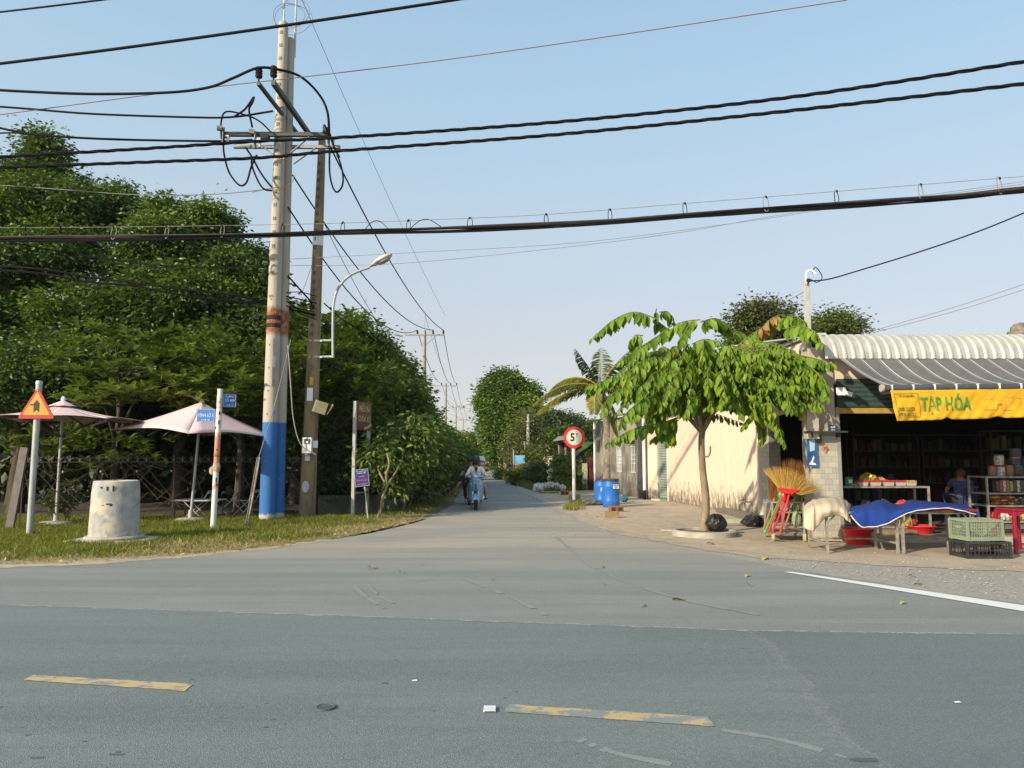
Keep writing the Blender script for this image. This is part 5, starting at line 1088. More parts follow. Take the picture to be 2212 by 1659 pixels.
# ============================================================ RIGHT SIDE BUILDINGS
M_cream = mat('cream_plaster', (.64, .53, .41), (.58, .48, .37), 1.1, .9, bump=.15, bscale=30, dirt=(.5, .41, .30), dscale=1.4, dthr=(.6, .8))
def wallmat(name, c1, c2, stain, zs=.45):
    m, t, b, tc = newmat(name, .92, 0, .2); v = tc.outputs['Object']; s = nd(t, 'ShaderNodeSeparateXYZ'); t.links.new(v, s.inputs[0])
    n1 = noise(t, mapping(t, v, (1, 1, .35)), 2.4, 8, .7, .4); n2 = noise(t, mapping(t, v, (3, 3, 1.2)), 3, 8, .75, .3); n3 = noise(t, v, 22, 5, .7)
    col = mixc(t, ramp(t, n1, [(.38, 0.0), (.62, 1.0)]), c1, c2)
    g = ramp(t, math_(t, 'ADD', math_(t, 'DIVIDE', s.outputs[2], zs*4), math_(t, 'MULTIPLY', math_(t, 'SUBTRACT', n2, .5), 1.6)), [(.0, 0.95), (.10, .75), (.30, 0.0)])
    col = mixc(t, g, col, stain); col = mixc(t, math_(t, 'MULTIPLY', ramp(t, n3, [(.5, 0.0), (.7, 1.0)]), .18), col, tuple(x*.5 for x in c2))
    t.links.new(col, b.inputs['Base Color']); bp = nd(t, 'ShaderNodeBump'); bp.inputs['Strength'].default_value = .25; bp.inputs['Distance'].default_value = .01; t.links.new(n3, bp.inputs['Height']); t.links.new(bp.outputs[0], b.inputs['Normal']); return m
M_crw = wallmat('stained_cream_wall', (.66, .545, .42), (.60, .50, .385), (.12, .10, .075), .5)
M_gry = wallmat('weathered_grey_wall', (.36, .33, .27), (.17, .16, .14), (.11, .10, .085), .6)
M_tile = None
def tilemat(name, sc=9, colA=(.44, .40, .31), colB=(.29, .30, .27)):
    m, t, b, tc = newmat(name, .35, 0, .5); 
    s = nd(t, 'ShaderNodeSeparateXYZ'); t.links.new(tc.outputs['Object'], s.inputs[0]); c = nd(t, 'ShaderNodeCombineXYZ')
    t.links.new(math_(t, 'ADD', s.outputs[0], s.outputs[1]), c.inputs[0]); t.links.new(s.outputs[2], c.inputs[1])
    br = nd(t, 'ShaderNodeTexBrick'); br.inputs['Scale'].default_value = sc; br.inputs['Color1'].default_value = (*colA, 1); br.inputs['Color2'].default_value = (*colB, 1); br.inputs['Mortar'].default_value = (.16, .15, .13, 1)
    br.inputs['Mortar Size'].default_value = .022; br.inputs['Brick Width'].default_value = 1.3; br.inputs['Row Height'].default_value = .95; t.links.new(c.outputs[0], br.inputs['Vector'])
    n = noise(t, tc.outputs['Object'], 14, 5, .7); t.links.new(mixc(t, math_(t, 'MULTIPLY', ramp(t, n, [(.5, 0.0), (.62, 1.0)]), .35), br.outputs[0], (.3, .3, .27)), b.inputs['Base Color']); return m
M_tile = tilemat('small_wall_tiles')
M_roof = mat('pale_corrugated_steel', (.46, .45, .39), (.36, .355, .31), 3, .45, .25, dirt=(.34, .31, .26), dscale=5, dthr=(.6, .72))
M_in = mat('dark_interior', (.022, .022, .02), (.03, .028, .026), 2, .95)  # near-black colour stands in for indoor shade, also in cavities and the shed
M_alu = mat('aluminium', (.42, .42, .40), (.34, .34, .32), 5, .4, .5)
M_frame = mat('dull_steel_frame', (.36, .35, .32), (.22, .18, .14), 14, .6, .35, dirt=(.16, .09, .05), dscale=16, dthr=(.6, .7))
# -- key points
PC = Vector((5.62, 13.75, 0))                     # shop corner pillar, front left
JB = Vector((6.38, 18.55, 0))                     # jamb at the end of the side opening
W1 = G(1641, 1119); W2 = G(1444, 1083); W3 = G(1399, 1079); W4 = G(1291, 1059)
WH = 3.25
def wallseg(mb, a, b, z0, z1, th=.18):
    mb.bar(a+Vector((0, 0, (z0+z1)/2)), b+Vector((0, 0, (z0+z1)/2)), th, z1-z0)
off = lambda a, b, d: (b-a).normalized().cross(Vector((0, 0, 1)))*d
# cream building (side of the shop row)
bl_ = thing('cream_building', 'cream plastered house wall with a narrow rolling shutter, behind the street tree', 'building', (W1+W2)/2)
mb = MB(); o_ = off(W1, W2, .09); wallseg(mb, W1+o_, W2+o_, 0, WH); wpart(mb, 'wall', M_crw, bl_)
SA = G(1442, 1083); SB = G(1419, 1081)
dW = (W3-W2).normalized()
mb = MB(); wallseg(mb, W2+o_, W2.lerp(W3, .06)+o_, 0, WH); wpart(mb, 'pier', M_cream, bl_)
s0, s1 = W2.lerp(W3, .10), W2.lerp(W3, .52); o2_ = off(W2, W3, .12)
sh = MB(); n = 26; rows = []
for k in range(n*2+1): z = .08+k*(2.45/(n*2)); d = (.02 if k % 2 else 0); rows.append([s0+o2_-off(W2, W3, d)+Vector((0, 0, z)), s1+o2_-off(W2, W3, d)+Vector((0, 0, z))])
sh.grid(rows); wpart(sh, 'shutter', mat('shutter_teal', (.22, .27, .25), (.17, .21, .2), 5, .6, .1), bl_)
mb = MB(); wallseg(mb, s0+o2_, s1+o2_, 2.53, WH); wallseg(mb, s1+o2_, W3+o2_, 0, WH); wpart(mb, 'pier', M_crw, bl_)
mb = MB(); wallseg(mb, s0-off(W2, W3, .12), s1-off(W2, W3, .12), 0, .07, .3); wpart(mb, 'step', mat('green_step', (.40, .42, .30), (.3, .32, .24), 6, .8), bl_)
mb = MB(); q = [W1+Vector((-.22, .1, WH+.06)), W3+Vector((-.25, 0, WH+.02)), W3+Vector((6, 1, WH+1.3)), W1+Vector((6, 0, WH+1.3))]
rows = [[q[0].lerp(q[1], v/30)+Vector((0, 0, .04*(v % 2))) for v in range(31)], [q[3].lerp(q[2], v/30)+Vector((0, 0, .04*(v % 2))) for v in range(31)]]; mb.grid(rows); wpart(mb, 'roof', mat('green_roof_sheet', (.16, .26, .23), (.2, .28, .25), 4, .5, .2), bl_, solid=.01)
pd = W3+Vector((-.12, -.05, 0)); wpart(MB().tube([pd, pd+Vector((0, 0, 3.2))], .055, 10), 'downpipe', M_wtxt, bl_)
wpart(MB().tube([pd+Vector((0, 0, 0)), pd+Vector((0, 0, .35))], .065, 10), 'downpipe_shoe', M_black, bl_)
# grey building
gb = thing('grey_building', 'weathered grey cement building with three narrow grilled windows behind the blue barrels', 'building', (W3+W4)/2)
mb = MB(); og = off(W3, W4, .1)
wins = []
for xw in (1367, 1338, 1318):
    # find param along W3->W4 projecting to xw
    best = min(np.linspace(0, 1, 400), key=lambda t: abs(proj(W3.lerp(W4, t))[0]-xw)); wins.append(best)
Lg = (W4-W3).length; hw = .42/Lg; zb, zt = .95, 2.05; prev = 0
for t in wins:
    wallseg(mb, W3.lerp(W4, prev)+og, W3.lerp(W4, t-hw)+og, 0, 3.3); wallseg(mb, W3.lerp(W4, t-hw)+og, W3.lerp(W4, t+hw)+og, 0, zb); wallseg(mb, W3.lerp(W4, t-hw)+og, W3.lerp(W4, t+hw)+og, zt, 3.3); prev = t+hw
wallseg(mb, W3.lerp(W4, prev)+og, W4+og, 0, 3.3); wallseg(mb, W4+og, W4+Vector((6, .5, 0)), 0, 3.3); wallseg(mb, W3+og, W3+Vector((6, .5, 0)), 2.5, 4.0)
wpart(mb, 'wall', M_gry, gb)
for t in wins:
    a, c_ = W3.lerp(W4, t-hw)+og*.3, W3.lerp(W4, t+hw)+og*.3; f = MB()
    for z in (zb+.03, (zb+zt)/2, zt-.03, zb+.38, zt-.38): f.bar(a+Vector((0, 0, z)), c_+Vector((0, 0, z)), .03, .03)
    for k in range(5): p = a.lerp(c_, k/4); f.bar(p+Vector((0, 0, zb)), p+Vector((0, 0, zt)), .03, .03)
    P = wpart(f, 'window', M_wtxt, gb); b_ = MB(); d_ = og*1.3; b_.add([a+d_+Vector((0, 0, zb)), c_+d_+Vector((0, 0, zb)), c_+d_+Vector((0, 0, zt)), a+d_+Vector((0, 0, zt))], [(0, 1, 2, 3)]); 
    b_.build('pane', mat('window_pane', (.3, .28, .24), (.22, .2, .17), 4, .3), gb, world=True)
    wpart(MB().bar(a-og*.8+Vector((0, 0, zt+.2)), c_-og*.8+Vector((0, 0, zt+.2)), .3, .05), 'sunshade', M_gry, gb)
for t in (.30, .62, .97, .1):
    p = W3.lerp(W4, t)-og*.2; wpart(MB().box((p.x, p.y, 1.65), (.2, .35, 3.3), FR*0), 'pilaster', M_gry, gb)
pp = W4+Vector((-.14, -.1, 0)); wpart(MB().tube([pp, pp+Vector((0, 0, 3.25))], .05, 8), 'downpipe', M_wtxt, gb)
mb = MB(); q = [W3+Vector((-.2, 0, 3.32)), W4+Vector((-.2, 0, 3.32)), W4+Vector((6, 1, 4.8)), W3+Vector((6, 0, 4.8))]
rows = [[q[0].lerp(q[1], v/30)+Vector((0, 0, .05*(v % 2))) for v in range(31)], [q[3].lerp(q[2], v/30)+Vector((0, 0, .05*(v % 2))) for v in range(31)]]; mb.grid(rows); wpart(mb, 'roof', mat('dull_roof_sheet', (.25, .24, .22), (.17, .15, .13), 4, .7, .1), gb, solid=.012)

# ---------------------------------------------------------------- SHOP
sp_ = thing('grocery_shop', 'open fronted corner grocery shop with a curved corrugated eave and striped awning', 'shop', PC)
XR = 14.0
# pillar
mb = MB(); mb.box((PC.x+.235, PC.y+.235, 1.0), (.47, .47, 1.95)); wpart(mb, 'tiled_pillar', M_tile, sp_, bevel=.006)
mb = MB(); mb.box((PC.x+.235, PC.y+.235, 2.81), (.46, .46, 1.66)); wpart(mb, 'upper_pillar', mat('dirty_beige_plaster', (.46, .39, .29), (.36, .31, .24), 1.5, .9, bump=.2, dirt=(.25, .22, .17), dscale=2.2, dthr=(.55, .72), stretch=(1, 1, .4)), sp_, bevel=.01)
wpart(MB().box((PC.x+.50, PC.y-.005, 1.25), (.065, .03, 2.5)), 'shutter_rail', M_alu, sp_)
mb = MB(); wallseg(mb, JB, JB+Vector((.32, .10, 0)), 0, 2.2, .35); wpart(mb, 'tiled_jamb', M_tile, sp_)
mb = MB(); wallseg(mb, JB+Vector((-.02, .2, 0)), W1+Vector((.05, 0, 0)), 0, 3.3, .16); wallseg(mb, JB, JB+Vector((.32, .1, 0)), 2.2, 3.4, .35); wpart(mb, 'wall', M_cream, sp_)
# lintel over front and side openings
mb = MB(); mb.box(((PC.x+.47+XR)/2, PC.y+.2, 3.28), (XR-PC.x-.47, .3, .62)); wpart(mb, 'front_beam', M_cream, sp_)
mb = MB(); wallseg(mb, PC+Vector((.2, .48, 0)), JB, 2.55, 3.5, .2); wpart(mb, 'side_beam', M_cream, sp_)
mb = MB(); rows = []
for k in range(13): z = 2.50+k*.045; rows.append([Vector((PC.x+.5, PC.y+.0-(.02 if k % 2 else 0), z)), Vector((XR, PC.y+.0-(.02 if k % 2 else 0), z))])
mb.grid(rows); wpart(mb, 'rolled_shutter', mat('dark_green_shutter', (.03, .055, .05), (.045, .075, .07), 6, .5), sp_)
wpart(MB().box(((PC.x+.5+XR)/2, PC.y-.01, 2.435), (XR-PC.x-.5, .05, .10)), 'shutter_bottom_bar', mat('ochre_bar', (.38, .26, .04), (.3, .2, .04), 7, .7), sp_)
# interior shell
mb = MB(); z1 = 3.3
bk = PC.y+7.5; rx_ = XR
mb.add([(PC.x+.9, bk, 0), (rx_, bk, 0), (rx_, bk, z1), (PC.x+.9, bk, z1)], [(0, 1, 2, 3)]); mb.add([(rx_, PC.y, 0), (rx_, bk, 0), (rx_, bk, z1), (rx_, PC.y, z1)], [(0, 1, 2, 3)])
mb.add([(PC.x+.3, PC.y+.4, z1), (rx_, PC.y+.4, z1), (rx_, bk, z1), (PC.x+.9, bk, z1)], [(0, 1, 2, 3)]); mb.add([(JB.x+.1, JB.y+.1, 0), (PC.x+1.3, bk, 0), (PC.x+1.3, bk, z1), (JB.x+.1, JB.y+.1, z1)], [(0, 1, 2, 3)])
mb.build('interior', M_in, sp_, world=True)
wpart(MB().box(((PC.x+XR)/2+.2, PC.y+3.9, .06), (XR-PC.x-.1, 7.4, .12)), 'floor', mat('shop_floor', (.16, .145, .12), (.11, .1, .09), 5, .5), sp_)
wpart(MB().box(((PC.x+XR)/2+.3, PC.y+.10, .05), (XR-PC.x-.55, .42, .13)), 'front_step', mat('step_tile', (.40, .36, .29), (.28, .27, .23), 10, .5, stretch=(.4, 3, 1)), sp_)
# curved corrugated eave + roof sheet
y0 = 14.25; r0 = .62
zt_ = D(2000, 719, 13.75).z
prof = [(y0+6.5, zt_+.75), (y0+3, zt_+.36), (y0+.9, zt_+.11)]
for k in range(13):
    a = math.pi/2*(k/12)*1.02; prof.append((y0+.55-1.0-(r0)*math.sin(a)+.35, zt_-r0*.82*(1-math.cos(a))))
ns = int((XR-5.85)/.0275); rows = []
for k in range(ns+1):
    x = 5.85+k*.0275; ph = k % 6; h = (0, .028, .030, .0, .0, .0)[ph]; row = []
    for i, (yy, zz) in enumerate(prof):
        a = 0 if i < 3 else math.pi/2*((i-3)/12)
        row.append(Vector((x, yy-h*math.sin(a), zz+h*math.cos(a))))
    rows.append(row)
mb = MB(); mb.grid(rows); wpart(mb, 'corrugated_roof', M_roof, sp_, solid=.006)
# gable verge on the left side of the roof
va = Vector((5.80, prof[-4][0], prof[-4][1])); vb = Vector((5.9, 14.4, zt_)); vc_ = D(1630, 772, 19.6)
mb = MB(); mb.bar(vb+Vector((-.0, -.5, .0)), vc_+Vector((0, 0, 0)), .28, .05); wpart(mb, 'verge_flashing', mat('flashing', (.45, .47, .45), (.36, .38, .36), 5, .5, .2), sp_)
mb = MB(); mb.add([vb+Vector((0, -.3, 0)), vc_, vc_+Vector((6, 0, .35)), vb+Vector((6, -.3, .0))], [(0, 1, 2, 3)]); 
mb.add([PC+Vector((0, .1, 3.4)), W1+Vector((0, 0, 3.3)), vc_, vb], [(0, 1, 2, 3)]); wpart(mb, 'side_gable', M_cream, sp_)
# side lean-to canopy strip over side opening
ca, cb_ = D(1700, 880, 15.2), D(1640, 905, 18.4)
rows = [[(PC+Vector((.1, .6, 3.05))).lerp(JB+Vector((0, 0, 3.1)), v/24)+Vector((0, 0, .025*(v % 2))) for v in range(25)], [(PC+Vector((-.75, .7, 2.72))).lerp(JB+Vector((-.75, 0, 2.75)), v/24)+Vector((0, 0, .025*(v % 2))) for v in range(25)]]
mb = MB(); mb.grid(rows); wpart(mb, 'side_canopy', mat('side_canopy_sheet', (.34, .30, .24), (.4, .36, .29), 5, .5, .1), sp_, solid=.008)
# striped awning
def awnmat():
    m, t, b, tc = newmat('striped_awning', .85, 0, .2); s = nd(t, 'ShaderNodeSeparateXYZ'); t.links.new(tc.outputs['Object'], s.inputs[0])
    f = math_(t, 'FRACT', math_(t, 'DIVIDE', math_(t, 'ADD', s.outputs[0], .0), .335)); f2 = math_(t, 'ABSOLUTE', math_(t, 'SUBTRACT', f, .28)); a = ramp(t, f2, [(.026, 1.0), (.031, 0.0)])
    f3 = math_(t, 'ABSOLUTE', math_(t, 'SUBTRACT', f, .15)); b2 = ramp(t, f3, [(.006, 1.0), (.010, 0.0)]); st = math_(t, 'MAXIMUM', a, b2)
    n = noise(t, tc.outputs['Object'], 4, 5, .7); g = mixc(t, ramp(t, n, [(.35, 0.0), (.65, 1.0)]), (.13, .128, .12), (.10, .10, .095)); t.links.new(mixc(t, st, g, (.5, .48, .43)), b.inputs['Base Color']); return m
M_awn = awnmat()
aw = thing('striped_awning', 'dark grey awning with thin white stripes over the shop front', 'awning', Vector((6.1, 13.6, 3.0)))
bar_l, bar_r = D(1912, 834, 11.9), None
br = Vector((11.6, 11.55, bar_l.z+.03)); tl_, tr_ = Vector((6.1, 13.62, D(1812, 770, 13.62).z)), Vector((11.7, 13.6, D(1812, 770, 13.62).z))
rows = []
for u in range(13):
    t = u/12; a = tl_.lerp(bar_l, t); c_ = tr_.lerp(br, t); rows.append([a.lerp(c_, v/60)-Vector((0, 0, .16*math.sin(math.pi*t)*min(1, v/8+.25)+.006*math.sin(v*1.7+t*2))) for v in range(61)])
mb = MB(); mb.grid(rows); wpart(mb, 'fabric', M_awn, aw, solid=.004, smooth=60)
P_ = wpart(MB().tube([bar_l+Vector((-.02, 0, -.035)), br+Vector((0, 0, -.035))], .055, 14), 'front_bar', mat('dark_bar', (.045, .05, .055), (.06, .065, .07), 5, .5), aw, smooth=40)
for k in range(16):
    x = .335*(k+.28); p = bar_l.lerp(br, (x)/(br.x-bar_l.x)); 
    if x > 5.3: break
    MB().tube([Vector((p.x, p.y, p.z-.035))+Vector((-.020, 0, 0)), Vector((p.x, p.y, p.z-.035))+Vector((.028, 0, 0))], .0565, 14).build('white_ring', M_white, aw, world=True, smooth=40)
wpart(MB().lathe(bar_l+Vector((-.055, 0, -.035)), [(.06, -.02), (.06, .02)], 12, M=Matrix.Rotation(math.pi/2, 3, 'Y')), 'end_cap', mat('pinkish_cap', (.42, .33, .29), (.3, .25, .2), 7), aw)
wpart(MB().bar(bar_l+Vector((.35, .1, -.06)), Vector((6.9, 13.6, 2.75)), .04, .05).bar(Vector((6.9, 13.6, 2.75)), Vector((6.9, 13.65, 2.95)), .05, .05), 'folding_arm', M_frame, aw)
# banner
ba = thing('shop_banner', 'wrinkled yellow banner with green lettering hanging from the awning bar', 'banner', bar_l)
m, t, b, tc = newmat('yellow_banner', .6, 0, .3); n = noise(t, mapping(t, tc.outputs['Object'], (1, 1, 3)), 3, 7, .7, .5); col = mixc(t, ramp(t, n, [(.35, 0.0), (.68, 1.0)]), (.72, .43, .02), (.60, .34, .015)); t.links.new(col, b.inputs['Base Color'])
tr2 = nd(t, 'ShaderNodeBsdfTranslucent'); tr2.inputs[0].default_value = (.7, .42, .03, 1); ms = nd(t, 'ShaderNodeMixShader'); ms.inputs[0].default_value = .25; t.links.new(b.outputs[0], ms.inputs[1]); t.links.new(tr2.outputs[0], ms.inputs[2]); t.links.new(ms.outputs[0], t.nodes['Material Output'].inputs[0]); M_ban = m
bl0, bl1 = bar_l+Vector((.06, -.01, -.085)), bar_l+Vector((.14, -.03, -.565))
def banp(s, v):   # s metres along, v 0..1 down
    t = s/(br.x-bar_l.x); top = bar_l.lerp(br, t)+Vector((.06, -.045, -.075)); 
    notch = .035*math.exp(-((s-.85)/.06)**2)+.03*math.exp(-((s-1.65)/.08)**2)
    hgt = (.50-.05*min(1, s/2.5)-notch*(v**3))
    w_ = .012*math.sin(9*s+5*v)+.008*math.sin(21*s-7*v)+.006*math.sin(37*s+13*v)
    return top+Vector((.07*v*math.exp(-s/.5), w_*(.3+v), -hgt*v))
rows = [[banp(s, v) for s in np.linspace(0, 5.2, 210)] for v in np.linspace(0, 1, 16)]
mb = MB(); mb.grid(rows); wpart(mb, 'cloth', M_ban, ba, solid=.002, smooth=60)
M_grn = mat('banner_green', (.035, .17, .03), (.06, .22, .04), 12, .6); M_gh = mat('banner_ghost', (.62, .30, .03), (.56, .3, .03), 9, .7); M_bkt = mat('banner_dark', (.10, .11, .02), (.16, .15, .03), 12, .7)
def bantext(s, size, s0, v0, m, xs, rot=0, name='lettering', bold=0):
    o = text(s, size, I3, (0, 0, 0), m, ba, name, xs=xs, align='LEFT', ext=.0008, bold=bold); me = o.data
    for v in me.vertices:
        p = banp(max(0, s0+v.co.x), min(1, max(0, v0-v.co.z/.46))); v.co = p-wloc(ba)+Vector((0, -.012+v.co.y, 0))
    me.update(); return o
bantext('TẠP HÓA', .295, .45, .50, M_grn, .62, bold=.007); bantext('CHỊ T', .31, 1.40, .52, M_gh, .85)
bantext('CƠ SỞ HAI HIỂN', .05, .12, .20, M_bkt, .62, bold=.001); bantext('0908.333.520', .08, .06, .63, M_bkt, .66, bold=.001); bantext('0908.333.523', .08, .065, .80, M_bkt, .66, bold=.001)
mb = MB()
for a, c_ in (((.04, .12), (.41, .10)), ((.41, .10), (.43, .88)), ((.43, .88), (.055, .9)), ((.055, .9), (.04, .12))):
    P = [banp(a[0]+(c_[0]-a[0])*k/12, a[1]+(c_[1]-a[1])*k/12)+Vector((0, -.014, 0)) for k in range(13)]; mb.tube(P, .003, 4)
wpart(mb, 'printed_frame', M_bkt, ba)
# fittings on the pillar
def fit(name, label, cat, p): return thing(name, label, cat, p)
o = fit('wall_lamp', 'white twin floodlight fixed under the shop beam beside the corner pillar', 'lamp', D(1815, 846, 13.65)); MB().box((0, -.04, 0), (.17, .06, .15)).build('body', M_wtxt, o, bevel=.01); MB().tube([(.07, -.06, -.02), (.17, -.12, -.07)], [.035, .05], 12).build('head', M_white, o, smooth=40)
o = fit('wall_lamp', 'small round white lamp on the left face of the shop pillar', 'lamp', D(1736, 868, 13.9)); MB().ellipsoid((0, 0, 0), (.055, .055, .055), 12, 8).build('globe', M_wtxt, o, smooth=60); MB().box((.06, 0, 0), (.08, .05, .05)).build('bracket', M_cream, o)
o = fit('meter_cabinet', 'pale electric cabinet with cables on the left side of the shop pillar', 'electric cabinet', D(1752, 915, 13.7)); MB().box((.0, .0, 0), (.22, .2, .58)).build('case', mat('cabinet_beige', (.42, .39, .31), (.35, .32, .26), 6, .6), o, bevel=.008)
MB().box((-.14, .0, .17), (.13, .12, .22)).build('yellow_box', mat('mustard', (.40, .29, .05), (.3, .22, .04), 6), o); MB().tube(catmull([(.08, -.11, .2), (.10, -.14, .35), (.2, -.14, .28), (.24, -.13, 0), (.12, -.13, -.2), (.08, -.11, -.1)], 5), .010, 6).build('cable', mat('tan_cable', (.24, .2, .14), (.2, .16, .12), 4), o)
o = fit('wall_shelf', 'thin dark shelf ledge across the shop pillar', 'shelf', D(1795, 933, 13.6)); MB().box((-.1, .0, 0), (.72, .24, .03)).build('board', M_darkmetal, o); MB().box((-.35, .05, -.05), (.03, .12, .1)).build('bracket', M_darkmetal, o); MB().box((.15, .05, -.05), (.03, .12, .1)).build('bracket', M_darkmetal, o)
o = fit('address_plate', 'small dark blue address plate standing on the pillar ledge', 'plate', D(1799, 925, 13.58)); MB().box((0, 0, 0), (.17, .012, .11)).build('plate', mat('plate_blue', (.03, .05, .13), (.02, .04, .1), 5, .4), o); text('409', .06, I3, (0, -.009, .018), M_wtxt, o); text('ẤP 5', .035, I3, (0, -.009, -.035), M_wtxt, o)
o = fit('house_number', 'brown house number plate reading 18 on the pillar', 'number plate', D(1766, 945, 13.72)); MB().box((0, 0, 0), (.15, .014, .25)).build('plate', mat('plate_brown', (.14, .10, .06), (.1, .07, .04), 5, .5), o); text('18', .13, I3, (0, -.010, .05), mat('plate_number', (.03, .02, .015), (.03, .02, .015)), o, xs=.7, bold=.004); text('ẤP 5', .04, I3, (0, -.01, -.08), mat('plate_number', 0), o)
MB().box((0, .006, .0), (.17, .01, .27)).build('rim', mat('brass_rim', (.3, .22, .1), (.25, .18, .08)), o)
o = fit('lucky_sign', 'small red diamond shaped lucky paper pasted on the tiled pillar', 'paper sign', D(1783, 969, 13.735)); q = .072
MB().prism([(0, -q*1.2), (q, 0), (0, q*1.2), (-q, 0)], (0, 0, 0), .004).build('paper', mat('red_paper', (.36, .05, .04), (.45, .1, .07), 14, .7), o); MB().prism([(0, -q), (q*.8, 0), (0, q), (-q*.8, 0)], (0, -.003, 0), .002).build('field', mat('pale_field', (.45, .3, .22), (.4, .25, .2), 9), o); text('福', .085, I3, (0, -.008, 0), mat('red_paper', 0), o)
o = fit('drink_poster', 'tall narrow blue drinks poster with a pale bottle shape on the pillar', 'poster', D(1754, 973, 13.70)); MB().box((0, 0, 0), (.19, .008, .60)).build('sheet', mat('poster_blue', (.03, .13, .33), (.015, .05, .17), 4, .4), o)
MB().prism([(-.04, -.02), (.045, .0), (.06, .2), (.0, .26), (-.045, .2)], (.0, -.008, 0), .003).build('pale_shape', mat('poster_pale', (.25, .45, .55), (.35, .5, .6), 5), o); MB().prism([(-.07, -.26), (-.02, -.2), (.02, -.1), (.035, -.13), (.0, -.22), (.05, -.24), (.07, -.27)], (0, -.008, 0), .003).build('splash', M_wtxt, o)
# roof ornament at right
p = D(2195, 712, 15.5); o = thing('stone_finial', 'mossy rounded concrete cap poking above the shop roof at far right', 'roof cap', p)
MB().lathe((0.1, 0, -.1), [(.26, -.1), (.26, .05), (.20, .08), (.19, .16), (.12, .22), (.04, .25)], 18).build('cap', mat('mossy_concrete', (.22, .19, .15), (.1, .085, .07), 8, .9, bump=.6), o, smooth=40)
# ============================================================ STREET TREE in its ring
TB = G(1521, 1154); TY = TB.y
def Z5(zx, zy): return ((1460+zx*.4219)*.864, (700+zy*.4219)*.864)
o = thing('tree_kerb', 'round concrete kerb ring round the foot of the street tree', 'kerb ring', G(1521, 1157)); 
MB().lathe((0, 0, 0), [(.63, 0), (.64, .105), (.61, .12), (.55, .12), (.53, .105), (.53, .0)], 44, closed=False).build('ring', M_slab, o, smooth=40)
MB().lathe((0, 0, 0), [(.53, .055), (.3, .075), (.001, .085)], 30, closed=False).build('soil', mat('ring_soil', (.20, .13, .07), (.12, .08, .045), 12, .95, bump=.8), o, smooth=60)
M_hero = leafmat('street_tree_leaf', [(.06, .13, .008), (.10, .20, .010), (.155, .27, .014), (.21, .33, .02), (.08, .17, .008), (.27, .34, .03)], .38, .5, .25)
M_hor = leafmat('orange_leaf', [(.34, .17, .03), (.26, .12, .03), (.34, .26, .05)], .35)
ht = thing('street_tree', 'small street tree with drooping bright green leaves standing in the round kerb', 'tree', TB)
hub = D(*Z5(700, 900), TY)
mb = MB(); tp_ = [D(*Z5(712, 1505), TY), D(*Z5(722, 1300), TY-.02), D(*Z5(704, 1130), TY), D(*Z5(696, 960), TY), D(*Z5(705, 880), TY)]
mb.tube(catmull(tp_, 5), list(np.interp(np.linspace(0, 1, 21), [0, .1, .5, 1], [.115, .088, .072, .062])), 12)
mains = []
for zx, zy, dY in ((520, 640, -.3), (600, 480, .2), (700, 420, 0), (850, 500, -.4), (950, 600, .4), (450, 760, .3), (880, 700, -.7), (640, 700, -.8), (760, 560, .9), (560, 560, 1.0)):
    e = D(*Z5(zx, zy), TY+dY); c = catmull([hub, hub.lerp(e, .5)+Vector((0, 0, .18)), e], 6); mb.tube(c, [.045*(1-j/len(c))+.012 for j in range(len(c))], 7); mains.append(e)
st = catmull([D(*Z5(700, 1045), TY-.05), D(*Z5(735, 1045), TY-.08), D(*Z5(748, 1020), TY-.1), D(*Z5(748, 985), TY-.1)], 4); mb.tube(st, .02, 6)
tw = MB(); POS, DIR, NRM, LEN, MI = [], [], [], [], []
rs = random.Random(11)
def twig(pts, L=.22, step=.062, orange=0.0, start=.12, droop=1.0):
    C = catmull(pts, 8); d = [0]
    for a, b_ in zip(C, C[1:]): d.append(d[-1]+(b_-a).length)
    tw.tube(C[::2]+[C[-1]] if len(C) > 6 else C, [.011*(1-i/(len(C[::2])+1))+.003 for i in range(len(C[::2])+1)] if len(C) > 6 else .006, 4, cap=False)
    s = d[-1]*start; k = 0
    while s < d[-1]:
        i = max(j for j in range(len(d)) if d[j] <= s); i = min(i, len(C)-2); f = (s-d[i])/max(1e-6, d[i+1]-d[i]); p = C[i].lerp(C[i+1], f); tn = (C[i+1]-C[i]).normalized()
        side = tn.cross(Vector((0, 0, 1))); side = side.normalized() if side.length > .1 else Vector((0, 1, 0))
        for sg in ((1, -1) if True else (1,)):
            dv = side*sg*rs.uniform(.15, .6)+tn*rs.uniform(-.05, .45)+Vector((0, 0, -droop*rs.uniform(.7, 1.1)))+Vector((rs.gauss(0, .12), rs.gauss(0, .12), 0))
            wv = tn+Vector((rs.gauss(0, .22), rs.gauss(0, .22), rs.gauss(0, .12))); nv = dv.cross(wv)
            if nv.z < 0: nv = -nv
            POS.append(p); DIR.append(dv); NRM.append(nv); tpf = 1-.45*max(0, (s/d[-1]-.6)/.4); LEN.append(L*rs.uniform(.6, 1.3)*tpf); MI.append(1 if rs.random() < orange else 0)
        s += step*rs.uniform(.8, 1.3); k += 1
    t_ = (C[-1]-C[-2]).normalized(); POS.append(C[-1]); DIR.append(t_+Vector((0, 0, -.8))); NRM.append(Vector((0, -1, .4))); LEN.append(L*.6); MI.append(0)
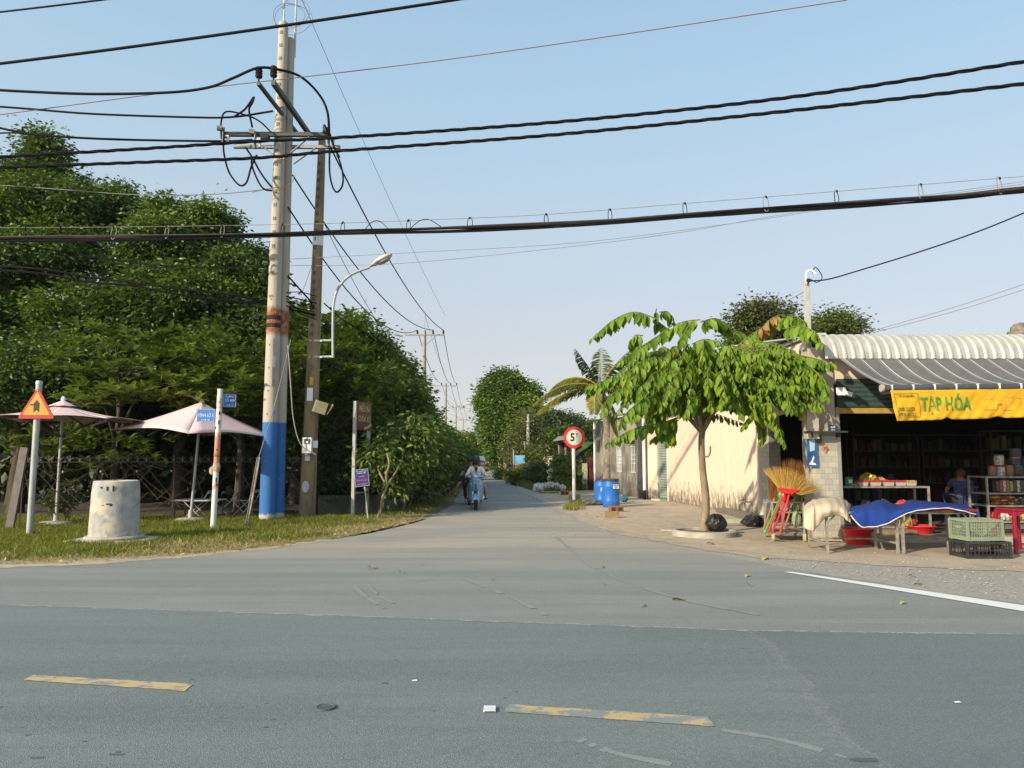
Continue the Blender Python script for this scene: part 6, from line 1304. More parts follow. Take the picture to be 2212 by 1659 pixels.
TW = [([(430, 230), (300, 190), (170, 240), (50, 345)], .3, 0), ([(520, 270), (440, 330), (330, 400), (215, 480)], -.4, 0), ([(690, 250), (780, 228), (850, 270), (885, 320)], 0, 0), ([(690, 235), (600, 245), (540, 270), (500, 330)], .2, 0),
      ([(640, 250), (600, 300), (570, 370)], -.5, 0), ([(700, 400), (600, 420), (420, 500), (320, 570)], -.5, 0), ([(560, 560), (400, 540), (240, 560), (30, 625)], .2, 0), ([(450, 600), (300, 620), (160, 680), (110, 780)], -.3, 0), ([(500, 700), (370, 700), (260, 780), (220, 850)], -.9, 0),
      ([(600, 800), (450, 850), (300, 880), (150, 960)], -.5, 0), ([(560, 830), (490, 880), (410, 940)], -.2, 0), ([(520, 740), (420, 800), (350, 880)], .6, 0), ([(900, 400), (1000, 320), (1100, 260), (1200, 215)], .1, .25), ([(1040, 300), (1110, 230), (1160, 205)], .1, .85),
      ([(1150, 260), (1220, 215), (1290, 235), (1320, 290)], -.2, 0), ([(1180, 290), (1290, 275), (1370, 310), (1400, 370)], -.4, 0), ([(950, 480), (1100, 440), (1300, 450), (1470, 495)], -.2, 0), ([(1200, 470), (1320, 500), (1400, 580), (1440, 690)], -.5, 0),
      ([(1000, 520), (1130, 520), (1190, 620), (1225, 760)], -.9, 0), ([(1100, 540), (1250, 540), (1350, 600), (1400, 680)], -.1, 0), ([(850, 630), (980, 640), (1020, 740), (945, 860)], -1.0, 0), ([(980, 690), (1090, 790), (1150, 870), (1180, 960)], -.8, 0), ([(980, 720), (1050, 800), (1060, 900), (1050, 950)], -.5, 0),
      ([(780, 620), (850, 650), (800, 740)], -1.4, 0), ([(700, 650), (640, 700), (600, 790)], -1.2, 0), ([(820, 450), (900, 470), (970, 540)], -.7, 0), ([(430, 170), (425, 230), (500, 290)], .4, 0), ([(450, 190), (500, 190), (530, 250)], .3, 0), ([(300, 560), (170, 590), (60, 620), (25, 680)], .9, 0),
      ([(520, 850), (510, 900), (500, 960)], .1, 0), ([(870, 300), (960, 330), (900, 420)], .5, 0), ([(640, 380), (720, 350), (800, 370)], -.8, 0), ([(350, 330), (300, 330), (285, 400)], .2, 0), ([(360, 420), (370, 470), (350, 560)], -.6, 0)]
for pts, dY, org in TW: twig([D(*Z5(*q), TY+dY+.12*i*(-1 if dY < 0 else 1)-max(0, (q[0]-950)/520)*1.7) for i, q in enumerate(pts)], orange=org, L=.26)
cz = D(*Z5(735, 600), TY-.25)
for k in range(235):
    a = rs.uniform(0, 6.283); el = rs.uniform(-.6, .95); r0_ = rs.uniform(.15, 1.1)
    rx_s, ry_s, rz_s = 2.25, 1.8, 1.12
    dv = Vector((math.cos(a)*math.cos(el), math.sin(a)*math.cos(el), math.sin(el)))
    s0 = cz+Vector((dv.x*rx_s*.30*r0_, dv.y*ry_s*.35*r0_, dv.z*rz_s*.45*r0_-.1)); f = rs.uniform(.6, .98); out = Vector((dv.x*(rx_s if dv.x < 0 else 1.95)*f, dv.y*ry_s*f, dv.z*rz_s*.85*f))
    e = cz+out+Vector((0, 0, -.28)); mid = s0.lerp(cz+out, .62)+Vector((0, 0, .22))
    if e.z < 1.85: e.z = 1.85+rs.random()*.35
    if dv.x > .2: mid.y -= .7*dv.x; e.y = min(e.y, 13.5)-.3*rs.random()
    twig([s0, mid, e], L=rs.uniform(.21, .28), step=.082, start=.2)
for k in range(40):      # inner fill
    s0 = cz+Vector((rs.gauss(0, .6), rs.gauss(0, .5), rs.uniform(-.65, .3))); twig([s0, s0+Vector((rs.gauss(0, .3), rs.gauss(0, .3), .05)), s0+Vector((rs.gauss(0, .5), rs.gauss(0, .5), -.25))], L=.19, step=.08)
mb.v, mb.f, mb.m = mb.v, mb.f, mb.m
mb.build('trunk', mat('street_tree_bark', (.26, .20, .13), (.16, .125, .08), 9, .9, bump=.5, dirt=(.33, .29, .22), dscale=16, dthr=(.58, .66), stretch=(1, 1, .4)), ht, smooth=60, world=True)
tw.build('twigs', mat('green_twig', (.16, .17, .05), (.1, .1, .04), 5, .7), ht, world=True)
POS, DIR, NRM, LEN, MI = np.array([tuple(p) for p in POS]), np.array([tuple(p) for p in DIR]), np.array([tuple(p) for p in NRM]), np.array(LEN), np.array(MI)
parts = []
for q in (0, 1):
    k_ = MI == q; V, tf, k, N = leafarr(POS[k_], DIR[k_], NRM[k_], LEN[k_], .47, T_HERO); parts.append((V, tf, k, N, q))
leafmesh('crown', parts, [M_hero, M_hor], ht, TB)

# ============================================================ objects on the forecourt
def rumpled(name, c, r, m, par=None, seed=1, amp=.28, n=22, k=12, flat=.0):
    rs_ = random.Random(seed); mb = MB(); mb.ellipsoid((0, 0, 0), r, n, k); out = []
    ph = [rs_.uniform(0, 6) for _ in range(9)]
    for v in mb.v:
        x, y, z = v; a = math.atan2(y, x); e = z/r[2]
        q = 1+amp*(.5*math.sin(3*a+ph[0]+2*e)+.35*math.sin(7*a+ph[1]-4*e)+.3*math.sin(5*e+ph[2]+2*a)+.25*rs_.uniform(-1, 1)); out.append((x*q, y*q, max(-r[2]*.92, z*q)+r[2]*.92))
    mb.v = [(v[0]+c[0], v[1]+c[1], v[2]+c[2]) for v in out]; return mb.build(name, m, par)
M_bagb = mat('black_plastic_bag', (.012, .012, .013), (.02, .02, .02), 9, .28, bump=.9, bscale=14)
o = rumpled('rubbish_bag', (0, 0, 0), (.21, .17, .18), M_bagb, seed=4, amp=.12); o.location = G(1547, 1156); o.location.z = .07; tag(o, 'full black plastic bag standing beside the street tree trunk', 'rubbish bag')
o = rumpled('rubbish_bag', (0, 0, 0), (.26, .2, .13), M_bagb, seed=6, amp=.2); o.location = G(1628, 1138); tag(o, 'slumped black plastic bag by the cream wall left of the cart', 'rubbish bag')
o = thing('water_tap', 'grey standpipe with a bent tap at the foot of the cream wall', 'tap', G(1611, 1120)+Vector((0, -.1, 0))); M_pvc = mat('grey_pvc', (.3, .3, .28), (.22, .22, .2), 5, .5)
MB().tube([(.12, 0, 0), (.12, 0, .40), (.10, 0, .43), (-.12, 0, .43)], .022, 8).build('pipe', M_pvc, o, smooth=50); MB().tube([(-.12, 0, .43), (-.16, 0, .42), (-.17, 0, .38)], .022, 8).build('spout', M_galv, o); MB().box((-.11, 0, .47), (.08, .02, .02)).build('handle', mat('tap_red', (.4, .08, .05), (.3, .06, .04)), o)
o = MB().box((0, 0, .05), (1.0, .35, .10)).build('concrete_step', mat('green_step', 0), bevel=.01); o.location = G(1582, 1130)+Vector((0, .1, 0)); tag(o, 'low pale step at the foot of the cream wall behind the tree', 'step')
o = thing('plank', 'thin wooden stick lying on the forecourt left of the street tree', 'stick', G(1450, 1148)); MB().bar((-.2, .1, .02), (.35, -.15, .02), .02).build('stick', M_postp, o)
# --- blue barrels
def barrel(p, lab, h=.84, r=.275, lid=True):
    o = thing('barrel', lab, 'barrel', p); m = mat('barrel_blue', (.015, .11, .42), (.02, .15, .48), 3, .4, dirt=(.10, .2, .42), dscale=9, dthr=(.62, .72))
    pr = [(.86, 0), (.92, .02), (1.0, .2), (1.02, .26), (.995, .28), (1.03, .5), (.995, .72), (1.02, .74), (1.0, .8), (.90, .96), (.90, 1.0), (.82, 1.0), (.80, .9), (.001, .88)]
    MB().lathe((0, 0, 0), [(a*r, z*h) for a, z in pr], 28, closed=False).build('drum', m, o, smooth=50)
    MB().lathe((0, 0, 0), [(r*.91, h*.955), (r*.95, h*.96), (r*.95, h*.99), (r*.91, h*.995)], 28, closed=False).build('rim', M_darkmetal, o, smooth=50); return o
b1 = barrel(G(1320, 1096), 'blue plastic barrel with a mesh lid and white notice, the nearer of two', .86)
MB().lathe((0, 0, .86), [(.26, 0), (.262, .035), (.24, .04), (.0, .045)], 26, closed=False).build('mesh_lid', mat('mesh_lid', (.11, .09, .06), (.02, .02, .02), 40, .8), b1)
P = MB().box((.13, -.25, .66), (.20, .012, .13), .35).build('notice', M_wtxt, b1); 
for k in range(2): text(('CẤM ĐỔ', 'RÁC')[k], .055, RZ(.35), (.132, -.2585, .685-.055*k), M_blacks, P, xs=.9)
b2 = barrel(G(1302, 1091), 'blue plastic barrel with a torn pale label, half behind the other one', .82); MB().box((-.02, -.275, .52), (.16, .012, .16), -.1).build('torn_label', mat('torn_paper', (.5, .48, .38), (.1, .2, .4), 14, .8), b2)
o = rumpled('plastic_bag', (0, 0, 0), (.13, .12, .13), mat('teal_bag', (.015, .10, .14), (.02, .13, .17), 9, .4), seed=9); o.location = G(1348, 1085); tag(o, 'small teal plastic bag behind the blue barrels', 'plastic bag')
o = rumpled('rubble_sack', (0, 0, 0), (.30, .2, .10), mat('dark_sack', (.07, .07, .07), (.12, .11, .1), 8, .9, bump=.8), seed=12); o.location = G(1277, 1092); tag(o, 'dark crumpled sack lying left of the blue barrels', 'sack')
def bricks(x, y, s, m, lab, rz=0):
    o = thing('brick_block', lab, 'brick', G(x, y), rz); MB().box((0, 0, s[2]/2), s).build('block', m, o, bevel=.012); return o
M_bk = mat('red_block', (.30, .10, .06), (.2, .08, .055), 14, .9, bump=.6, dirt=(.14, .12, .09), dscale=5); M_bk2 = mat('mossy_block', (.26, .16, .08), (.17, .15, .06), 10, .9, bump=.7, dirt=(.36, .2, .12), dscale=4)
def block(x, y, s, m, lab, rz=0):
    o = bricks(x, y, s, m, lab, rz); 
    for k in (-1, 1): MB().box((k*s[0]*.24, -s[1]/2-.001, s[2]/2), (s[0]*.3, .006, s[2]*.5)).build('cavity', M_in, o)
    return o
block(1331, 1106, (.40, .2, .18), M_bk, 'reddish brick block just right of the barrels, the rear of two', .1); bricks(1322, 1119, (.36, .24, .17), M_bk2, 'mossy orange topped brick block in front of the barrels', -.15)
block(1220, 1070, (.34, .2, .19), M_bk, 'red hollow block left of the round weight sign, by the rubbish heap', 0); bricks(1241, 1079, (.44, .22, .20), M_bk2, 'brown brick block directly behind the foot of the weight sign', 0)
mb = MB(); rs = random.Random(8)
for k in range(36):
    g = G(rs.uniform(1255, 1345), rs.uniform(1094, 1122)); s_ = rs.uniform(.015, .05); mb.box((g.x, g.y, s_*.3), (s_*1.5, s_, s_*.7), rs.uniform(0, 3))
o = mb.build('brick_crumbs', mat('brick_crumb', (.36, .14, .08), (.4, .25, .16), 20, .9)); tag(o, 'scattered broken brick crumbs on the sandy ground by the barrels', 'rubble', kind='stuff')
# --- 5 tonne sign
o = thing('weight_sign', 'round white sign with red border reading 5T on a striped thin post', 'road sign', G(1240, 1084)); sc_ = 1
m, t, b, tc = newmat('striped_post', .6); s = nd(t, 'ShaderNodeSeparateXYZ'); t.links.new(tc.outputs['Object'], s.inputs[0]); n = noise(t, tc.outputs['Object'], 12, 5, .7); t.links.new(mixc(t, ramp(t, n, [(.60, 0.0), (.66, 1.0)]), (.60, .60, .57), (.36, .30, .25)), b.inputs['Base Color'])
MB().tube([(0, 0, -.02), (0, 0, 2.35)], .058, 12).build('post', m, o, smooth=40); RXm = Matrix.Rotation(math.pi/2, 3, 'X'); zs = D(1243, 945, G(1240, 1084).y).z
rS = .385; MB().lathe((.02, -.07, zs), [(rS, 0), (rS, .014), (.001, .014)], 44, M=RXm).build('border', mat('sign_red_bright', (.62, .03, .02), (.55, .028, .02), 6, .4), o, smooth=40)
F_ = MB().lathe((.02, -.0855, zs), [(rS*.72, 0), (rS*.72, .004)], 40, M=RXm).build('face', mat('sign_ivory', (.66, .63, .54), (.6, .57, .48), 8, .5), o)
text('5', .40, I3, (-.045, -.092, zs-.01), M_blacks, F_, xs=.82, bold=.014); text('T', .165, I3, (.115, -.092, zs+.07), M_blacks, F_, xs=.8, bold=.007)
for z in (.22, -.22): MB().lathe((.02, -.091, zs+z), [(.012, 0), (.012, .004)], 8, M=RXm).build('bolt', M_galv, o)
# --- rubbish heap: each sack a thing
M_wbag = mat('white_bag', (.55, .55, .56), (.42, .43, .46), 7, .5, bump=.7, bscale=12)
for i, (x, y, r, z, lab) in enumerate(((1163, 1062, .25, 0, 'open white sack of rubbish at the left end of the roadside heap'), (1176, 1060, .24, 0, 'white rubbish bag on the ground, second from the left in the heap'), (1190, 1059, .27, .0, 'big white rubbish bag in the middle of the heap'), (1192, 1056, .22, .38, 'white rubbish bag on top of the heap'), (1202, 1060, .24, 0, 'white and pink rubbish bag towards the right end of the heap'), (1213, 1061, .2, 0, 'low rumpled white bag at the right end of the heap'))):
    o = rumpled('rubbish_bag', (0, 0, 0), (r, r*.9, r*.75), M_wbag if i != 4 else mat('pinkish_bag', (.58, .45, .46), (.5, .5, .52), 6, .6), seed=20+i, amp=.3); o.location = G(x, y)+Vector((0, 0, z)); tag(o, lab, 'rubbish bag', 'white bags in the rubbish heap')
o = MB().box((0, 0, .25), (.34, .05, .42), 0, M=Matrix.Rotation(-.5, 3, 'Y')).build('foam_board', mat('foam_white', (.6, .62, .63), (.5, .52, .54), 7), bevel=.01); o.location = G(1193, 1056)+Vector((-.05, .1, .55)); tag(o, 'pale foam board sticking up from the top of the rubbish heap', 'foam board')
o = MB().bar((-.5, 0, .04), (.4, .05, .04), .16, .05).build('plank', mat('old_plank', (.2, .17, .13), (.13, .11, .09), 7, .9)); o.location = G(1188, 1066); tag(o, 'old plank lying before the rubbish heap', 'plank')
# --- blue info sign, far pole, cream wall, gate
b = G(1109, 1042); o = thing('information_sign', 'light blue notice with white lines and a pink strip at the right bend', 'sign', b); MB().box((0, 0, 1.05), (.06, .06, 2.1)).build('post', M_postp, o)
P = MB().box((.40, -.03, 1.42), (.66, .03, .62)).build('panel', mat('light_blue_panel', (.06, .33, .55), (.08, .38, .6), 4, .5), o); MB().box((.40, -.047, 1.15), (.66, .004, .07)).build('strip', mat('pink_strip', (.6, .15, .3), (.5, .12, .26)), P)
for k, (s, z) in enumerate((('TRƯỜNG MẦM NON', 1.66), ('HOA SEN', 1.55), ('TUYỂN SINH TRẺ', 1.43), ('0903 333 409', 1.30))): text(s, .08 if k != 1 else .12, I3, (.40, -.05, z), M_wtxt, P, xs=.8)
o = thing('concrete_pole', 'slim pale concrete pole with short spikes right of the blue notice', 'pole', G(1140, 1040)); hpz = D(1141, 895, o.location.y).z
MB().tube([(0, 0, 0), (.05, 0, hpz)], [.15, .10], 8).build('column', mat('pale_concrete', (.5, .47, .4), (.4, .37, .32), 5, .9), o, smooth=50); MB().bar((-.45, 0, hpz-.5), (.4, 0, hpz-.45), .04).build('bracket', M_galv, o); MB().box((-.22, -.1, hpz-2.1), (.1, .1, .55)).build('insulator', M_wtxt, o)
cw = thing('cream_boundary_wall', 'cream boundary wall with concrete posts beyond the right bend', 'wall', G(1160, 1044)); ca, cb_ = Vector((D(1116, 1000, 51).x, 51, 0)), Vector((D(1216, 1000, 47).x, 47, 0)); zt0 = D(1180, 986, 49).z
mb = MB(); wallseg(mb, ca, ca.lerp(cb_, .28), 0, zt0-.08, .16); wallseg(mb, ca.lerp(cb_, .46), cb_, 0, zt0-.08, .16); wpart(mb, 'wall', M_cream, cw); mb = MB(); wallseg(mb, ca+Vector((0, 0, 0)), ca.lerp(cb_, .28), zt0-.08, zt0, .26); wallseg(mb, ca.lerp(cb_, .46), cb_, zt0-.08, zt0, .26); wpart(mb, 'coping', M_slab, cw)
for t_ in (.285, .455): p = ca.lerp(cb_, t_); wpart(MB().box((p.x, p.y-.1, (zt0+.35)/2), (.22, .22, zt0+.35)), 'post', M_slab, cw)
gt = thing('wooden_gate', 'grey wooden plank gate set in the cream boundary wall', 'gate', ca.lerp(cb_, .37)); mb = MB()
for k in range(8): p = ca.lerp(cb_, .305+.018*k); mb.box((p.x, p.y, (zt0-.15)/2), (.10, .03, zt0-.15-.05*(k % 3)))
wpart(mb, 'planks', mat('gate_wood', (.3, .27, .21), (.2, .18, .14), 9, .9), gt); p, q = ca.lerp(cb_, .3), ca.lerp(cb_, .44); wpart(MB().bar(p+Vector((0, .04, .9)), q+Vector((0, .04, .9)), .04, .06), 'rail', M_slab, gt)
# shed + iron fence + rusty sheets + banana + palm
sd = thing('shed', 'small dark shed with a thin sheet roof behind the weight sign', 'shed', Vector((D(1225, 1000, 41).x, 41, 0))); 
def DP(x, y, Y): return D(x, y, Y)
mb = MB(); mb.add([DP(1194, 953, 40.5), DP(1262, 942, 40), DP(1262, 936, 44), DP(1205, 944, 44)], [(0, 1, 2, 3)]); wpart(mb, 'roof', mat('shed_roof', (.25, .26, .24), (.16, .17, .16), 5, .6, .2), sd, solid=.04)
for x in (1208, 1222, 1236): wpart(MB().tube([DP(x, 950, 41), Vector((DP(x, 950, 41).x, 41, 0))], .08, 6), 'post', mat('brick_post', (.28, .17, .12), (.2, .13, .1), 6), sd)
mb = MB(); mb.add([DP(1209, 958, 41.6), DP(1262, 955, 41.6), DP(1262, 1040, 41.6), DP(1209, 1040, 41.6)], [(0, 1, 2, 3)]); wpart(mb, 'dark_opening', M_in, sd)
fe = thing('iron_fence', 'black iron bar fence between the shed and the grey building', 'fence', Vector((DP(1250, 1000, 39).x, 39, 0))); mb = MB()
for x in range(1228, 1290, 4): p = DP(x, 962, 39); mb.box((p.x, 39, p.z/2+.6), (.03, .03, p.z-1.2))
wpart(mb, 'bars', M_darkmetal, fe); wpart(MB().bar(DP(1228, 966, 39), DP(1290, 966, 39), .04), 'rail', M_darkmetal, fe); wpart(MB().bar(Vector((DP(1228, 966, 39).x, 39, 1.25)), Vector((DP(1290, 966, 39).x, 39, 1.25)), .04), 'rail', M_darkmetal, fe)
wpart(MB().box((DP(1258, 1000, 38.7).x, 38.7, .6), (1.8, .25, 1.2)), 'brick_base', mat('brick_base', (.32, .2, .13), (.22, .17, .12), 8, .9, bump=.5), fe)
rf = thing('rusty_sheet_fence', 'dark red rusty corrugated sheets fencing the gap beside the grey building', 'fence', G(1282, 1058)); ra, rb = Vector((DP(1267, 1000, 36.2).x, 36.2, 0)), Vector((DP(1297, 1000, 35.4).x, 35.4, 0))
for i in range(2):
    rows = [[ra.lerp(rb, (i+v/24)/2)+Vector((0, (-.03 if v % 3 == 0 else .02), z+(.12*i-.05 if z > 1 else 0))) for v in range(25)] for z in (.02, 1.0, 1.62)]; mb = MB(); mb.grid(rows); wpart(mb, 'rusty_sheet', mat('rusty_sheet', (.16, .04, .03), (.09, .03, .03), 5, .8, .1, dirt=(.25, .12, .08), dscale=7), rf, solid=.008)
wpart(MB().box((DP(1263, 1000, 36).x, 36, .65), (.25, .05, 1.3)), 'bleached_plank', mat('bleached_plank', (.42, .4, .34), (.3, .28, .24), 7), rf)
def frond(parts, mb, base, dirv, L, droop, lw, m=0, n=46):
    d = Vector(dirv).normalized(); P = [Vector(base)]; v = d.copy(); sg = 14
    for k in range(sg): v = (v+Vector((0, 0, -droop/sg))).normalized(); P.append(P[-1]+v*L/sg)
    mb.tube(P, [.035*(1-i/(sg+1))+.006 for i in range(sg+1)], 5); pos, dd, nr, LL = [], [], [], []
    for k in range(n):
        t = .1+.9*k/n; f = t*sg; i = min(int(f), sg-1); p = P[i].lerp(P[i+1], f-i); tn = (P[i+1]-P[i]).normalized(); side = tn.cross(Vector((0, 0, 1))); side = side.normalized() if side.length > .05 else Vector((1, 0, 0))
        for s_ in (-1, 1):
            dv = side*s_*.8+tn*.75+Vector((0, 0, -.55-.5*random.random())); pos.append(p); dd.append(dv); nr.append(tn.cross(dv)+Vector((0, 0, .5))); LL.append(lw*(math.sin(math.pi*min(1, t*.92+.08))**.6)*random.uniform(.85, 1.1))
    V, tf, k, N = leafarr([tuple(p) for p in pos], [tuple(p) for p in dd], [tuple(p) for p in nr], LL, .075, T_MID); return (V, tf, k, N, m)
PY_ = 33; pc = D(1296, 840, PY_); o = thing('coconut_palm', 'coconut palm with yellowing drooping fronds behind the barrels', 'palm tree', (pc.x+.2, PY_, 0))
MB().tube(catmull([(0, 0, 0), (.15, 0, pc.z*.5), (-.2, 0, pc.z)], 5), list(np.linspace(.2, .13, 11)), 10).build('trunk', M_barkl, o, smooth=60)
M_fy = leafmat('frond_yellow', [(.16, .22, .02), (.28, .28, .03), (.36, .29, .05), (.10, .16, .02)], .35); M_fg = leafmat('frond_grey', [(.05, .09, .02), (.10, .15, .03), (.17, .19, .04)], .3)
oc = Vector((-.2, 0, pc.z))
for dx, dz, dy, L_, dr, mm in ((-1, .45, -.2, 3.1, 1.35, M_fy), (-1, .15, .3, 3.0, 1.0, M_fy), (-.75, .9, .2, 2.4, 1.9, M_fy), (.45, .9, -.2, 2.2, .75, M_fg), (.05, 1, .1, 1.7, .5, M_fg), (-.5, 1, -.1, 1.9, .4, M_fg), (1, .7, .2, 2.6, 1.3, M_fg), (.12, -.2, -.2, 2.4, 1.1, M_fy), (-.25, .3, -.9, 2.2, 2.0, M_fy), (.7, .3, -.5, 2.2, 1.4, M_fy), (.9, .5, .8, 2.4, 1.2, M_fg), (-.3, .8, .9, 2.2, 1.1, M_fg)):
    mb = MB(); pr = frond([], mb, oc+Vector((0, 0, .05)), (dx, dy, dz), L_*1.12, dr, .68, n=60); f_ = leafmesh('frond', [pr], mm, o); mb.build('rachis', mat('frond_rib', (.3, .26, .08), (.2, .18, .06), 4), f_)
mb = MB(); [mb.ellipsoid((-.2+.16*math.cos(k), .16*math.sin(k), pc.z-.18), (.10, .10, .12), 8, 6) for k in (0,)]; mb.build('crown_shaft', M_barkl, o)
M_ban2 = leafmat('banana_leaf', [(.045, .085, .02), (.07, .13, .025), (.12, .17, .04)], .35)
def banana(x, y, Y, lab, n=8, L=1.3):
    p = D(x, y, Y); o = thing('banana_plant', lab, 'banana plant', (p.x, Y, 0), 0, 'banana plants by the grey building'); MB().tube([(0, 0, 0), (0, 0, p.z-.2)], [.11, .07], 8).build('stem', mat('banana_stem', (.2, .2, .09), (.14, .12, .06), 6), o, smooth=50)
    for k in range(n):
        a = 6.28*k/n+random.uniform(-.3, .3); v = Vector((math.cos(a), math.sin(a), random.uniform(.6, 1.6))).normalized(); P = [Vector((0, 0, p.z-.25))]; sd_ = Vector((-math.sin(a), math.cos(a), 0))
        rows = []; sg = 9
        for i in range(sg+1):
            w_ = .26*L/1.3*math.sin(math.pi*min(1, (i+.35)/(sg+.4)))**.7; rows.append([P[-1]-sd_*w_+Vector((0, 0, -.07)), P[-1].copy(), P[-1]+sd_*w_+Vector((0, 0, -.07))]); v = (v+Vector((0, 0, -.23))).normalized(); P.append(P[-1]+v*L/sg)
        mb = MB(); mb.grid(rows); mb.build('leaf', M_ban2, o, smooth=60)
banana(1262, 1005, 37, 'banana plant with arching leaves right behind the weight sign post', 8, 1.4); banana(1281, 958, 38.5, 'taller banana plant with dark leaves beside the grey building corner', 7, 1.5)
# ============================================================ MARKET IN FRONT OF THE SHOP
def Z3(zx, zy): return ((1860+zx*.16276)*.864, (1130+zy*.16276)*.864)
# --- broom cart
ct = thing('steel_cart', 'small grey steel cart on yellow castors holding the brooms', 'cart', G(1671, 1170), R(-9)); ct.location.y += .02
W_, D_, H_ = .56, .78, .74
mb = MB(); z0 = .15
for x in (0, W_):
    for y in (0, D_): mb.bar((x, y, z0-.02), (x, y, H_), .032)
mb.build('posts', M_frame, ct); mb = MB()
for z in (H_-.015, .27): 
    for y in (0, D_): mb.bar((0, y, z), (W_, y, z), .028)
    for x in (0, W_): mb.bar((x, 0, z), (x, D_, z), .028)
mb.build('rails', M_frame, ct); mb = MB()
for k in range(5): mb.box((W_/2, .08+k*.155, .165), (W_+.02, .12, .022), (k % 2)*.01)
mb.build('deck', mat('old_plank', 0), ct)
for x in (0, W_):
    for y in (0, D_):
        w_ = MB().lathe((x, y, .068), [(.03, -.018), (.066, -.016), (.068, 0), (.066, .016), (.03, .018)], 16, M=Matrix.Rotation(math.pi/2, 3, 'Y')).build('wheel', mat('castor_yellow', (.45, .36, .10), (.35, .28, .09), 9, .6), ct, smooth=40); MB().tube([(x-.03, y, .068), (x+.03, y, .068)], .012, 8).build('hub', M_galv, w_); MB().box((x, y, .125), (.055, .06, .05)).build('castor_fork', M_galv, ct)
M_br = leafmat('broom_straw', [(.40, .24, .055), (.52, .33, .08), (.30, .17, .04)], .15, .7, .2); M_brd = leafmat('coarse_twigs', [(.17, .075, .022), (.23, .105, .03), (.12, .05, .018)], .1, .8, .2)
def broom(lab, foot, collar, m_h, mfan, L, spread, tilt=0.0, n=260, fanr=None, cw_=.10, name='broom'):
    foot, collar = Vector(foot), Vector(collar); o = thing(name, lab, 'broom', foot, 0, None)
    d = (collar-foot).normalized(); wpart(MB().tube([foot, collar], .017, 8), 'handle', m_h, o, smooth=40)
    side = Vector((1, 0, 0)); side = (side-d*side.dot(d)).normalized(); pos, dd, nr, LL = [], [], [], []
    for k in range(n):
        u = random.uniform(-1, 1); a = tilt+u*spread; v = (d*math.cos(a)+side*math.sin(a)+Vector((0, random.gauss(0, .07), 0))).normalized(); pos.append(tuple(collar+side*u*cw_+d*.06+Vector((0, random.uniform(-.02, .02), 0)))); dd.append(tuple(v)); nr.append((random.gauss(0, .3), -1, random.gauss(0, .3))); LL.append(L*random.uniform(.88, 1.04))
    V, tf, k, N = leafarr(pos, dd, nr, LL, .016, T_BLADE); leafmesh('bristles', [(V, tf, k, N, 0)], mfan, o, foot)
    return o, d, side
M_rh = mat('red_plastic', (.58, .02, .025), (.5, .02, .02), 6, .35); M_gh2 = mat('green_plastic', (.02, .30, .05), (.02, .25, .04), 6, .35); M_wh = mat('broom_wood', (.34, .18, .08), (.24, .12, .05), 8, .7)
CYm = 13.45
def cz3(zx, zy, Y): return D(*Z3(zx, zy), Y)
o, d, sd = broom('fan shaped straw broom with a wide red collar, foremost in the cart', cz3(548, 1270, CYm+.02), cz3(690, 660, CYm+.1), M_rh, M_br, .46, 1.02, R(4), 520, cw_=.20)
c0 = cz3(690, 610, CYm+.06); wpart(MB().prism([(-.20, .055), (-.17, .01), (-.06, -.045), (.05, -.05), (.20, .03), (.19, .045), (.0, .055), (-.17, .075)], c0, .05, Matrix.Rotation(R(2), 3, 'Y')), 'collar', M_rh, o, bevel=.01)
o, d, sd = broom('broom with a long red handle crossing the middle of the cart', cz3(372, 1240, CYm+.05), cz3(610, 640, CYm+.18), M_rh, M_br, .34, .5, 0, 150, cw_=.08); wpart(MB().ellipsoid(cz3(612, 690, CYm+.17), (.045, .04, .10), 10, 8), 'collar', M_rh, o)
o, d, sd = broom('red handled broom standing upright right of the middle of the cart', cz3(430, 1255, CYm+.10), cz3(660, 700, CYm+.22), M_rh, M_br, .34, .5, 0, 120, cw_=.08); wpart(MB().ellipsoid(cz3(655, 720, CYm+.2), (.045, .04, .09), 10, 8), 'collar', M_rh, o)
o, d, sd = broom('broom with a green handle and collar at the left of the cart', cz3(318, 1265, CYm+.06), cz3(565, 680, CYm+.25), M_gh2, M_br, .36, .5, 0, 150, cw_=.08); wpart(MB().ellipsoid(cz3(563, 670, CYm+.24), (.05, .04, .08), 10, 8), 'collar', M_gh2, o)
for i, (fx, cx_, cy_, L_, sp_2, lab) in enumerate(((300, 470, 720, .62, .38, 'coarse brown twig broom at the back left of the cart, tallest on the left'), (400, 640, 640, .60, .42, 'coarse brown twig broom at the back middle of the cart'), (620, 800, 620, .60, .45, 'coarse brown twig broom at the back right of the cart'), (690, 930, 640, .52, .42, 'coarse brown twig broom leaning at the far right back of the cart'), (330, 430, 800, .62, .26, 'narrow coarse twig broom standing against the left post of the cart'))):
    broom(lab, cz3(fx, 1190 if i < 4 else 1230, CYm+.55), cz3(cx_, cy_, CYm+.65), M_wh, M_brd, L_, sp_2, 0, 330, cw_=.07)
o = thing('grass_bundle', 'bundle of tied green stalks standing in the right of the cart', 'bundle', cz3(810, 1130, CYm+.4)); mb = MB()
for k in range(26): mb.tube([(random.gauss(0, .04), random.gauss(0, .03), 0), (random.gauss(0, .015), random.gauss(0, .015), .28), (random.gauss(.10, .05), random.gauss(0, .03), .82)], .006, 4)
mb.build('stalks', leafmat('stalk_green', [(.12, .17, .03), (.2, .22, .06)], .1), o); mb = MB(); mb.ellipsoid((0, 0, .12), (.09, .07, .15), 10, 7); mb.build('loose_wrap', mat('pale_green_net', (.3, .36, .2), (.2, .25, .13), 12, .7, bump=.8), o)

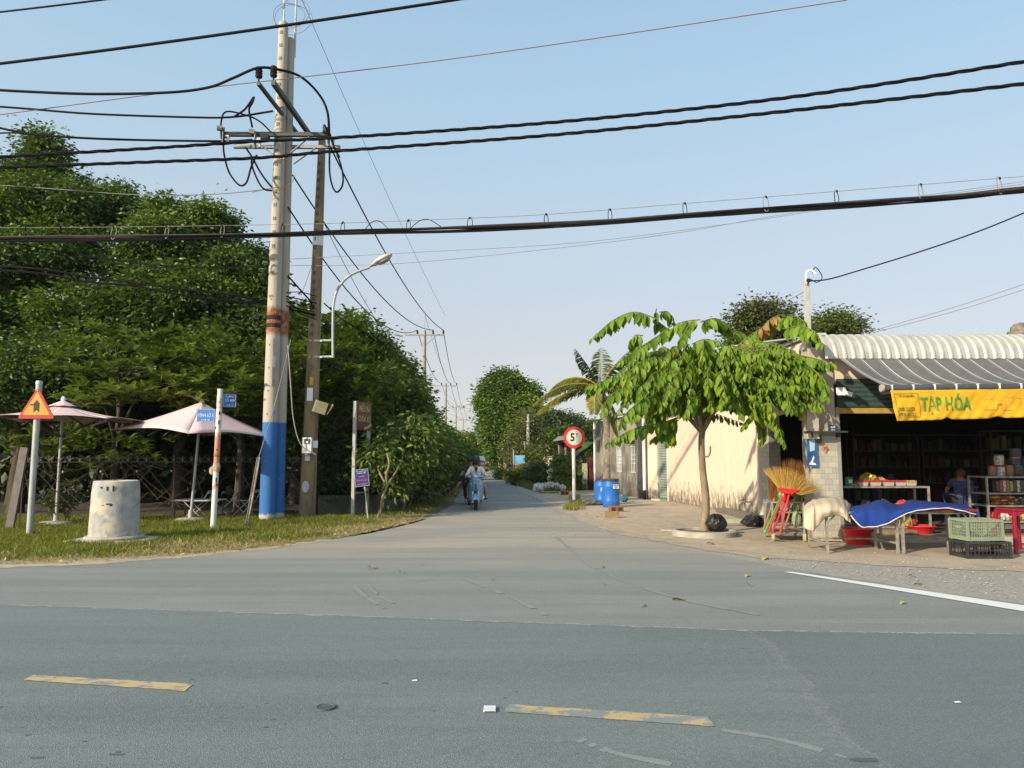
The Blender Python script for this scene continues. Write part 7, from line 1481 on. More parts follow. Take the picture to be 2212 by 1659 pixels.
# --- folding steel tables
def steel_table(x0, x1, Yf, lab, dep=.72, h=.68):
    a, b_ = D(x0, 1193, Yf), D(x1, 1193, Yf); Wt = b_.x-a.x; o = thing('steel_table', lab, 'table', (a.x, Yf, 0), 0, 'steel framed tables before the shop')
    MB().box((Wt/2, dep/2, h-.012), (Wt-.06, dep-.06, .014)).build('table_top', mat('worn_board', (.2, .15, .11), (.14, .1, .08), 7, .8), o)
    mb = MB()
    for y in (0, dep): mb.bar((0, y, h-.02), (Wt, y, h-.02), .035)
    for x in (0, Wt): mb.bar((x, 0, h-.02), (x, dep, h-.02), .035)
    mb.build('rim', M_frame, o)
    for x in (0, Wt):
        for y in (0, dep): MB().bar((x, y, 0), (x, y, h-.04), .038).build('leg', M_frame, o)
        MB().bar((x, 0, .17), (x, dep, .17), .028).build('stretcher', M_frame, o); s_ = 1 if x == 0 else -1; MB().bar((x, 0, h-.22), (x+s_*.16, 0, h-.03), .02).build('brace', M_frame, o)
    MB().bar((0, dep, .17), (Wt, dep, .17), .028).build('stretcher', M_frame, o); return o
YT = 12.1
steel_table(1788, 1940, YT, 'steel framed table partly under the beige cloth, the left one'); steel_table(1952, 2106, YT, 'steel framed table under the blue cloth, the right one')
# --- cloths as draped sheets
def drape(name, lab, cat, cols, m, trim=None, th=.006, wr=.012):
    """cols: list over x of lists of world points (back -> front -> hem)"""
    n = len(cols[0]); cols2 = []
    for c in cols: cols2.append(catmull([Vector(p) for p in c], 5))
    rows = [catmull([c[j] for c in cols2], 5) for j in range(len(cols2[0]))]
    for j, r_ in enumerate(rows):
        for i, p in enumerate(r_): p.y += wr*math.sin(i*.55+j*.10)*min(1, j/10); p.z += wr*.6*math.sin(i*.35+j*.3)+wr*.35*math.sin(i*1.1-j*.5); p.y += wr*.5*math.sin(i*1.35)*min(1, j/8)
    mb = MB(); mb.grid(rows); o = mb.build(name, m, world=True, solid=th, smooth=75)
    tag(o, lab, cat); lift = .028
    if trim: t = MB().tube([p+Vector((0, -.006, 0)) for p in rows[-1]], .009, 5); t.build('trim', trim, o, world=True)
    o.location.z += lift; return o
def colY(x, pts): return [D(x, y, Y) for y, Y in pts]
M_beige = mat('beige_cloth', (.46, .40, .28), (.39, .33, .23), 3, .95, bump=.3, bscale=60, dirt=(.36, .3, .2), dscale=4, dthr=(.6, .75))
drape('beige_cloth', 'stained beige cloth draped over the left end of the tables', 'cloth', [
    colY(1737, ((1098, 12.9), (1100, 12.5), (1112, 12.15), (1128, 12.05), (1142, 12.0))), colY(1752, ((1086, 13.0), (1088, 12.6), (1100, 12.1), (1128, 11.98), (1152, 11.96))), colY(1762, ((1081, 13.0), (1084, 12.6), (1098, 12.1), (1125, 11.98), (1148, 11.96))),
    colY(1780, ((1079, 13.0), (1082, 12.6), (1094, 12.1), (1108, 11.98), (1123, 12.03))), colY(1800, ((1078, 13.0), (1082, 12.6), (1093, 12.1), (1105, 11.98), (1119, 12.03))), colY(1818, ((1079, 13.0), (1084, 12.6), (1096, 12.1), (1108, 12.0), (1120, 12.03))),
    colY(1828, ((1084, 13.0), (1090, 12.7), (1104, 12.15), (1116, 12.0), (1126, 11.98))), colY(1838, ((1092, 12.95), (1100, 12.7), (1114, 12.2), (1124, 12.0), (1132, 11.97)))], M_beige, wr=.016)
M_blcl = mat('royal_blue_cloth', (.004, .026, .17), (.006, .035, .21), 3, .85, bump=.3, bscale=50)
drape('blue_cloth', 'royal blue cloth with white piping spread over goods on both tables', 'cloth', [
    colY(1838, ((1099, 13.0), (1102, 12.6), (1108, 12.15), (1112, 12.05), (1117, 12.0))), colY(1858, ((1095, 13.0), (1098, 12.6), (1106, 12.1), (1125, 11.98), (1141, 11.95))), colY(1875, ((1091, 13.0), (1096, 12.6), (1104, 12.1), (1125, 11.98), (1142, 11.95))),
    colY(1900, ((1083, 13.0), (1090, 12.6), (1102, 12.1), (1122, 11.98), (1139, 11.95))), colY(1925, ((1090, 13.0), (1096, 12.6), (1106, 12.1), (1120, 11.98), (1131, 11.95))), colY(1945, ((1094, 13.0), (1099, 12.6), (1104, 12.1), (1110, 11.98), (1120, 11.97))),
    colY(1965, ((1083, 13.0), (1090, 12.6), (1099, 12.1), (1104, 12.0), (1110, 11.99))), colY(1990, ((1085, 13.0), (1090, 12.6), (1097, 12.1), (1101, 12.0), (1105, 11.99))), colY(2020, ((1088, 13.0), (1092, 12.6), (1097, 12.1), (1100, 12.0), (1103, 11.99))),
    colY(2050, ((1090, 13.0), (1094, 12.6), (1098, 12.1), (1100, 12.0), (1102, 11.99))), colY(2080, ((1094, 13.0), (1099, 12.6), (1103, 12.1), (1105, 12.0), (1107, 11.99))), colY(2108, ((1104, 12.9), (1109, 12.5), (1113, 12.15), (1114, 12.05), (1115, 12.0)))], M_blcl, mat('white_piping', (.6, .62, .58), (.5, .5, .48), 9), wr=.008)
# goods lump under the blue cloth
o = thing('produce_tray', 'shallow dark red tray of produce under the blue cloth on the right table', 'tray', (D(2030, 1110, 12.2).x, 12.35, .685)); MB().prism([(-.52, 0), (.52, 0), (.55, .035), (-.55, .035)], (0, -.32, 0), .45).build('tray', mat('maroon_tray', (.2, .02, .03), (.16, .02, .03)), o); MB().ellipsoid((0, 0, .03), (.45, .15, .03), 14, 8).build('produce', mat('produce', (.2, .1, .05), (.1, .15, .04), 12), o)
# --- basins
def basin(x, y, Y, r, h, m, lab):
    p = G(x, y); p.y = Y; p.x = D(x, y, Y).x; o = thing('basin', lab, 'basin', (p.x, Y, .12 if Y > 13.6 else 0)); MB().lathe((0, 0, 0), [(r*.78, 0), (r*.98, h*.92), (r*1.06, h), (r*1.04, h+.012), (r*.94, h*.95), (r*.74, .02), (.001, .02)], 30, closed=False).build('bowl', m, o, smooth=40); return o
basin(1852, 1158, 13.45, .25, .27, M_rh, 'deep red plastic basin under the left table'); b3 = basin(1988, 1150, 14.3, .27, .13, M_rh, 'shallow red plastic basin under the right table'); basin(1800, 1150, 14.0, .0001+.18, .12, M_rh, 'small red basin low behind the beige cloth')
o = thing('cardboard_box', 'flattened brown cardboard lying under the right table', 'cardboard', (D(1930, 1140, 14.2).x, 14.1, .12)); MB().box((0, 0, .04), (.6, .35, .07), .1).build('sheet', mat('cardboard', (.26, .2, .13), (.2, .15, .1), 7, .9), o)
o = rumpled('yellow_sack', (0, 0, 0), (.14, .12, .16), mat('yellow_sack', (.32, .25, .04), (.2, .15, .05), 8), seed=31); o.location = (D(1958, 1120, 14.4).x, 14.45, .12); tag(o, 'small yellowish sack standing behind the shallow red basin', 'sack')
o = MB().box((0, 0, .12), (.34, .3, .24)).build('black_crate', M_blacks, bevel=.01); o.location = G(1775, 1160)+Vector((0, .3, 0)); tag(o, 'small black box on the ground under the beige cloth', 'box')
# --- crates
def crate(lab, p, rz, W, Dp, H, m, nx, nz, tp=.0):
    o = thing('plastic_crate', lab, 'crate', p, rz); mb = MB(); hx, hy = W/2, Dp/2
    for side in range(4):
        L_ = W if side % 2 == 0 else Dp; n_ = max(3, int(nx*L_/W)); M = RZ(side*math.pi/2); d_ = hy if side % 2 == 0 else hx
        for k in range(n_+1): x = -L_/2+L_*k/n_; mb.box(M@Vector((x, -d_+.006, H/2)), (.008, .008, H-.02), M=M)
        for k in range(nz+1): z = .01+(H-.03)*k/nz; mb.box(M@Vector((0, -d_+.004+.0015*(k % 2), z)), (L_, .009, .008), M=M)
        mb.box(M@Vector((0, -d_-.004, H-.02)), (L_+.02, .022, .035), M=M); mb.box(M@Vector((0, -d_+.002, .03)), (L_, .016, .05), M=M)
        mb.box(M@Vector((-L_/2, -d_, H/2)), (.035, .035, H-.01), M=M)
    mb.build('lattice', m, o); mb = MB(); mb.box((0, 0, .012), (W-.03, Dp-.03, .014)); mb.build('base', m, o)
    for s_ in (-1, 1): MB().box((s_*hx, 0, H*.62), (.02, .12, .05)).build('handle_plate', m, o)
    return o
M_cgr = mat('grey_green_crate', (.22, .26, .17), (.18, .22, .15), 6, .6); M_cbl = mat('black_crate_plastic', (.02, .022, .022), (.035, .035, .035), 7, .5, dirt=(.12, .12, .11), dscale=16, dthr=(.62, .7))
pcr = G(2091, 1208)+Vector((.33, .22, 0))
crate('grey green lattice crate stacked on top of the black crate', pcr+Vector((-.03, .02, .27)), R(3), .56, .42, .33, M_cgr, 15, 6); crate('low black plastic crate standing on the ground under the grey green crate', pcr, 0, .66, .44, .265, M_cbl, 11, 4)
# --- red stool
def stool(p, lab, h, w, m, rz=0):
    o = thing('plastic_stool', lab, 'stool', p, rz); MB().box((0, 0, h-.02), (w, w, .035)).build('seat', m, o, bevel=.012); mb = MB()
    for s in (0, 1, 2, 3): M = RZ(s*math.pi/2); mb.prism([(-w/2, h-.04), (-w/2-.01, h-.10), (-w*.28, h-.12), (-w*.2, h-.085), (w*.2, h-.085), (w*.28, h-.12), (w/2+.01, h-.10), (w/2, h-.04)], M@Vector((0, -w/2-.004, 0)), .014, M)
    mb.build('skirt', m, o)
    for sx in (-1, 1):
        for sy in (-1, 1): MB().bar((sx*(w/2-.02), sy*(w/2-.02), h-.04), (sx*(w/2+.035), sy*(w/2+.035), 0), .052, .052).build('leg', m, o, bevel=.01)
    return o
stool(Vector((D(2212, 1180, 12.2).x, 12.35, 0)), 'tall dark red plastic stool at the right edge of the view', .72, .42, mat('maroon_plastic', (.26, .01, .03), (.2, .01, .025), 5, .3), R(6))
# --- display table inside
def frame_rack(name, lab, x0, x1, Y, dep, levels, m, grp=None):
    a, b_ = D(x0, 1100, Y), D(x1, 1100, Y); W = b_.x-a.x; o = thing(name, lab, 'shelf', (a.x, Y, .12), 0, grp); H = levels[-1]
    for x in (0, W):
        for y in (0, dep): MB().bar((x, y, 0), (x, y, H), .035).build('post', m, o)
    for z in levels: MB().box((W/2, dep/2, z-.02), (W+.03, dep+.03, .03)).build('shelf_board', m, o)
    return o, a.x, W
zt1 = D(1900, 1050, 14.3).z-.12
dt, dx0, dW = frame_rack('display_table', 'rusty steel display table with small goods on top just inside the shop', 1812, 2008, 14.3, .5, [.12, .42, zt1], M_frame)
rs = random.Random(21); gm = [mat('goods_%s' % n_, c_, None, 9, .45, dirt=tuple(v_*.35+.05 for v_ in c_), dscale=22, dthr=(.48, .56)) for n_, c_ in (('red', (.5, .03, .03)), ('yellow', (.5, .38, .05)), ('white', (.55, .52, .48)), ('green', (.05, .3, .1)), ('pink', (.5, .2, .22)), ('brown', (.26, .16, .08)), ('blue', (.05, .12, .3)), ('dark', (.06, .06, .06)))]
gmd = [mat('dim_goods_%d' % i_, c_, None, 12, .6) for i_, c_ in enumerate(((.09, .012, .012), (.08, .06, .015), (.10, .095, .085), (.015, .05, .02), (.05, .03, .02), (.012, .025, .06), (.02, .02, .02), (.03, .028, .025)))]  # goods colours darkened to put the deep shop's shade on the back shelves
def jar(p, r, h, mb_, ml, lab, grp, name='jar'):
    o = thing(name, lab, 'jar', p, 0, grp); MB().lathe((0, 0, 0), [(r*.9, 0), (r, .02), (r, h*.85), (r*.85, h*.9)], 14).build('body', mb_, o, smooth=40); MB().lathe((0, 0, h*.88), [(r*.92, 0), (r*.92, h*.13), (r*.8, h*.14)], 14).build('lid', ml, o, smooth=40); return o
ztop = zt1+.12
for k, x in enumerate((1862, 1890, 1918, 1944, 1966)):
    p = Vector((D(x, 1045, 14.4).x, 14.42, ztop)); o = thing('plastic_tub', ('clear tub with a red lid on the display table, beside the yellow packet', 'clear tub with a red lid, second on the display table', 'low tub with a bright red lid in the middle of the display table', 'low tub with a red lid right of the middle of the display table', 'small tub with greenish lid at the right end of the display table')[k], 'tub', p, 0, 'tubs on the display table')
    MB().prism([(-.085, 0), (.085, 0), (.105, .07), (-.105, .07)], (0, -.08, 0), .16).build('tub', mat('pale_tub', (.42, .34, .30), (.36, .3, .28), 9, .4), o, bevel=.006); MB().box((0, 0, .09), (.20, .17, .035)).build('lid', gm[0] if k < 4 else gm[1], o, bevel=.008)
def goods(name, lab, cat, x, Y, z, size, m, top=None):
    p = Vector((D(x, 1050, Y).x, Y, z)); o = thing(name, lab, cat, p); MB().box((0, 0, size[2]/2), size, rs.uniform(-.15, .15)).build('body', m, o, bevel=.01); MB().box((0, -size[1]/2-.002, size[2]*.5), (size[0]*.6, .004, size[2]*.4)).build('label_patch', top or M_wtxt, o); return o
goods('tin_can', 'green box on the left of the display table', 'box', 1835, 14.5, ztop, (.12, .1, .17), gm[3]); goods('packet', 'flat packet with yellow disc at the left front of the display table', 'packet', 1842, 14.35, ztop, (.16, .1, .05), gm[3], gm[1])
o = rumpled('snack_bag', (0, 0, 0), (.17, .1, .12), mat('yellow_foil', (.42, .33, .05), (.25, .2, .04), 5, .25, .3), seed=41); o.location = (D(1877, 1040, 14.6).x, 14.62, ztop); tag(o, 'shiny yellow foil bag standing on the display table', 'bag')
o = rumpled('snack_bag', (0, 0, 0), (.14, .1, .08), gm[4], seed=42); o.location = (D(1905, 1040, 14.65).x, 14.68, ztop); tag(o, 'pinkish packet behind the tubs on the display table', 'bag')
for k in range(9):
    x = 1830+k*20+rs.uniform(-4, 4); lv = .12+.12 if k % 2 else .42+.12
    o = rumpled('produce_bag', (0, 0, 0), (rs.uniform(.08, .13), .1, rs.uniform(.06, .1)), rs.choice([gm[0], gm[5], gm[3], gm[7], gm[1]]), seed=60+k); o.location = (D(x, 1100, 14.5).x, 14.52, lv); tag(o, 'small dim bag of goods on the lower shelves of the display table', 'bag', 'bags low on the display table')
# --- right shelf rack with jars, packets
r2, rx0, rW = frame_rack('goods_rack', 'steel rack of jars and packets at the right of the shop opening', 2135, 2290, 14.0, .55, [.25, .55, .78, 1.09], M_frame)
ztp = 1.21
labs = ['dark red lidded jar of nuts at the left end of the top rack shelf', 'squat jar of pale sweets on the top rack shelf', 'jar of brown nuts on the top rack shelf', 'blue lidded jar in the lower row of the top rack shelf', 'green yellow jar at the right of the top rack shelf']
for k, (x, r, h, mb_, ml) in enumerate(((2146, .075, .19, gm[5], gm[0]), (2163, .085, .19, gm[2], gm[0]), (2182, .085, .20, gm[5], gm[5]), (2201, .10, .20, gm[7], gm[6]), (2224, .10, .2, gm[3], gm[6]))): jar(Vector((D(x, 1000, 14.15).x, 14.2, ztp)), r, h, mb_, ml, labs[k], 'jars on top of the rack')
for k, (x, r, h, mb_, ml, lab) in enumerate(((2162, .085, .20, gm[2], gm[3], 'jar of lollipops with a green lid stacked in the upper row of the rack'), (2196, .10, .15, gm[7], gm[4], 'wide jar with a pale pink lid stacked in the upper row of the rack'), (2222, .10, .17, gm[6], gm[6], 'dark blue jar stacked at the right of the upper row of the rack'))): jar(Vector((D(x, 1000, 14.15).x, 14.2, ztp+.205)), r, h, mb_, ml, lab, 'jars on top of the rack')
jar(Vector((D(2198, 1000, 14.15).x, 14.2, ztp+.36)), .10, .16, gm[7], gm[6], 'blue lidded jar on the very top of the jar stack', 'jars on top of the rack')
cl = [gm[7], gm[0], gm[2], gm[5], gm[1], gm[7], gm[2], gm[7], gm[4], gm[2]]
for k in range(12):
    x = 2152+k*7.5; p = Vector((D(x, 1060, 14.15).x, 14.15, .78+.12)); o = MB().box((0, 0, .115), (.055, .12, rs.uniform(.19, .24))).build('carton', cl[k % 10], bevel=.004); o.location = p; o.location.z += .0; tag(o, 'slim upright carton in the row on the middle rack shelf', 'carton', 'slim cartons on the middle rack shelf')
for k in range(10):
    p = Vector((D(2150+(k % 3)*16, 1090, 14.1).x, 14.1, .55+.12+.055*(k//3))); o = rumpled('noodle_packet', (0, 0, 0), (.085, .1, .028), gm[0] if k % 2 else gm[1], seed=80+k, amp=.15, n=12, k=6); o.location = p; tag(o, 'red and yellow packet in the pile on the rack shelf', 'packet', 'red and yellow packets piled on the rack')
for k in range(6):
    p = Vector((D(2192+(k % 3)*14, 1090, 14.1).x, 14.1, .55+.12+.07*(k//3))); o = rumpled('foil_packet', (0, 0, 0), (.08, .1, .04), mat('silver_foil', (.35, .35, .36), (.1, .1, .1), 22, .25, .6), seed=90+k, amp=.3, n=14, k=8); o.location = p; tag(o, 'silver foil packet in the pile right of the red packets', 'packet', 'silver foil packets on the rack')
for k in range(8):
    p = Vector((D(2142+k*11, 1125, 14.1).x, 14.1, .25+.12)); o = rumpled('snack_packet', (0, 0, 0), (.07, .08, .08), rs.choice([gm[0], gm[1], gm[3], gm[2]]), seed=100+k, amp=.2, n=12, k=6); o.location = p; tag(o, 'bright snack packet on the lowest rack shelf', 'packet', 'snack packets on the lowest rack shelf')
for k in range(3): goods('goods_carton', 'brown carton low inside the rack behind the stool, one of three', 'carton', 2165+k*26, 14.5, .12, (.28, .25, .22), gm[5])
for o in [q for q in COL.objects if q.name.startswith('goods_carton')]: o['group'] = 'brown cartons under the rack'
# dim shelves at the back of the shop
for i, (x0, x1, Y) in enumerate(((1850, 1990, 20.3), (2000, 2140, 20.3), (2150, 2260, 17.5))):
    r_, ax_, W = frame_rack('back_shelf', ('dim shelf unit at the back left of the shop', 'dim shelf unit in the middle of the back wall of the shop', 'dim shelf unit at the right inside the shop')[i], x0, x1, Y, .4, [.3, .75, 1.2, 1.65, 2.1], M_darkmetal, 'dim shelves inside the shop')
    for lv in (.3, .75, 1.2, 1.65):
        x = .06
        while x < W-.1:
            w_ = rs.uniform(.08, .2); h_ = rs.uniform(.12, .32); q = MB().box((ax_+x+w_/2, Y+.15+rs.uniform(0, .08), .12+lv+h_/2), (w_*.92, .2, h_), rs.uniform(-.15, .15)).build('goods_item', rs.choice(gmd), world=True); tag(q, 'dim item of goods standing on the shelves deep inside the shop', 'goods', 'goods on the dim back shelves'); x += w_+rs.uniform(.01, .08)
# side opening: table with red bucket, boxes
st_, sx0, sW = frame_rack('side_table', 'dim steel side table inside the left opening of the shop', 1690, 1770, 16.4, .6, [.25, .95], M_frame)
zb = .12+.95
o = thing('bucket', 'bright red bucket on the side table behind the brooms', 'bucket', Vector((D(1702, 1000, 16.5).x+.03, 16.6, zb))); MB().lathe((0, 0, 0), [(.085, 0), (.115, .2), (.125, .21), (.11, .2), (.08, .01), (.001, .01)], 20, closed=False).build('pail', M_rh, o, smooth=40)
for k in range(8):
    q = MB().box((0, 0, .08), (.10, .16, .155)).build('white_carton', gm[2], bevel=.004); q.location = Vector((D(1716, 1000, 16.5).x+.11*(k % 4), 16.6, zb+.16*(k//4))); tag(q, 'white carton in the small stack beside the red bucket', 'carton', 'white cartons beside the red bucket')
for k in range(3): q = MB().box((0, 0, .1), (.2, .2, .2)).build('shelf_box', rs.choice(gm)); q.location = Vector((D(1700+k*16, 1050, 16.6).x, 16.7, .38)); tag(q, 'dim box on the lower shelf of the side table', 'box', 'boxes under the side table')

# ============================================================ PEOPLE AND SCOOTERS
def skinobj(name, V, E, m, parent=None, sub=1, root=0):
    me = bpy.data.meshes.new(name); me.from_pydata([v[0] for v in V], E, []); o = bpy.data.objects.new(name, me); COL.objects.link(o)
    md = o.modifiers.new('skin', 'SKIN'); md.use_smooth_shade = True; sv = me.skin_vertices[0].data if len(me.skin_vertices) else None
    if sv is None: me.skin_vertices.new() if hasattr(me.skin_vertices, 'new') else None; sv = me.skin_vertices[0].data
    for i, v in enumerate(V): r = v[1]; sv[i].radius = (r, r) if not hasattr(r, '__len__') else r; sv[i].use_root = (i == root)
    ss = o.modifiers.new('sub', 'SUBSURF'); ss.levels = sub; ss.render_levels = sub
    dg = bpy.context.evaluated_depsgraph_get(); dg.update(); m2 = bpy.data.meshes.new_from_object(o.evaluated_get(dg)); m2.materials.clear(); m2.materials.append(m); m2.name = name
    bpy.data.objects.remove(o); r = bpy.data.objects.new(name, m2); COL.objects.link(r)
    for p in m2.polygons: p.use_smooth = True
    if parent is not None: r.parent = parent
    return r
M_skin = mat('skin', (.40, .23, .15), (.36, .20, .13), 9, .55)
def person(label, loc, rz, J, shirt, pants, shoe, hat=None, mask=None, sleeve='long', legs='long', hair=None, s=1.0, skin=M_skin):
    J = {k: Vector(v) for k, v in J.items()}; V, E = [], []
    def add(p, r, par=None):
        V.append((tuple(p), r)); 
        if par is not None: E.append((par, len(V)-1))
        return len(V)-1
    pel = add(J['pel'], (.145, .105)); sp_a = add(J['pel'].lerp(J['neck'], .4), (.12, .09), pel); ch = add(J['pel'].lerp(J['neck'], .78), (.145, .10), sp_a); nk = add(J['neck'], .055, ch)
    hd = J['head']; jw = add(J['neck'].lerp(hd, .55)+Vector((0, -.02, 0)), .062, nk); fc = add(hd+Vector((0, -.008, .0)), (.078, .09), jw); add(hd+Vector((0, .01, .09)), .066, fc)
    for sd in 'lr':
        sg = -1 if sd == 'r' else 1
        a = add(J['sh'+sd], .052, ch); b_ = add(J['el'+sd], .040, a); c_ = add(J['wr'+sd], .028, b_); dr = (J['wr'+sd]-J['el'+sd]).normalized(); pm = add(J['wr'+sd]+dr*.07, (.036, .022), c_)
        sdv = dr.cross(Vector((0, 0, 1))); sdv = sdv.normalized() if sdv.length > .1 else Vector((1, 0, 0))
        for k, (o_, l_) in enumerate(((-.03, .065), (-.01, .078), (.01, .074), (.03, .058))): f1 = add(J['wr'+sd]+dr*.105+sdv*o_, .0088, pm); add(J['wr'+sd]+dr*(.105+l_*.6)+sdv*o_*1.1+Vector((0, 0, -.03)), .0078, f1)
        t_ = add(J['wr'+sd]+dr*.05+sdv*-.042, .0095, pm)
        h_ = add(J['hp'+sd], .085, pel); k_ = add(J['kn'+sd], .058, h_); q_ = add(J['an'+sd], .036, k_); add(J['an'+sd]+Vector((0, -.15, -.045)), .034, q_)
    body = skinobj('person', V, E, skin); body.location = loc; body.rotation_euler = (0, 0, rz); body.scale = (s, s, s); tag(body, label, 'person')
    # shirt
    V, E = [], []; p0 = add(J['pel']+Vector((0, 0, .02)), (.165, .125)); p1 = add(J['pel'].lerp(J['neck'], .4), (.15, .115), p0); p2 = add(J['pel'].lerp(J['neck'], .76), (.165, .12), p1); add(J['pel'].lerp(J['neck'], .95), .075, p2)
    for sd in 'lr':
        a = add(J['sh'+sd], .068, p2); 
        if sleeve == 'long': b_ = add(J['el'+sd], .058, a); add(J['el'+sd].lerp(J['wr'+sd], .92), .042, b_)
        else: add(J['sh'+sd].lerp(J['el'+sd], .62), .064, a)
    skinobj('shirt', V, E, shirt, body)
    V, E = [], []; p0 = add(J['pel'], (.16, .12))
    for sd in 'lr':
        a = add(J['hp'+sd], .10, p0)
        if legs == 'long': b_ = add(J['kn'+sd], .072, a); add(J['an'+sd]+Vector((0, 0, .03)), .05, b_)
        else: add(J['hp'+sd].lerp(J['kn'+sd], .85), .08, a)
    skinobj('trousers', V, E, pants, body)
    for sd in 'lr':
        p = J['an'+sd]; MB().ellipsoid(p+Vector((0, -.07, -.06)), (.045, .13, .035), 12, 8).build('shoe', shoe, body, smooth=60)
    hd = J['head']
    MB().ellipsoid(hd+Vector((-.031, -.088, .012)), (.013, .008, .008), 8, 6).build('eye', M_blacks, body); MB().ellipsoid(hd+Vector((.031, -.088, .012)), (.013, .008, .008), 8, 6).build('eye', M_blacks, body)
    if not mask: MB().ellipsoid(hd+Vector((0, -.10, -.02)), (.012, .016, .022), 8, 6).build('nose', skin, body, smooth=60); MB().ellipsoid(hd+Vector((0, -.086, -.055)), (.024, .008, .007), 8, 5).build('mouth', mat('lips', (.3, .12, .1), (.28, .1, .09)), body)
    else: MB().ellipsoid(hd+Vector((0, -.035, -.048)), (.076, .082, .058), 14, 10).build('face_mask', mask, body, smooth=60)
    if hat:
        n = 18; mb = MB(); pr = [(.118, -.01), (.128, .0), (.130, .05), (.118, .095), (.085, .135), (.04, .155), (.001, .16)]; mb.lathe(hd+Vector((0, .008, .02)), pr, n, closed=False); P = mb.build('helmet', hat, body, smooth=60); MB().prism([(-.10, .0), (.10, .0), (.09, .018), (-.09, .018)], hd+Vector((0, -.165, .02)), .07).build('peak', M_blacks, P, bevel=.004)
        for s_ in (-1, 1): MB().bar(hd+Vector((s_*.09, 0, .02)), hd+Vector((s_*.03, -.02, -.105)), .010, .012).build('strap', M_blacks, P)
    if hair: MB().ellipsoid(hd+Vector((0, .03, .04)), (.10, .105, .105), 14, 10).build('hair', hair, body, smooth=60)
    return body
M_scb = mat('scooter_blue', (.20, .38, .60), (.18, .35, .56), 3, .22, .35, spec=.6); M_scd = mat('scooter_dark', (.03, .035, .045), (.04, .045, .05), 3, .3, .3); M_tyre = mat('tyre', (.018, .018, .018), (.03, .03, .028), 20, .8, bump=.3); M_chr = mat('chrome', (.5, .5, .5), (.45, .45, .45), 5, .15, .9)
def scooter(label, loc, rz, paint):
    o = thing('scooter', label, 'scooter', loc, rz); RY = Matrix.Rotation(math.pi/2, 3, 'Y')
    for y, nm_ in ((-.63, 'front_wheel'), (.62, 'rear_wheel')):
        w_ = MB().lathe((0, y, .235), [(.165, -.045), (.215, -.048), (.235, -.02), (.235, .02), (.215, .048), (.165, .045)], 28, M=RY, closed=False).build(nm_, M_tyre, o, smooth=50); MB().lathe((0, y, .235), [(.165, -.035), (.03, -.02), (.03, .02), (.165, .035)], 20, M=RY).build('rim', M_chr, w_)
    for s in (-1, 1): MB().tube([(s*.085, -.66, .22), (s*.085, -.60, .56)], [.024, .028], 10).build('fork_leg', M_chr, o, smooth=40)
    mb = MB(); rows = []
    for k in range(11):
        a = math.pi*(.12+.62*k/10); rows.append([Vector((x, -.63-.265*math.cos(a)*1.0, .235+.275*math.sin(a)-abs(x)*.5)) for x in (-.085, -.05, 0, .05, .085)])
    mb.grid(rows); mb.build('front_fender', paint, o, smooth=60, solid=.008)
    # leg shield: curved sheet with the wheel arch cut out
    rows = []; prof = [(.20, .085, .17), (.30, .10, .195), (.42, .105, .21), (.54, .08, .22), (.60, 0, .225), (.72, 0, .225), (.82, 0, .21), (.90, 0, .16), (.95, 0, .10)]
    mb = MB()
    for s in (-1, 1):
        rows = []
        for z, xi, xo in prof:
            yb = -.50+.28*(.95-z)*.15+(-.02 if z > .6 else 0); rows.append([Vector((s*(xi+(xo-xi)*t), yb+.26*((xi+(xo-xi)*t)/.225)**2*.55-(.07 if z > .56 else .03)*(1-((xi+(xo-xi)*t)/.225)**2), z)) for t in (0, .25, .5, .75, 1)])
        mb.grid(rows)
    mb.build('leg_shield', paint, o, smooth=60, solid=.03)
    MB().prism([(-.012, .62), (.012, .62), (.022, .78), (-.022, .78)], (0, -.60, 0), .02).build('grille', M_blacks, o)
    for s in (-1, 1): MB().prism([(s*.03, .66), (s*.05, .66), (s*.165, .80), (s*.11, .79)], (0, -.572, 0), .02, RZ(s*.25)).build('white_flash', M_wtxt, o); MB().ellipsoid((s*.13, -.50, .865), (.045, .03, .018), 10, 6).build('indicator', mat('amber', (.5, .25, .08), (.4, .2, .06), 5, .3), o)
    mb = MB(); mb.ellipsoid((0, -.50, 1.0), (.15, .12, .075), 18, 10); P = mb.build('handlebar_cowl', paint, o, smooth=60); MB().ellipsoid((0, -.585, .995), (.085, .045, .055), 14, 10).build('headlight', mat('headlight_glass', (.55, .58, .6), (.45, .48, .5), 9, .08, .3), P, smooth=60)
    for s in (-1, 1):
        MB().ellipsoid((s*.17, -.48, .985), (.09, .06, .045), 12, 8).build('cowl_wing', paint, P, smooth=60); MB().tube([(s*.20, -.46, .985), (s*.34, -.40, .99)], .019, 8).build('grip', M_blacks, o); MB().tube([(s*.22, -.52, .99), (s*.345, -.49, .975)], .008, 6).build('brake_lever', M_chr, o)
        MB().tube(catmull([(s*.22, -.46, 1.0), (s*.27, -.47, 1.12), (s*.31, -.47, 1.17)], 4), .007, 6).build('mirror_stalk', M_blacks, o); MB().ellipsoid((s*.335, -.47, 1.19), (.058, .02, .042), 14, 8).build('mirror', M_scd, o, smooth=60)
    MB().prism([(-.17, .24), (.17, .24), (.19, .30), (-.19, .30)], (0, -.46, 0), .52).build('floorboard', M_scd, o, bevel=.02); mb = MB(); mb.ellipsoid((0, .38, .50), (.19, .48, .22), 18, 10); mb.build('rear_body', paint, o, smooth=60); mb = MB(); mb.ellipsoid((0, .34, .72), (.14, .46, .07), 16, 8); mb.build('seat', M_blacks, o, smooth=60)
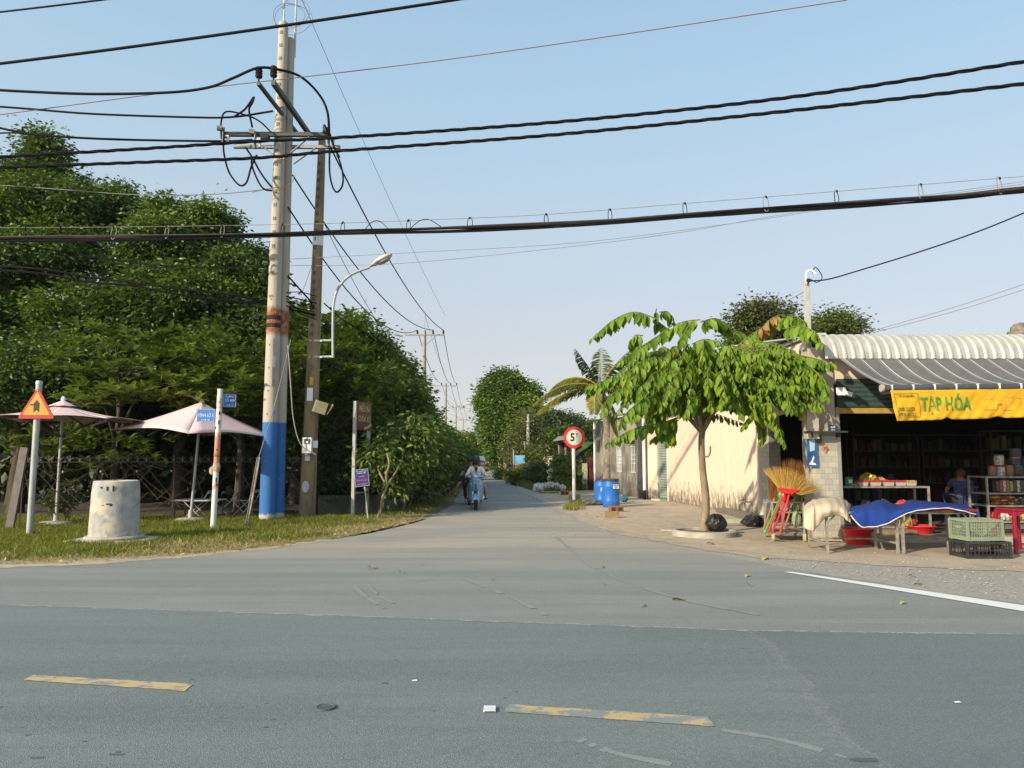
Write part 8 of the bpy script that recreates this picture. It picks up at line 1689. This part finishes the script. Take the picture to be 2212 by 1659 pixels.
    MB().tube([(.17, .15, .25), (.21, .55, .28), (.21, .75, .33)], [.03, .055, .05], 10).build('exhaust', M_chr, o, smooth=40); MB().bar((.0, .1, .26), (.30, .02, .30), .02).build('footpeg', M_blacks, o); MB().bar((.0, .1, .26), (-.30, .02, .30), .02).build('footpeg', M_blacks, o)
    MB().tube(catmull([(-.05, .1, .20), (-.15, .2, .06), (-.2, .35, .12)], 4), .012, 6).build('stand', M_blacks, o); MB().box((0, -.58, .90), (.05, .012, .03)).build('badge', M_chr, o)
    return o
def rider_pose(h=0.0, back=0.0, spread=.10, lean=0.0, arms=True):
    J = dict(pel=(0, .18+back, .80), neck=(lean, .06+back, 1.30+h), head=(lean, .03+back, 1.44+h))
    for s, g in (('l', 1), ('r', -1)):
        J['sh'+s] = (g*.165+lean, .08+back, 1.235+h)
        J['el'+s] = (g*.27, -.10+back*.8, 1.05) if arms else (g*.24, -.02+back, 1.02)
        J['wr'+s] = (g*.285, -.36, 1.02) if arms else (g*.14, -.18+back, .92)
        J['hp'+s] = (g*.09, .14+back, .78); J['kn'+s] = (g*(.13+spread*.3), -.22+back, .70); J['an'+s] = (g*(.14+spread*.4), -.18+back*.7, .36)
    return J
SC = G(1025, 1102); SC.y += .63; SC.x += .01
M_sw = mat('white_jacket', (.80, .80, .78), (.72, .72, .71), 5, .85, bump=.3); M_dk = mat('black_cloth', (.02, .02, .022), (.03, .03, .033), 6, .9); M_hg = mat('helmet_dark_green', (.02, .035, .03), (.03, .045, .04), 4, .3); M_hw = mat('helmet_white', (.6, .6, .6), (.5, .5, .5), 6, .35)
scooter('light blue scooter carrying two people towards the junction', SC, R(2), M_scb)
p1_ = person('rider in a white open jacket, dark helmet and black face mask on the blue scooter', SC, R(2), rider_pose(h=.0), M_sw, mat('grey_trousers', (.3, .31, .33), (.25, .26, .28), 6, .9), M_wtxt, M_hg, M_dk)
MB().prism([(-.055, 1.27), (.055, 1.27), (.0, 1.06)], (0, -.078, 0), .03).build('dark_vest', M_dk, p1_)
Jp = rider_pose(h=-.01, back=.34, spread=.5, lean=.15, arms=False); Jp['knl'] = (.26, .16, .72); Jp['anl'] = (.31, .24, .36); Jp['knr'] = (-.22, .16, .72); Jp['anr'] = (-.25, .24, .36)
person('passenger in a yellow shirt and white helmet behind the rider on the blue scooter', SC, R(2), Jp, mat('yellow_shirt', (.55, .34, .03), (.48, .3, .03), 5, .9), mat('yellow_shorts', (.5, .36, .08), (.42, .3, .08), 5, .9), M_dk, M_hw, mat('white_mask', (.55, .55, .55), (.5, .5, .5), 7, .8), 'short', 'short')
S2 = Vector((SC.x-.30, SC.y+2.3, 0)); scooter('dark motor scooter following just behind and left of the blue one', S2, R(1), M_scd)
J2 = rider_pose(h=-.02, spread=.9); person('rider all in black with a black helmet behind the blue scooter', S2, R(1), J2, M_dk, M_dk, mat('sandal', (.2, .06, .05), (.15, .05, .04)), M_blacks, None, 'short', 'short')
S3 = G(1050, 1019); scooter('tiny far scooter coming down the road behind the others', S3, 0, M_scd); person('far rider in a red and white top on the distant scooter', S3, 0, rider_pose(), mat('red_top', (.4, .1, .1), (.5, .45, .45), 9, .9), M_dk, M_dk, M_blacks, None)
# shopkeeper seen from behind
o = thing('plastic_chair', 'blue plastic chair inside the shop under the bent person', 'chair', (D(2085, 1120, 16).x, 16.1, .12)); mch = mat('chair_blue', (.03, .06, .22), (.03, .05, .18), 5, .4)
MB().box((0, 0, .42), (.44, .44, .03)).build('seat', mch, o, bevel=.01)
for sx in (-1, 1):
    for sy in (-1, 1): MB().bar((sx*.2, sy*.2, .41), (sx*.23, sy*.23, 0), .04).build('leg', mch, o)
    MB().tube(catmull([(sx*.23, .2, .42), (sx*.26, .2, .64), (sx*.26, -.2, .64)], 4), .018, 6).build('armrest', mch, o)
mb = MB(); [mb.bar((-.18+.06*k, -.22, .43), (-.18+.06*k, -.27, .80), .025, .012) for k in range(7)]; mb.bar((-.21, -.27, .81), (.21, -.27, .81), .04); mb.build('backrest', mch, o)
Js = dict(pel=(0, 0, .55), neck=(-.03, -.12, .99), head=(-.06, -.24, 1.06)); 
for s, g in (('l', 1), ('r', -1)): Js['sh'+s] = (g*.17-.03, -.07, .93); Js['el'+s] = (g*.24, -.22, .70); Js['wr'+s] = (g*.12, -.42, .64); Js['hp'+s] = (g*.09, -.04, .52); Js['kn'+s] = (g*.14, -.44, .52); Js['an'+s] = (g*.14, -.42, .08)
person('person in a dark blue shirt bent forward on a chair inside the shop', Vector((D(2085, 1120, 16).x, 16.1, .12)), R(160), Js, mat('navy_shirt', (.04, .05, .16), (.12, .12, .3), 12, .9), M_dk, M_dk, None, None, 'short', 'long', mat('brown_hair', (.09, .05, .03), (.14, .08, .05), 14, .6))
# ---------------------------------------------------------------- humid air
mb = MB(); mb.box((0, 150, 24), (500, 420, 52)); hz = mb.build('haze', mat('dummy_haze', (1, 1, 1))); hz['kind'] = 'stuff'
mh = bpy.data.materials.new('haze_air'); mh.use_nodes = True; th_ = mh.node_tree; th_.nodes.clear(); oo = th_.nodes.new('ShaderNodeOutputMaterial'); pv = th_.nodes.new('ShaderNodeVolumePrincipled')
pv.inputs['Density'].default_value = 0.0002; pv.inputs['Color'].default_value = (.86, .9, .95, 1); pv.inputs['Anisotropy'].default_value = .2; th_.links.new(pv.outputs[0], oo.inputs['Volume']); hz.data.materials.clear(); hz.data.materials.append(mh)
